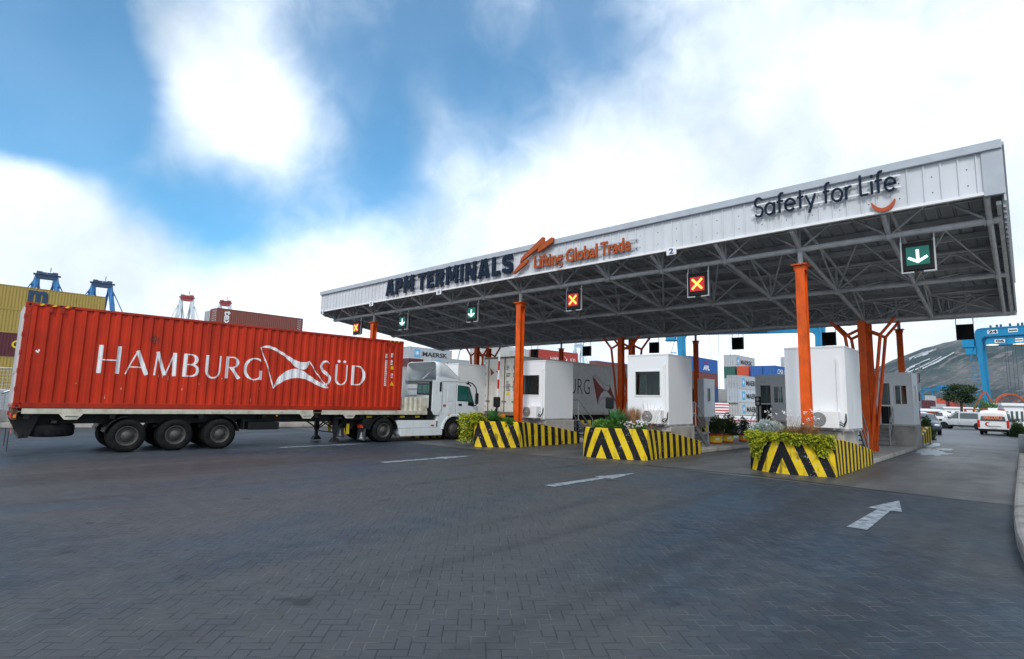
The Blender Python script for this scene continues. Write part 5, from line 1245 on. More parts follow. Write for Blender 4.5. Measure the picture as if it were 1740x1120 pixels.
flowers('white flowers among the middle planter shrubs', (-9.65, 16.6, .95), .5, .30, 40, 22, .03)
flowers('bare wispy stalks in front of the middle white booth', (-9.35, 16.9, .95), .55, 1.0, 24, 23, .014)
def agave(label, c, R0, n, seed, group=None):
    r = random.Random(seed); mb = MB()
    for k in range(n):
        a = k * 2.39996; el = R_(20 + 62 * k / n); L_ = R0 * r.uniform(.85, 1.15); d = Vector((math.cos(a) * math.cos(el), math.sin(a) * math.cos(el), math.sin(el))); s = Vector((-math.sin(a), math.cos(a), 0))
        p0, p1, p2, p3 = Vector((0, 0, .02)), d * L_ * .35, d * L_ * .75 + Vector((0, 0, .03)), d * L_ * 1.0 - Vector((0, 0, .02)); w = .09 * R0 / .5
        n_ = d.cross(s) * .02
        mb.add([p0 - s * w * .5, p0 + s * w * .5, p1 - s * w * .6, p1 + n_ * -1, p1 + s * w * .6, p2 - s * w * .4, p2 - n_, p2 + s * w * .4, p3], [(0, 1, 4, 3), (0, 3, 2), (2, 3, 6, 5), (3, 4, 7, 6), (5, 6, 8), (6, 7, 8)])
    o = mb.build('agave', 'agave', None, recalc=False); o.location = c; tag(o, label, 'agave', group)
agave('spiky green agave in the middle planter', (-10.35, 16.6, .90), .75, 44, 5)
agave('spiky green agave in the far planter before the reefer doors', (-15.7, 16.0, .95), .55, 34, 6)
def drygrass(label, c, R0, H, n, seed):
    r = random.Random(seed); mb = MB()
    for k in range(n):
        a = r.random() * 6.283; q = r.random() ** .6; p = Vector((math.cos(a) * R0 * .25 * q, math.sin(a) * R0 * .25 * q, 0)); e = p + Vector((math.cos(a) * R0 * q, math.sin(a) * R0 * q, H * r.uniform(.6, 1.05)))
        m_ = p.lerp(e, .5) + Vector((0, 0, .06)); w = Vector((-math.sin(a), math.cos(a), 0)) * .005
        mb.add([p - w, p + w, m_ + w, m_ - w, e], [(0, 1, 2, 3), (3, 2, 4)])
    o = mb.build('dry_grass', 'dry', None, recalc=False); o.location = c; tag(o, label, 'grass tuft')
drygrass('tuft of dry orange grass in the middle planter beside the white booth', (-9.85, 16.85, .88), .30, .85, 900, 7)
drygrass('tuft of brown dry grass in the nearest planter', (-4.45, 16.95, .9), .34, .55, 500, 8)
# flower pots on the middle island
for k, (x, y, s, lab) in enumerate(((-10.12, 24.3, 1.0, 'yellow and red flower pot nearest the middle booth steps'), (-10.15, 25.7, .92, 'second yellow flower pot with dark shrub behind the first'), (-10.0, 27.2, .85, 'third paler flower pot at the back of the row'))):
    t = thing('flower_pot', lab, 'flower pot', (x, y, .168), 0, 'yellow and red flower pots on the middle island')
    MB().lathe([(0, 0), (.25 * s, 0), (.25 * s, .06), (.235 * s, .065), (.265 * s, .36 * s), (.28 * s, .37 * s)], (0, 0, 0), 'z', 24).build('body', 'yellow' if k < 2 else 'orangeyel', t)
    MB().lathe([(.25 * s, .36 * s), (.29 * s, .36 * s), (.29 * s, .43 * s), (.24 * s, .43 * s), (.24 * s, .38 * s)], (0, 0, 0), 'z', 24).lathe([(.252 * s, 0), (.256 * s, .0), (.256 * s, .07), (.252 * s, .07)], (0, 0, 0), 'z', 24).build('rim', 'potred', t)
    MB().lathe([(0, .39 * s), (.245 * s, .39 * s)], (0, 0, 0), 'z', 20).build('soil', 'soil', t)
    MB().obox((.16 * s, -.215 * s, .22), (.16, .01, .09), rotz(R_(37))).build('label_plate', 'signwhite', t)
    bush(('dark green leafy shrub in the nearest flower pot', 'tall dark shrub with loose branches in second flower pot', 'thin dark shrub in the rear flower pot')[k], 'dkgreen', (x, y, .168 + .40 * s), (.30, .46, .38)[k], .34, (.85, 1.05, .8)[k], (1500, 2000, 1000)[k], .09, .04, 31 + k, cat='shrub', name='potted_shrub', clumps=14)
# ------------------------------------------------------------------ kerbs and walls
def strip(name, m_, pts, w, z0, z1, bevel=.03):
    mb = MB(); pts = [Vector(p) for p in pts]; A, Bq = [], []
    for i, p in enumerate(pts):
        d = (pts[min(i + 1, len(pts) - 1)] - pts[max(0, i - 1)]).normalized(); n = Vector((d.y, -d.x)); A.append(p); Bq.append(p + n * w)
    v = []
    for a, b in zip(A, Bq): v += [(a.x, a.y, z0), (a.x, a.y, z1), (b.x, b.y, z1), (b.x, b.y, z0)]
    f = []
    for i in range(len(pts) - 1):
        for k in range(4): f.append((4 * i + k, 4 * i + (k + 1) % 4, 4 * i + 4 + (k + 1) % 4, 4 * i + 4 + k))
    f += [(0, 1, 2, 3), tuple(range(4 * len(pts) - 4, 4 * len(pts)))[::-1]]
    mb.add(v, f); return mb.build(name, m_, None, bevel)
KP = [(2.6, 6.15), (1.5, 6.35), (.75, 6.75), (.28, 7.4), (.0, 8.3), (-.14, 9.2), (-.22, 10.4), (-.27, 12), (-.29, 14), (-.31, 18), (-.33, 24), (-.36, 30)] + [(-.36, 34), (-.5, 45), (-.6, 60), (-.8, 75)]
struct(strip('kerb', 'conc_dark', KP, .30, -.02, .24, .06))
pv = MB(); pv.add([(x + .25, y, .20) for x, y in KP[3:]] + [(7, 75, .20), (7, 6.0, .2), (2.6, 6.0, .2)], [tuple(range(len(KP) - 3 + 3))]); struct(pv.build('pavement', 'conc', recalc=False))
o = MB().box(-.03, .12, 30, 56, .2, 3.35).build('boundary_wall', 'wall_blue' if 'wall_blue' in M else 'grey_panel'); tag(o, 'blue grey panel wall along the right kerb beyond the canopy', 'wall')
a, b = P(-60, 728.2, Z=0), P(585, 725.5, Z=0)
t = thing('concrete_barrier', 'low grey concrete wall across the yard behind the truck', 'wall', a, math.atan2(b.y - a.y, b.x - a.x)); Lw = (b - a).length
MB().box(0, Lw, 0, .5, 0, .26).box(0, Lw, .18, .45, .26, .85).build('wall', 'conc', t, bevel=.04)
pp = MB(); [pp.box(3 + k * 3.2, 3.1 + k * 3.2, .25, .35, .85, 1.25) for k in range(int(Lw / 3.2))]; pp.build('post', 'alu', t)
MB().box(2, Lw, .27, .33, 1.2, 1.27).build('guard_rail', 'alu', t)
f = thing('mesh_fence', 'grey wire mesh fence above the wall at the left edge', 'fence', a + Vector((0, 0, 0)), math.atan2(b.y - a.y, b.x - a.x))
w = MB(); [w.tube((k * .16, .42, .85), (k * .16, .42, 2.7), .012, 4) for k in range(44)]; [w.tube((0, .42, .85 + k * .16), (7, .42, .85 + k * .16), .012, 4) for k in range(12)]; w.build('mesh_panel', 'alu', f)
w = MB(); [w.tube((k * 2.3, .42, .8), (k * 2.3, .42, 2.8), .04, 8) for k in range(4)]; w.tube((0, .42, 2.75), (7, .42, 2.75), .03, 8); w.tube((0, .42, 1.1), (3.3, .42, 2.7), .05, 8); w.build('post', 'alu', f)
# bollards glimpsed below the trailer
for k, px_ in enumerate((577, 583)):
    p = P(px_, 737, Z=0); o = MB().lathe([(0, .95), (.07, .93), (.09, .85), (.09, 0)], (0, 0, 0), 'z', 14).build('bollard', 'yellow'); o.location = (p.x, p.y, 0); tag(o, 'yellow bollard seen under the trailer beside the landing legs', 'bollard', 'yellow bollards behind the trailer')

# ------------------------------------------------------------------ container stacks in the yard
M['tarp'] = mat('blue_cover', (.02, .10, .38), .6); M['eagle'] = mat('red_emblem', (.45, .03, .05), .5)
def cont_mesh(L, H, name, doors=True, W_=2.44):
    mb = MB(); p = .2785; n = int((L - .3) / p); ys = [.15]
    for k in range(n):
        for u in (.36, .5, .86, 1.0): ys.append(.15 + (k + u) * p)
    ys.append(L - .15)
    def fx(i): return (-.012, -.012, -.045, -.045)[(i) % 4] if i < len(ys) - 1 else -.012
    for s in (0, 1):
        v = []
        for i, y in enumerate(ys):
            q = (-.012 if (i % 4 in (0, 1)) else -.045); x = q if s == 0 else -W_ - q
            v += [(x, y, .15), (x, y, H - .08)]
        f = [(2 * i, 2 * i + 2, 2 * i + 3, 2 * i + 1) for i in range(len(ys) - 1)]; mb.add(v, f if s == 0 else [q[::-1] for q in f])
    for x in (-.15, -W_):
        for y in (0, L - .15): mb.box(x, x + .15, y, y + .15, 0, H)
    for x in (-.08, -W_):
        mb.box(x, x + .08, .15, L - .15, .0, .15); mb.box(x, x + .08, .15, L - .15, H - .08, H - .002)
    mb.box(-W_ + .15, -.15, .02, .10, 0, .15); mb.box(-W_ + .15, -.15, .02, .10, H - .12, H - .002); mb.box(-W_ + .15, -.15, L - .1, L - .02, 0, .15); mb.box(-W_ + .15, -.15, L - .1, L - .02, H - .12, H - .002)
    mb.box(-W_ + .08, -.08, .1, L - .1, H - .04, H - .01); mb.box(-W_ + .15, -.15, .05, .07, .15, H - .12); mb.box(-W_ + .15, -.15, L - .07, L - .05, .15, H - .12)
    for x in (-.45, -.95, -1.5, -2.0): mb.tube((x, .03, .1), (x, .03, H - .08), .022, 5, mi=1); mb.box(x - .1, x + .1, .0, .03, H * .36, H * .36 + .05, 1)
    for x in (-.03, -W_ - .01):
        for y in (-.005, L - .175):
            for z in (0, H - .118): mb.box(x if x < -1 else x, x + .04, y, y + .18, z, z + .118, 1)
    return mb.mesh(name, ['cont', 'contbar'])
M['contbar'] = mat('container_ironwork', (.17, .16, .15), .6, var=.4, scale=5)
C40, C20 = cont_mesh(12.19, 2.59, 'container_long'), cont_mesh(6.06, 2.59, 'container_short')
GREY, PALE = (.42, .45, .48, 1), (.50, .51, .50, 1)
BROWN, MAROON, YEL, BLUE, DBLUE, GREEN, ORAN, RED = (.20, .055, .04, 1), (.09, .012, .022, 1), (.36, .26, .055, 1), (.012, .10, .36, 1), (.012, .05, .17, 1), (.012, .10, .08, 1), (.55, .07, .025, 1), (.40, .04, .025, 1)
def cont(label, xr, y0, z0, col, short=False, group='containers stacked in the yard', H=2.59, rz=0):
    o = bpy.data.objects.new('shipping_container', C20 if short else C40); COL.objects.link(o); o.location = (xr, y0, z0); o.color = col; o.rotation_euler = (0, 0, rz)
    o.scale = (1, 1, H / 2.59); return tag(o, label, 'container', group)
def side(par, mb, name, m_): o = mb.build(name, m_, par); return o
def star(par, y, z, s):
    b = MB(); b.box(.002, .008, y, y + s, z, z + s * 1.08); b.build('emblem', 'maersk_blue', par)
    pts = []
    for k in range(14): a = math.pi / 2 + k * math.pi / 7; r = s * (.42 if k % 2 == 0 else .17); pts.append((y + s / 2 + r * math.cos(a), z + s * .54 + r * math.sin(a)))
    MB().prism(pts, 'x', .009, .014).build('star', 'signwhite', par)
def word(par, s, y, z, h, w, m_, bold=.03, shear=0.0):
    v, f = text(s, h, w, 0, bold, shear); b = MB(); b.mapped(v, f, (.012, y, z), (0, 1, 0), (0, 0, 1)); return b.build('lettering', m_, par)
T_ = 2.59
HID = 'plain containers low in the yard stacks'
# yellow stack at the left edge
c = cont('yellow container with dark blue letter m, top of the left stack', -80.5, 2.9, 4 * T_, YEL)
v, f = text('m', 1.9, 1.75, 0, .06); b = MB(); b.mapped(v, f, (.012, 5.15, 1.02), (0, 1, 0), (0, 0, 1)); b.build('lettering', 'msc', c)
v, f = text('sc', 1.2, 1.7, 0, .06); b = MB(); b.mapped(v, f, (.012, 5.2, .05), (0, 1, 0), (0, 0, 1)); b.build('lettering', 'msc', c)
cont('yellow container directly below the one lettered m', -80.5, 2.9, 3 * T_, YEL)
c = cont('dark maroon container with yellow letter C in the left yellow stack', -80.5, 2.9, 2 * T_, MAROON); word(c, 'C', 4.35, .95, .9, .75, 'yellow', .03)
cont('yellow container just below the maroon one in the left stack', -80.5, 2.9, T_, YEL); cont('yellow container at the foot of the left stack behind fence', -80.5, 2.9, 0, YEL)
# brown container above the red one
for k in range(4): cont('brown container hidden behind the red container', -79.3, 27.2, k * T_, BROWN, group=HID)
c = cont('brown container with white vertical lettering seen above the red container', -79.3, 27.2, 4 * T_, BROWN, H=2.9)
v, f = text('tex', 1.0, 1.9, 0, .03); b = MB(); b.mapped(v, f, (.012, 1.0, 2.35), (0, 0, -1), (0, 1, 0), (1, 0, 0)); b.build('lettering', 'signwhite', c)
r = random.Random(9); b = MB()
for k in range(16): y = 11.4 + (k % 2) * .28; z = .35 + k * .13; b.box(.002, .008, y, y + .13, z, z + .07)
for k in range(22): x = -.35 - (k % 3) * .5; z = .5 + (k // 3) * .28; b.box(x, x + .25 * r.uniform(.4, 1), -.02, -.012, z, z + .09)
b.build('painted_marks', 'signwhite', c)
for k in range(5): cont('blue grey container standing behind the brown one with vertical lettering' if k == 4 else 'blue container hidden low behind the red container', -82.0, 27.4, k * T_, GREY if k == 4 else BLUE, group=HID if k < 4 else 'containers stacked in the yard', H=2.85 if k == 4 else 2.59)
# grey stack behind the cab
for k in range(3): cont('grey container low behind the truck cab', -97.7, 73.1, k * T_, GREY, group=HID)
c = cont('grey container lettered MAERSK above the truck cab', -97.7, 73.1, 4 * T_, GREY); star(c, 1.35, .45, 1.55); word(c, 'MAERSK', 3.6, .72, 1.05, 7.2, 'textdark')
c = cont('maroon container with white marks under the grey container above the truck cab', -97.7, 73.1, 3 * T_, MAROON); b = MB(); [b.box(.002, .009, .6 + k * .55, .95 + k * .55, 1.4, 1.85) for k in range(3)]; b.build('painted_marks', 'signwhite', c)
cont('maroon container end to end with another behind the cab deflector', -97.5, 85.5, 3 * T_, BROWN)
p = P(805, 613.5, Z=4 * T_)
c = cont('grey container with dark letters RSK between the cab and left tree column', p.x, p.y - 12.19, 3 * T_, GREY); star(c, 1.2, .4, 1.5); word(c, 'MAERSK', 4.4, .7, 1.05, 7.2, 'textdark')
for k in range(3): cont('grey container low behind the truck cab', p.x, p.y - 12.19, k * T_, GREY, group=HID)
for k in range(3): cont('grey container low behind the truck cab', -97.5, 85.5, k * T_, GREY, group=HID)
# far pale stacks between the cab and the tree columns
for k, (px_, py_) in enumerate(((812, 600), (826, 598), (838, 602))):
    p = P(px_, py_, Z=4 * T_ + 1); 
    for j in range(5): cont('pale distant containers in a heap beyond the left tree column', p.x, p.y, j * T_, PALE, group='pale distant containers beyond the left tree column')
# red lettered stack seen below the rear eave
hx, hy = -71.2, 85.1
c = cont('red container lettered HAMBURG SÜD high in the yard below the rear eave', hx, hy, 3 * 3.05, RED, H=3.05, rz=R_(-4)); word(c, 'HAMBURG', 3.4, .75, .8, 4.0, 'signwhite', .01); word(c, 'SÜD', 9.6, .75, .8, 1.7, 'signwhite', .01)
b = MB()
for pl in (FLAG_TOP, FLAG_BOT): b.add([(.012, 7.55 + (q[0] - 6.3) * .62, 1.2 + (q[1] - 2.8) * .75) for q in pl], [tuple(range(len(pl)))])
b.build('flag_emblem', 'signwhite', c)
for k in range(3): cont('plain container below the distant red lettered one', hx, hy, k * 3.05, (BROWN, GREY, BLUE)[k], group=HID, H=3.05, rz=R_(-4))
for j, x in enumerate((-73.9, -77.3, -80.0)):
    cont(('grey container end left of the distant red lettered container', 'second grey container end left of the distant red one', 'third grey container end left of the distant red one')[j], x, hy, 3 * 3.05, GREY, H=3.05)
    for k in range(3): cont('plain container below the distant red lettered one', x, hy, k * 3.05, (BROWN, GREY, BLUE)[k], group=HID, H=3.05)
# brown row with blue tarpaulin
c = cont('brown open container with blue cover beyond the flag emblem', -85.6, 127, 4 * T_, BROWN); MB().box(-2.46, .03, -.02, 12.2, T_ - .01, T_ + .22).build('tarpaulin', 'tarp', c)
c = cont('brown open container with blue cover, second one behind the middle tree column', -85.0, 139.8, 4 * T_, BROWN); MB().box(-2.46, .03, -.02, 12.2, T_ - .01, T_ + .22).build('tarpaulin', 'tarp', c)
for y in (127, 139.8):
    for k in range(4): cont('plain container low beyond the middle tree column', -85.3, y, k * T_, BROWN, group=HID)
# blue stack behind the middle booth
ax, ay = -42.9, 92.4
c = cont('blue container lettered APL with red eagle mark', ax, ay, 3 * T_, BLUE); word(c, 'APL', 5.5, .42, .95, 2.9, 'signwhite', .09, .15)
b = MB(); cy_, cz_ = 6.9, 1.72
for s in (1, -1):
    for k in range(3): b.add([(.012, cy_ + s * .1, cz_ + .03 - k * .07), (.012, cy_ + s * (1.5 - k * .3), cz_ + .32 - k * .12), (.012, cy_ + s * (1.25 - k * .3), cz_ + .16 - k * .12), (.012, cy_ + s * .1, cz_ - .04 - k * .07)], [(0, 1, 2, 3)])
b.add([(.013, cy_ - .14, cz_ + .28), (.013, cy_ + .14, cz_ + .28), (.013, cy_, cz_ - .28)], [(0, 1, 2)]); b.build('eagle_emblem', 'eagle', c)
cont('brown container under the blue container lettered APL', ax, ay, 2 * T_, (.16, .045, .04, 1)); cont('dark blue container low in the stack behind middle booth', ax, ay, T_, DBLUE); cont('dark blue container at the foot of the stack behind middle booth', ax, ay, 0, DBLUE)
cont('blue container behind the one lettered APL at its left', ax - 2.6, ay - 3.5, 3 * T_, BLUE); 
for k in range(3): cont('plain container low behind the middle booth', ax - 2.6, ay - 3.5, k * T_, DBLUE, group=HID)
# grey lettered block
gx, gy = -40.4, 108.6
for k, lab in enumerate(('rusty pale container with light blue star emblem at the foot of the grey lettered stack', 'pale blue grey container with letters MAER, middle of its stack of three', 'rust stained grey container lettered MAER, top of the stack of three')):
    c = cont(lab, gx, gy, k * T_, (PALE, (.48, .54, .60, 1), GREY)[k]); star(c, 1.3, .45, 1.5); word(c, 'MAERSK', 3.5, .7, 1.05, 7.2, 'textdark')
    if k == 0: v, f = text('MAERSK', .35, 1.9, 0, .02); b = MB(); b.mapped(v, f, (-2.2, -.03, 2.12), (1, 0, 0), (0, 0, 1)); b.build('end_lettering', 'textdark', c)
cont('rusty white container end at the foot of the short stack left of the lettered ones', -46.0, 111.6, 0, PALE); cont('rusty white container end topping the short stack of two', -46.0, 111.6, T_, PALE)
by = 121.6; c = cont('grey container lettered MAERSK alone on the topmost tier behind', -46.1, by, 4 * T_, GREY); star(c, 1.2, .45, 1.5); word(c, 'MAERSK', 3.4, .7, 1.05, 7.0, 'textdark')
cont('dark green short container under the topmost grey one', -46.1, by, 3 * T_, GREEN, True); cont('orange red container between green and blue ones on the fourth tier', -43.25, by, 3 * T_, ORAN, True)
cont('plain blue container right of the orange red one', -40.4, by, 3 * T_, BLUE, True); c = cont('blue container with white script lettering near the right grey booth', -37.8, by, 3 * T_, BLUE); word(c, 'CMA CGM', 1.3, .9, 1.1, 8.2, 'signwhite', .02, .35)
for x in (-46.1, -43.25, -40.4, -37.8):
    for k in range(3): cont('plain grey container under the fourth tier', x, by, k * T_, GREY, group=HID)
p = P(1326, 607, Z=5 * T_); cont('pale grey container edge just left of the nearest white booth', p.x + 2.44, p.y, 4 * T_, GREY)
for k in range(4): cont('plain grey container under the fourth tier', p.x + 2.44, p.y, k * T_, GREY, group=HID)
# distant yard at the right
i = 0
far = [(1571, 672, 3, (GREY, PALE, GREY)), (1581, 677, 3, (PALE, (.7, .72, .72, 1), PALE)), (1591, 677, 3, (GREY, GREY, ORAN)), (1602, 681, 3, (MAROON, BROWN, MAROON)), (1613, 681, 3, (BROWN, RED, RED)), (1622, 684, 2, (GREY, BROWN)), (1566, 680, 2, (MAROON, MAROON)), (1650, 688, 2, (GREY, GREEN))]
for (px_, py_, n, cols) in far:
    p = P(px_, py_, Z=n * T_)
    for k in range(n):
        cont(f'small distant {["lower", "middle", "upper"][k if n == 3 else k * 2]} container in the far yard, {["grey column by the barrier", "white column", "orange topped column", "maroon column", "red column", "column left of the tree", "all maroon column", "column behind the orange frame"][i]}', p.x + 2.44, p.y, k * T_, cols[k], group='small distant containers in the far yard')
    i += 1



# reefer trailer ahead in the lane
def reefer():
    x0, x1, y0, L, z0, z1 = -20.55, -18.05, 20.2, 12.2, 1.14, 4.0
    t = thing('reefer_trailer', 'white refrigerated semi trailer with black letters RG and red flag in the lane', 'trailer', (x1, y0, 0))
    W_ = x1 - x0
    MB().box(-W_, 0, .05, L, z0, z1).build('box', 'reefer', t, bevel=.015)
    d = MB(); d.box(-W_ + .03, -W_ / 2 - .008, .0, .048, z0 + .12, z1 - .1); d.box(-W_ / 2 + .008, -.03, .0, .048, z0 + .12, z1 - .1); dd = d.build('door', 'reeferdoor', t, bevel=.01)
    MB().box(-W_ - .003, .003, -.01, .046, z1 - .095, z1 + .004).box(-W_ - .003, .003, -.01, .046, z0 - .05, z0 + .115).box(-W_ - .004, -W_ + .028, -.008, .046, z0 + .116, z1 - .097).box(-.028, .004, -.008, .046, z0 + .116, z1 - .097).build('door_frame', 'rustframe', t)
    r = MB()
    for x in (-W_ + .34, -W_ / 2 - .22, -W_ / 2 + .22, -.36): r.tube((x, -.03, z0 + .02), (x, -.03, z1 - .03), .024, 8); r.box(x - .14, x + .14, -.06, -.035, z0 + .62, z0 + .66)
    r.build('lock_rod', 'rustframe', dd)
    h = MB()
    for s in (-W_ + .0, -.16):
        for k in range(5): h.box(s, s + .16, -.02, -.001, z0 + .3 + k * .55, z0 + .42 + k * .55)
    h.build('hinge', 'alu', dd)
    m = MB()
    m.add([(-W_ + .42, -.004, z1 - .55), (-W_ + .50, -.004, z1 - .95), (-W_ + .72, -.004, z1 - .80)], [(0, 1, 2)]); m.add([(-W_ + .85, -.004, z1 - .72), (-W_ + 1.12, -.004, z1 - 1.0), (-W_ + .98, -.004, z1 - .70)], [(0, 1, 2)])
    m.build('flag_emblem', 'flagred', dd)
    q = random.Random(4); m = MB()
    for k in range(34):
        x = -.95 + (k % 2) * .45; z = z1 - .5 - (k // 2) * .075
        if k // 2 in (3, 4, 8, 9): continue
        m.box(x + .02, x + .02 + .3 * q.uniform(.4, 1), -.006, -.001, z, z + .035)
    m.box(-W_ / 2 + .1, -.1, -.006, -.001, z0 + 1.34, z0 + 1.365); m.build('painted_marks', 'textdark', dd)
    m = MB(); m.add([(-.92, -.006, z0 + .95), (-.66, -.006, z0 + .95), (-.79, -.006, z0 + 1.2)], [(0, 1, 2)]); m.build('warning_label', 'yellow', dd)
    MB().box(-.42, -.24, -.006, -.001, z0 + .95, z0 + 1.3).build('label_plate', 'alu', dd); MB().box(-W_ + .95, -W_ + 1.08, -.006, -.001, z1 - .38, z1 - .2).build('label_plate', 'maersk_blue', dd)
    # lettering on the long side
    s = MB(); v, f = text('HAMBURG', .86, 4.6, 0, -.012); s.mapped(v, f, (.006, 1.3, 2.28), (0, 1, 0), (0, 0, 1)); s.build('lettering', 'textdark', t)
    v, f = text('SÜD', .86, 2.0, 0, -.012); s = MB(); s.mapped(v, f, (.006, 9.2, 2.28), (0, 1, 0), (0, 0, 1)); s.build('lettering', 'textdark', t)
    fl = lambda pl, k=1.12: [(.008, 6.15 + (q_[0] - 6.33) * 1.0, 2.55 + (q_[1] - 2.8) * k) for q_ in pl]
    red = [(6.33, 3.46), (6.6, 3.36), (6.95, 3.12), (7.3, 2.92), (7.62, 2.79), (7.45, 2.76), (7.31, 2.69), (7.15, 2.58), (7.02, 2.43), (6.93, 2.25), (6.86, 2.04)]; red2 = [(7.74, 2.78), (7.95, 2.77), (8.08, 2.86), (8.13, 3.1), (8.35, 2.78), (8.6, 2.47), (8.95, 2.12), (8.55, 2.34), (8.2, 2.55), (7.87, 2.75)]
    m = MB(); [m.add(fl(pl), [tuple(range(len(pl)))]) for pl in (red, red2)]; m.build('flag_emblem', 'flagred', t)
    m = MB()
    for pl in (FLAG_TOP, FLAG_BOT):
        v, f = ribbon([(q_[0], q_[1]) for q_ in pl] + [pl[0]], .018); m.add([(.010, 6.15 + (a[0] - 6.33), 2.55 + (a[1] - 2.8) * 1.12) for a in v], f)
    m.build('flag_outline', 'textdark', t)
    s = MB(); [s.box(.0015, .004, y, y + .01, z0 + .2, z1 - .15) for y in (1.5, 3, 4.5, 6, 7.5, 9, 10.5)]; s.build('panel_joint', 'grey_panel', t)
    MB().box(.001, .012, .06, L, z0, z0 + .16).box(.001, .012, .06, L, z1 - .12, z1 - .002).build('side_rail', 'reeferdoor', t)
    ch = MB(); ch.box(-W_ + .5, -.5, .1, L, .82, z0 - .003); ch.box(-W_ + .1, -.1, .0, .1, .45, .62); ch.build('chassis_rail', 'dark', t)
    for y in (1.9, 3.2, 4.5):
        for x, s_ in ((-.05, 1), (-W_ + .05, -1)): wheel(t, x, y, .49, s_)
    for x in (-.35, -W_ + .05): MB().box(x, x + .3, -.02, .02, .66, .8).build('tail_light', 'red', t)
M['reefer'] = mat('reefer_side', (.76, .78, .79), .5, var=.06, dirt=(.5, .48, .44), damt=.35, dscale=(1, 1, .4)); M['reeferdoor'] = mat('reefer_door', (.68, .66, .61), .5, var=.06, dirt=(.30, .2, .12), damt=.4, dscale=(3, 3, .8))
M['rustframe'] = mat('rusty_frame', (.20, .15, .11), .7, var=.4, scale=6); M['flagred'] = mat('flag_red', (.30, .035, .025), .5, var=.1)
reefer()
# ------------------------------------------------------------------ quay cranes
M['stonewhite'] = mat('white_stones', (.40, .43, .46), .9, var=.2, scale=.2); M['crane_pale'] = mat('pale_crane', (.40, .52, .60), .6)
def sts(label, px, py, z, wpx, m_, mt, boom=True):
    """ship-to-shore crane; the pixel marks the middle of its apex beam"""
    p = P(px, py, Z=z); D = math.hypot(p.x, p.y); face = math.atan2(-p.x, p.y)
    t = thing('quay_crane', label, 'crane', (p.x, p.y, 0), face, 'quay cranes on the skyline'); w = wpx / F_PX * D * .88 / 2
    a = MB(); a.box(-w * 1.0, w * 1.0, -2, 2, z - 3.2, z); 
    for x in (-.7, -.25, .3, .75): a.box(x * w - 1.5, x * w + 1.5, -1.5, 1.5, z, z + 1.0 + abs(x))
    a.tube((w * .3, 0, z + 2), (w * .3, 0, z + 5), .25, 5); a.box(-w * 1.25, w * 1.3, -2.6, 2.6, z - .6, z - .1); a.build('apex_beam', mt, t)
    l = MB(); zl = z - 28
    for s in (-1, 1):
        l.beam((s * w * .8, 0, z - 1), (s * w * 1.6, -3, zl), 3.0, 3.0, up=Vector((0, 1, 0))); l.beam((s * w * .7, 1, z - 3), (s * w * .45, 16, zl), 1.3, 1.3, up=Vector((0, 1, 0)))
    l.build('tower_leg', m_, t); q = MB()
    for s in (-1, 1):
        q.tube((s * w * .9, 0, z - 2), (s * w * 3.0, -6, zl), .35, 5); q.tube((s * w * .8, 0, z - 2), (-s * w * .3, 26, zl), .28, 5); q.tube((s * w, 0, z - 2), (s * w * .9, -58, zl + 6), .35, 5)
        for k in range(3): q.box(s * w * (1.2 + .15 * k) - 1.0, s * w * (1.2 + .15 * k) + 1.0, -3, 3, z - 8 - k * 7, z - 7.6 - k * 7)
    q.build('tie_rod', m_, t)
    g = MB(); g.box(-w * .9, -w * .9 + 2, -60, 40, zl - 3, zl); g.box(w * .9 - 2, w * .9, -60, 40, zl - 3, zl); g.box(-w * 2, w * 2, -4, 0, zl - 5, zl - 1); g.build('girder', m_, t)
    k = MB()
    for s in (-1, 1):
        for y in (-3, 22): k.beam((s * w * 1.75, y, zl), (s * w * 1.9, y, 0), 2.4, 2.4, up=Vector((0, 1, 0)))
        k.beam((s * w * 1.85, -3, 14), (s * w * 1.85, 22, 14), 2, 2)
    for y in (-3, 22): k.beam((-w * 1.8, y, 14), (w * 1.8, y, 14), 2, 2)
    k.build('portal_leg', m_, t); MB().box(-4, 4, 6, 14, zl, zl + 5).build('machine_house', 'crane_white', t)
sts('blue quay crane at far left above the letter m container', 80, 467, 78, 25, 'crane_deep', 'crane_dark')
sts('blue quay crane second from the left, right of the yellow stack', 174, 481, 78, 25, 'crane_deep', 'crane_dark')
sts('white quay crane with red top beam above the red container', 318, 505, 78, 18, 'crane_white', 'crane_red')
sts('smaller white quay crane with red top, beside the brown container', 383, 514, 78, 16, 'crane_white', 'crane_red')
sts('pale blue crane frame below the rear eave right of the distant red container', 983, 586, 70, 14, 'crane_pale', 'crane_pale')
t = thing('boom_crane', 'thin pale crane booms behind the grey container above the cab', 'crane', P(740, 590, Z=40)); z0 = t.location.z; b = MB()
for k, (x, dx, h) in enumerate(((-6, 14, 10), (8, -3, 9), (14, 1, 8), (22, 9, 7))): b.tube((x, 0, -20), (x + dx, 0, h), .5, 5)
b.box(-8, 26, -2, 2, -40, -19); b.build('boom', 'crane_pale', t)
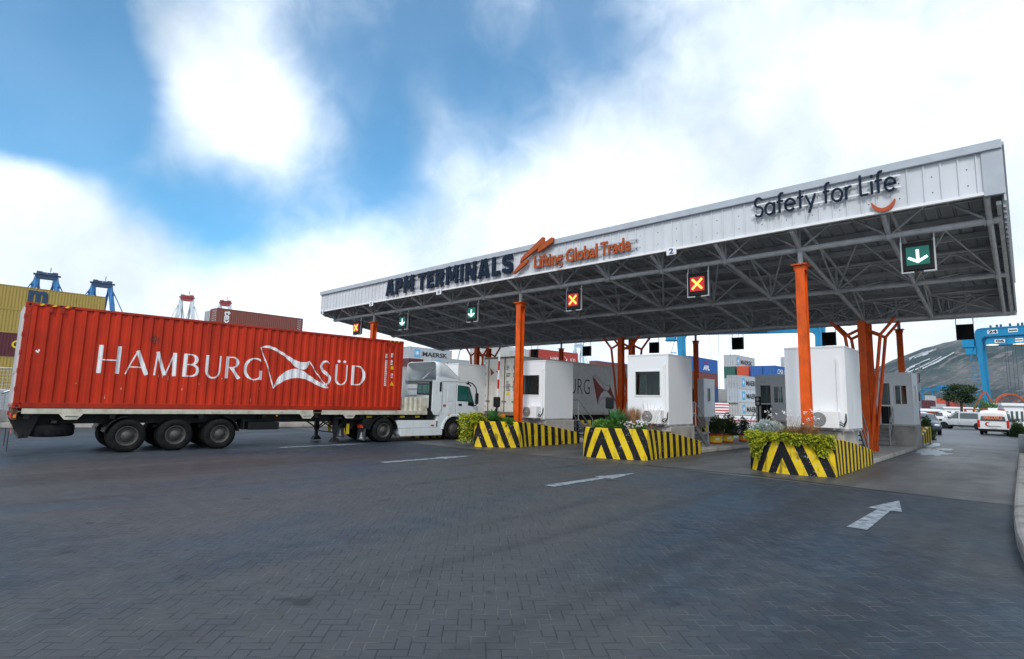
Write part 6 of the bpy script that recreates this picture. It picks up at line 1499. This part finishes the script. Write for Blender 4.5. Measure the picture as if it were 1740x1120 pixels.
# ------------------------------------------------------------------ yard gantries
def rtg(label, A, Bp, z, depth, m_='crane_blue', nums=None, leg=1.25, lean=.04, lamps=False):
    """gantry from its top corner A to the far top corner B (both at height z)"""
    A, Bp = Vector(A), Vector(Bp); d = Bp - A; L = d.length
    t = thing('yard_gantry_crane', label, 'crane', (A.x, A.y, 0), math.atan2(d.y, d.x), 'blue rubber-tyred gantry cranes')
    for y in (0, depth):
        g = MB(); gh = 2.2
        g.box(1.2, L - 1.2, y - .6, y + .6, z - gh, z); g.box(1.5, L - 1.5, y - .75, y + .75, z - .25, z + .02); g.build('girder', m_, t)
        for x, s in ((0, 1), (L, -1)):
            q = MB(); pts = [(x + s * leg, z - gh), (x + s * (leg + .9), z - gh - 0), (x + s * (leg + 1.2), z - gh), (x + s * 1.3, z + .01), (x + s * .35, z - .35), (x, z - 1.4)]
            pts = [(x, z - 1.5), (x + s * .12, z - .7), (x + s * .55, z - .15), (x + s * 1.3, z), (x + s * 2.4, z), (x + s * 2.4, z - gh), (x + s * (leg + .55), z - gh - .05), (x + s * (leg + .12), z - gh - .5), (x + s * leg, z - gh - 1.0), (x + s * (leg + .25), 1.8), (x + s * (lean * z + .1), 1.8)]
            q.prism(pts, 'y', y - .55, y + .55); q.box(min(x + s * .35, x + s * .5), max(x + s * .35, x + s * .5), y - .62, y - .56, z - 6, z - 2); q.build('leg', m_, t)
    s_ = MB()
    for x in (lean * z + .7, L - lean * z - .7):
        s_.box(x - .6, x + .6, -1.5, depth + 1.5, 1.2, 2.1)
        for y in (-1, 1, depth - 1, depth + 1): s_.lathe([(0, -.35), (.7, -.35), (.75, -.2), (.75, .2), (.7, .35), (0, .35)], (x, y, .75), 'x', 16, 1)
    s_.build('wheel_base', [m_, 'rubber'], t)
    h = MB(); h.box(-2.6, -.2, -.8, 1.8, z - 4.6, z - 2.6); h.box(-2.8, .2, -1.0, 2.2, z - 4.75, z - 4.6); h.build('electric_house', m_, t)
    ld = MB(); [ld.box(-1.5, .0 + .04 * k, -.5, .6, z - 8 - k * 4.2, z - 7.85 - k * 4.2) for k in range(4)]; [ld.tube((-1.3 + .2 * k, -.4, z - 8 - k * 4.2), (-.5 + .2 * k, .5, z - 4.6 - k * 4.2), .08, 4) for k in range(4)]; ld.build('ladder', m_, t)
    tr = MB(); tx = L * .55; tr.box(tx - 3.5, tx + 3.5, .5, depth - .5, z + .02, z + 1.0); tr.box(tx - 1.5, tx + 2, 1, depth - 1, z + 1.0, z + 2.6); tr.box(tx - 3, tx - 1.8, 1, depth - 1, z + 1, z + 2); tr.build('trolley', m_, t)
    r = MB(); [r.tube((L * f, .4, z - 2.2), (L * f, .4, 5), .05, 4) for f in (.24, .30, .38, .44)]; r.build('hoist_rope', 'crane_dark', t)
    q = random.Random(5); b = MB(); [b.box(L * f, L * f + .4, -.2, .2, z, z + .3 + .5 * q.random()) for f in (.12, .17, .2, .27, .33, .36, .41, .47)]; b.build('cable_box', 'crane_dark', t)
    for (n, x, zz, w) in nums or []:
        pl = MB().box(x, x + w, -.66, -.615, zz, zz + .95).build('number_plate', 'signwhite', t)
        if n == 'RS': MB().box(x + .15, x + w - .15, -.668, -.664, zz + .3, zz + .6).build('marking', 'textdark', pl); continue
        v, f = text(n, .78, w * .84, 0, .05); k = MB(); k.mapped(v, f, (x + w * .1, -.67, zz + .12), (1, 0, 0), (0, 0, 1)); k.build('figure', 'textdark', pl)
    if lamps:
        for x in (3.4, 9.2):
            MB().lathe([(0, .3), (1.3, .1), (1.5, 0), (0, -.02)], (x, -.5, z - 2.22), 'z', 14).build('floodlight', 'warm', t)
    return t
def gantry(label, a, b, z, depth, **k):
    p, q = P(*a, Z=z), P(*b, Z=z); p.z = q.z = 0; d = (q - p).normalized()
    return rtg(label, p, p + d * k.pop('span', 25), z, depth, **k)
gantry('blue gantry crane numbered 24 at the right edge, in front of hill', (1656, 559), (1745, 553), 23, 3, nums=[('24', 2.6, 21.4, 2.0), ('RS', 6.6, 21.5, 1.8)])
gantry('blue gantry crane numbered 06 nested behind the one numbered 24', (1659, 575), (1745, 571), 23, 3, nums=[('06', 4.0, 21.4, 2.2), ('RS', 8.2, 21.5, 1.8)], lamps=True)
gantry('blue gantry crane whose legs rise behind the middle booth and the nearest column', (1149, 548), (1375, 541), 23, 10, span=34)
gantry('distant small blue gantry crane below the hill', (1566, 660), (1640, 658), 23, 10, span=36)
gantry('distant blue gantry trolley seen above the white reefer', (845, 598), (900, 602), 25, 10, span=18)
# ------------------------------------------------------------------ hill
RIDGE = [P(x, y, Y=1700) for x, y in ((1250, 700), (1400, 672), (1452, 655), (1482, 640), (1503, 627), (1540, 606), (1575, 592), (1605, 584), (1640, 579), (1680, 572), (1740, 566))]
RX = [p.x for p in RIDGE] + [260, 900, 1800, 3500]; RZ = [max(0, p.z) for p in RIDGE] + [235, 300, 240, 120]
def ridge(x):
    if x <= RX[0]: return 0
    for k in range(len(RX) - 1):
        if x <= RX[k + 1]:
            f = (x - RX[k]) / (RX[k + 1] - RX[k]); return RZ[k] + (RZ[k + 1] - RZ[k]) * f
    return RZ[-1]
from mathutils import noise as mn
def hill_z(x, y):
    f = (y - 900) / 800
    if f <= 0: return -2
    g = f * f * (3 - 2 * f) if f < 1 else 1
    n = mn.fractal(Vector((x / 120, y / 160, 3.1)), 1.0, 2.0, 5) * 9 * min(1, f * 2) * (1 if f < .92 else .35) + mn.fractal(Vector((x / 30, y / 60, 1.1)), 1.0, 2.0, 3) * 2.0 * min(1, f * 2)
    z = ridge(x) * g; return z + n * min(1, z / 25) - 1.5
def hill():
    mb = MB(); nx, ny = 260, 80; xs = [-1300 + 4400 * (i / nx) ** 1.25 for i in range(nx + 1)]; ys = [900 + 1200 * j / ny for j in range(ny + 1)]
    v = [(x, y, hill_z(x, y)) for y in ys for x in xs]
    mb.add(v, [(j * (nx + 1) + i, j * (nx + 1) + i + 1, (j + 1) * (nx + 1) + i + 1, (j + 1) * (nx + 1) + i) for j in range(ny) for i in range(nx)], smooth=True)
    m, nt, N, L, b = nodes('hillside'); pos = N.new('ShaderNodeNewGeometry').outputs['Position']
    n = noise(N, L, pos, .012, 6, .6); c = mixrgb(N, L, ramp(N, L, n, .35, .65), (.007, .026, .033), (.015, .042, .048))
    r1 = noise(N, L, mapping(N, L, mapping(N, L, pos, (1, 1, 0), (0, 0, R_(-68))), (.016, .085, 1)), 1.0, 7, .68, .4)
    c = mixrgb(N, L, math_(N, L, 'MULTIPLY', ramp(N, L, r1, .53, .60), .85), c, (.17, .145, .15))
    big = noise(N, L, pos, .004, 3); c = mixrgb(N, L, math_(N, L, 'MULTIPLY', ramp(N, L, big, .5, .62), .5), c, (.15, .14, .14))
    r2 = noise(N, L, pos, .09, 6, .75); c = mixrgb(N, L, math_(N, L, 'MULTIPLY', ramp(N, L, r2, .50, .62), .75), c, (.016, .036, .030))
    L.new(c, b.inputs['Base Color']); b.inputs['Roughness'].default_value = .95; M['hill'] = m
    struct(mb.build('hill', 'hill', recalc=False))
    # pale letters laid out in stones on the slope
    def hit(px, py):
        q = ray(px, py); s = 900 / q.y
        while s * q.y < 2000:
            if EYE + q.z * s < hill_z(q.x * s, q.y * s): break
            s *= 1.002
        return Vector((q.x * s, q.y * s, hill_z(q.x * s, q.y * s) + 1.5))
    st = MB()
    Z_ = lambda a: (1540 + a[0] / 4, 520 + a[1] / 4)
    for (a, b_, w) in (((18, 364), (60, 346), 4), ((40, 352), (150, 310), 3), ((52, 362), (180, 303), 4), ((85, 350), (205, 298), 3.5), ((110, 345), (150, 330), 5), ((0, 440), (60, 412), 6), ((20, 425), (160, 365), 4), ((60, 440), (150, 398), 5), ((95, 425), (240, 352), 3.5),
                       ((110, 432), (210, 388), 5), ((150, 412), (300, 336), 3.5), ((180, 402), (240, 372), 6), ((215, 388), (325, 322), 4), ((-70, 478), (-10, 448), 5), ((-40, 470), (20, 440), 4), ((-10, 468), (50, 440), 5), ((20, 372), (40, 360), 6), ((-160, 500), (-90, 470), 4), ((-130, 505), (-60, 474), 4)):
        n = 10; L_ = [hit(*Z_((a[0] + (b_[0] - a[0]) * i / n, a[1] + (b_[1] - a[1]) * i / n))) for i in range(n + 1)]
        v = []
        for p in L_: v += [p + Vector((0, -w * .9, -w * .3)), p + Vector((0, w * .9, w * .3 + .4))]
        st.add(v, [(2 * i, 2 * i + 1, 2 * i + 3, 2 * i + 2) for i in range(n)])
    o = st.build('hillside_lettering', 'stonewhite', recalc=False); tag(o, 'white stone lettering strokes laid across the hillside', 'hillside sign')
hill()
# ------------------------------------------------------------------ cars beyond the canopy
M['pinkred'] = mat('faded_red', (.55, .16, .20), .6)
def car_wheels(t, ys, r, W_, w=.2):
    for y in ys:
        for s in (-1, 1):
            b = MB(); x = s * (W_ / 2 - .02); b.lathe([(r * .62, x - s * w), (r, x - s * w), (r, x - s * .03), (r * .9, x), (r * .64, x)], (0, y, r), 'x', 24); ob = b.build('wheel', 'rubber', t)
            MB().lathe([(r * .64, x - s * .01), (r * .58, x - s * .03), (r * .2, x - s * .02), (0, x - s * .01)], (0, y, r), 'x', 20).build('rim', 'alu', ob)
def body_loft(mb, sec, smooth=True):
    """sec: list of (y, [(x,z)...half section from sill to roof centre])"""
    n = len(sec[0][1]); v = []
    for y, s in sec:
        full = [(x, z) for x, z in s] + [(-x, z) for x, z in s[::-1]]
        v += [(x, y, z) for x, z in full]
    m = 2 * n; mb.add(v, [(k * m + i, k * m + (i + 1) % m, (k + 1) * m + (i + 1) % m, (k + 1) * m + i) for k in range(len(sec) - 1) for i in range(m)], smooth=smooth)
    mb.add(v[:m], [tuple(range(m))]); mb.add(v[-m:], [tuple(range(m))[::-1]])
def vehicle(label, cat, loc, rz, L, W_, H, m_, hood, belt, cowl, wsb, rear, r=.33, wheels=None, glass_='glass', group=None, van=True):
    """front at +y. hood: hood height; belt: window sill height; cowl: y of the windscreen foot; wsb: y of its head; rear: y of roof end"""
    t = thing('parked_car' if cat != 'ambulance' else 'ambulance', label, cat, loc, rz, group); h2 = L / 2; hw = W_ / 2
    def sec(y, zt, wr, zb=.28, full=True):
        roof = [(wr, zt - .06), (wr - .10, zt), (.0, zt + .02)]
        zbt = min(belt, zt - .08)
        return (y, [(hw - .06, zb), (hw, zb + .15), (hw, (zb + zbt) / 2 + .1), (hw - .03, zbt)] + roof)
    wr = hw - .20; wl = hw - .08
    S_ = [sec(h2, hood * .72, hw - .22, .38), sec(h2 - .10, hood * .92, hw - .16, .30), sec(h2 - .5, hood, hw - .12), sec(cowl, hood + .08, hw - .10), sec(wsb, H - .05, wr), sec(wsb - .5, H, wr), sec(0 if wsb > .6 else wsb - .8, H + .01, wr), sec(rear, H - .02, wr), sec(-h2 + .10, H * .55 if not van else belt + .12, hw - .12 if not van else hw - .10), sec(-h2, belt * .93, hw - .12, .36)]
    b = MB(); body_loft(b, S_); body = b.build('body', m_, t)
    body.modifiers.new('sub', 'SUBSURF').levels = 1; body.modifiers['sub'].render_levels = 2
    for s in (-1, 1):
        zt = H - .13; xa, xb = s * (hw - .015), s * (wr + .035)
        def pane(y0b, y1b, y0t, y1t):
            MB().add([(xa, y0b, belt + .02), (xa, y1b, belt + .02), (xb, y1t, zt), (xb, y0t, zt)], [(0, 1, 2, 3)]).build('side_window', glass_, t)
        mid = (cowl - .35 + rear) / 2 + .5
        pane(mid + .05, cowl - .30, mid + .05, wsb - .12); pane(rear + .25, mid - .07, rear + .32, mid - .07)
        MB().box(min(s * hw, s * (hw + .20)), max(s * hw, s * (hw + .20)), cowl - .42, cowl - .30, belt + .0, belt + .16).build('mirror', 'black', t, bevel=.03)
        MB().obox((s * (hw - .30), h2 - .03, hood * .74), (.32, .12, .16)).build('headlight', 'lens', t, bevel=.03)
        MB().obox((s * (hw - .12), -h2 + .0, belt * .82), (.16, .12, .42)).build('tail_light', 'red', t, bevel=.03)
        MB().box(min(s * (hw + .002), s * (hw - .02)), max(s * (hw + .002), s * (hw - .02)), -h2 + .5, h2 - .7, .30, .42).build('side_trim', 'black', t)
        for y in wheels: 
            a = MB(); a.lathe([(0, 0), (r + .07, 0)], (s * (hw + .003), y, r + .02), 'x', 24); a.build('wheel_arch', 'black', t)
    MB().add([(-hw + .14, cowl - .02, hood + .13), (hw - .14, cowl - .02, hood + .13), (wr - .06, wsb + .02, H - .10), (-wr + .06, wsb + .02, H - .10)], [(0, 1, 2, 3)]).build('windscreen', glass_, t)
    MB().box(-hw + .1, hw - .1, -h2 - .06, -h2 + .1, .32, .56).build('bumper', 'black', t, bevel=.04); MB().box(-hw + .1, hw - .1, h2 - .1, h2 + .05, .28, .50).build('bumper', 'black', t, bevel=.04)
    MB().box(-.26, .26, h2 + .03, h2 + .06, .40, .50).build('plate', 'signwhite', t)
    car_wheels(t, wheels, r, W_ + .04); return t
def ambulance():
    p = P(1690.5, 740, Z=0); s = 44 / F_PX; D = 58.0
    L, W_, H = 4.9, 1.92, 2.0; rz = R_(-2)
    t = thing('ambulance', 'white ambulance van with red crescent seen from behind', 'ambulance', (p.x + .04, p.y + L / 2, 0), rz); hw = W_ / 2; h2 = L / 2
    b = MB(); S_ = []
    for y, zt, wr, zb in ((-h2, 1.72, hw - .13, .42), (-h2 + .05, 1.86, hw - .12, .36), (-h2 + .35, H, hw - .14, .34), (0, H + .02, hw - .14, .34), (1.0, H - .02, hw - .15, .34), (1.7, 1.15, hw - .1, .34), (h2, .85, hw - .15, .4)):
        belt = min(1.05, zt - .1); S_.append((y, [(hw - .07, zb), (hw, zb + .15), (hw, .8 if zt > 1 else .6), (hw - .03, belt), (wr, zt - .10), (wr - .1, zt), (0, zt + .03)]))
    body_loft(b, S_); body = b.build('body', 'car_white', t); body.modifiers.new('sub', 'SUBSURF').render_levels = 2
    rb = -h2 - .012
    g = MB(); g.add([(-.78, rb - .006, 1.12), (.78, rb - .006, 1.12), (.70, rb + .02, 1.66), (-.70, rb + .02, 1.66)], [(0, 1, 2, 3)]); w = g.build('rear_window', 'glass', t)
    v, f = text('AMBULANCE', .30, 1.16, 0, .03); k = MB(); k.mapped(v, f, (-.58, rb - .02, 1.26), (1, 0, 0), (0, .03, 1), (0, -1, 0)); k.build('lettering', 'sticker', w)
    c = MB(); o_ = arc(0, 0, .17, .17, 40, 320, 20); i_ = arc(.055, 0, .125, .13, 310, 50, 20); c.prism([(a - .32, z + .88) for a, z in o_ + i_], 'y', rb - .03, rb - .012); c.build('crescent_emblem', 'red', t)
    MB().box(-.34, .46, rb - .03, rb - .012, .70, .735).build('trunk_handle', 'black', t); v, f = text('JH', .07, .14, 0, .01); 
    MB().box(-.2, .22, rb - .03, rb - .012, .58, .67).build('plate', 'signwhite', t)
    for s in (-1, 1):
        MB().obox((s * (hw - .07), -h2 + .03, .90), (.16, .14, .62)).build('tail_light', 'red', t, bevel=.03)
        MB().add([(s * (hw - .005), -h2 + .5, 1.1), (s * (hw - .005), 1.0, 1.1), (s * (hw - .11), .8, 1.70), (s * (hw - .11), -h2 + .55, 1.70)], [(0, 1, 2, 3)]).build('side_window', 'glass', t)
        MB().box(min(s * hw, s * (hw + .2)), max(s * hw, s * (hw + .2)), 1.2, 1.3, 1.05, 1.22).build('mirror', 'black', t, bevel=.03)
    MB().box(-hw + .06, hw - .06, -h2 - .10, -h2 + .1, .30, .50).build('bumper', 'black', t, bevel=.04)
    MB().box(-.30, .30, -1.7, -1.35, H + .0, H + .16).build('light_bar', 'car_white', t, bevel=.04)
    for s in (-1, 1): MB().box(min(s * .31, s * .72), max(s * .31, s * .72), -1.68, -1.38, H - .02, H + .10).build('beacon', 'red', t, bevel=.03)
    car_wheels(t, (-1.55, 1.55), .34, W_ - .06)
M['sticker'] = mat('orange_sticker', (.75, .22, .10), .6, var=.2, scale=6)
ambulance()
p = P(1630, 729, Z=0)
vehicle('silver people carrier seen from the side left of the ambulance', 'car', (p.x + .35, p.y, 0), R_(80), 4.55, 1.83, 1.80, 'car_silver', .98, 1.08, 1.28, .45, -1.75, .32, (-1.45, 1.42), group=None)
p = P(1612, 722, Z=0)
vehicle('white pickup car behind the silver people carrier', 'car', (p.x - .9, p.y + 3.2, 0), R_(84), 4.9, 1.8, 1.72, 'car_white', 1.02, 1.12, 1.1, .35, -.5, .34, (-1.5, 1.5), van=False)
p = P(1592, 716, Z=0)
vehicle('white car roof seen behind the dark one with lit headlamp', 'car', (p.x - 2.2, p.y - 6, 0), R_(86), 4.5, 1.75, 1.6, 'car_white', .95, 1.02, 1.1, .4, -1.4, .32, (-1.4, 1.4))
p = P(1578, 738, Z=0)
t = vehicle('dark blue car with a lit headlamp half hidden by the hedge', 'car', (p.x - .35, p.y + .8, 0), R_(-168), 4.3, 1.8, 1.62, 'car_dark', 1.0, 1.06, 1.05, .35, -1.5, .33, (-1.3, 1.35))
MB().lathe([(0, .02), (.10, .01), (.12, 0)], (.60, 2.17, .76), 'y', 16).build('lit_headlamp', 'headlamp', t)
# ------------------------------------------------------------------ buildings, trees and hedges behind
def arch_gate():
    p = P(1702, 705, Y=105); sc = 1.0; t = thing('arched_pavilion', 'low pavilion with rust orange steel arch and round wheel-like roof frame', 'building', (p.x, 105, 0), R_(30)); t.scale = (.53, .53, .53)
    k = 118 / F_PX
    a = MB(); v, f = ribbon(arc(0, 0, 3.7, 4.2, 0, 180, 22), .42, .5); a.mapped(v, f, (2.0, 0, 4.2), (1, 0, 0), (0, 0, 1), (0, -1, 0)); v, f = ribbon(arc(0, 0, 2.6, 3.4, 0, 180, 18), .16, .3); a.mapped(v, f, (2.0, .9, 4.2), (1, 0, 0), (0, 0, 1), (0, -1, 0))
    for q in range(1, 8): c = math.radians(q * 22.5); a.beam((2.0 + 3.6 * math.cos(c), -.2, 4.2 + 4.1 * math.sin(c)), (2.0 + 2.0 * math.cos(c), 3.5, 4.2 + 2.0 * math.sin(c)), .12)
    a.build('roof_arch', 'arch', t)
    b = MB()
    for x0, x1 in ((-6.2, -3.9), (-1.3, -3.1)): b.beam((x0, 0, 4.2), (x1, 0, 8.6), .32, .32, up=Vector((0, 1, 0)))
    b.beam((-4.0, 0, 8.6), (-3.0, 0, 8.6), .32); b.beam((-8.4, 0, 4.1), (6.0, 0, 4.1), .34, .34)
    for x in (-8.3, -6.3, -.8, 1.6): b.box(x - .2, x + .2, -.2, .2, 0, 4.0)
    b.build('steel_frame', 'arch', t)
    w = MB(); w.box(-.5, 7.0, .6, 6, 0, 3.9); w.build('wall', 'white', t); MB().box(-.55, 7.1, .5, 6.1, 3.903, 4.06).build('roof', 'grey_panel', t)
    for x in (.2, 2.3, 4.4): MB().box(x, x + 1.4, .52, .595, .6, 3.0).build('window', 'glass', t)
arch_gate()
def house(label, px, py, Y, w, d, h, m_='white', arc_=False):
    p = P(px, py, Y=Y); t = thing('yard_building', label, 'building', (p.x, Y, 0), R_(20))
    MB().box(-w / 2, w / 2, 0, d, 0, h).build('wall', m_, t); n = 4
    if arc_:
        r = MB(); r.prism([(w * .56 * math.cos(R_(a)), h + w * .16 * math.sin(R_(a))) for a in range(0, 181, 15)], 'y', -.3, d + .3); r.build('roof', 'grey_panel', t)
    else: MB().box(-w / 2 - .3, w / 2 + .3, -.3, d + .3, h + .002, h + .35).build('roof', 'white2', t)
    for k in range(n): x = -w / 2 + w * (k + .3) / n; MB().box(x, x + w / n * .5, -.05, -.002, h * .3, h * .75).build('window', 'glass', t)
house('white gatehouse behind the ambulance at right', 1722, 690, 96, 2.0, 5, 2.7)
house('long low white office beyond the parked cars', 1632, 696, 150, 5.5, 8, 2.4)
house('low shed with curved pale roof and orange front beyond the parked cars', 1586, 699, 135, 3.2, 6, 1.7, 'arch', True)
t = thing('parked_truck', 'white truck cab with red plate behind the fence at left edge', 'truck', P(-4, 700, Z=.9) + Vector((-6, 0, -.9)), R_(60)); t.scale = (.60, .60, .60)
MB().prism([(-1.6, .6), (1.5, .6), (1.6, 1.5), (1.0, 2.9), (-1.6, 3.0)], 'x', -1.2, 1.2).build('cab', 'car_white', t, bevel=.08); MB().box(-1.0, 1.0, 1.2, 1.62, 1.0, 1.45).build('plate', 'red_badge', t)
MB().add([(-1.05, 1.56, 1.75), (1.05, 1.56, 1.75), (.95, 1.12, 2.75), (-.95, 1.12, 2.75)], [(0, 1, 2, 3)]).build('windscreen', 'glass', t); car_wheels(t, (-.9, .9), .5, 2.4)
def tree(label, c, H, R0, rz_, n, seed, m_='dkgreen', name='tree', ll=.35):
    r = random.Random(seed); t = thing(name, label, 'tree', c); tr = MB(); zc = H - rz_
    tr.tube((0, 0, 0), (.1, .05, zc * .8), .18, 9, .12); cl = []
    for k in range(17):
        v = rvec(r); q = Vector((v.x * R0 * .72, v.y * R0 * .72, zc + v.z * rz_ * .68)); cl.append((q, r.uniform(.28, .5))); tr.tube((.1, .05, zc * .75), q, .06, 6, .015)
    tr.build('trunk', 'bark', t); mb = MB()
    for k in range(n):
        q, s = cl[r.randrange(len(cl))]; v = rvec(r) * (r.random() ** .5); p = q + Vector((v.x * R0 * s, v.y * R0 * s, v.z * rz_ * s))
        leaf(mb, p, rvec(r), rvec(r), ll * r.uniform(.6, 1.3), ll * .6)
    mb.build('crown', m_, t, recalc=False)
p = P(1634, 712, Y=88); tree('dark round-crowned tree behind the parked cars', (p.x, 88, 0), 5.2, 1.9, 1.2, 3000, 41, ll=.28)
p = P(1676, 712, Y=92); tree('thin small tree with sparse leaves before the orange frame', (p.x, 92, 0), 3.4, 1.3, 1.0, 420, 42, 'green', ll=.24)
for k, (px_, Y, rx, h, lab) in enumerate(((1573, 44.5, .30, 1.15, 'dark hedge bush between the right rear booth and dark car'), (1652, 86, 2.6, 1.3, 'low dark hedge behind the silver people carrier'), (1721, 64, .55, 1.1, 'small clipped dark bush right of the ambulance'), (1729, 58, .4, .8, 'low dark bush by the wall right of the ambulance'), (1690, 92, 2.5, 1.5, 'dark shrubs behind the ambulance'))):
    p = P(px_, 715, Y=Y); bush(lab, 'dkgreen', (p.x, Y, 0), rx * 1.3, rx * 1.1, h * 1.25, 1800, .16, .08, 50 + k, clumps=16)
# striped barrier boards behind the middle island
p = P(1270, 726, Z=0); t = thing('road_barrier', 'white and red plastic barrier line across the yard behind the pots', 'barrier', (p.x, p.y, 0), R_(40))
MB().box(-9, 9, -.25, .25, 0, .95).build('body', 'car_white', t, bevel=.06); MB().box(-9, 9, -.262, -.252, .45, .62).build('stripe', 'pinkred', t)
p = P(1166, 707, Z=0); t = thing('road_barrier', 'red and white striped board beyond the middle booth steps', 'barrier', (p.x, p.y + 12, 0), R_(40)); MB().box(-2.2, 2.2, -.1, .1, .2, 2.3).build('body', 'car_white', t)
for k in range(4): MB().box(-2.2, 2.2, -.112, -.102, .35 + k * .5, .55 + k * .5).build('stripe', 'red', t)
# ------------------------------------------------------------------ sea air between here and the hill
def haze():
    o = MB().box(-1560, 3260, -360, 2260, -1.2, 420).build('haze', M['haze']); o['kind'] = 'stuff'
def haze_mat():
    m = bpy.data.materials.new('haze'); m.use_nodes = True; nt = m.node_tree
    for n in list(nt.nodes): nt.nodes.remove(n)
    out = nt.nodes.new('ShaderNodeOutputMaterial'); v = nt.nodes.new('ShaderNodeVolumePrincipled'); v.inputs['Color'].default_value = (.70, .88, 1.0, 1); v.inputs['Density'].default_value = .00005; v.inputs['Anisotropy'].default_value = .2
    nt.links.new(v.outputs[0], out.inputs['Volume']); M['haze'] = m
haze_mat(); haze()
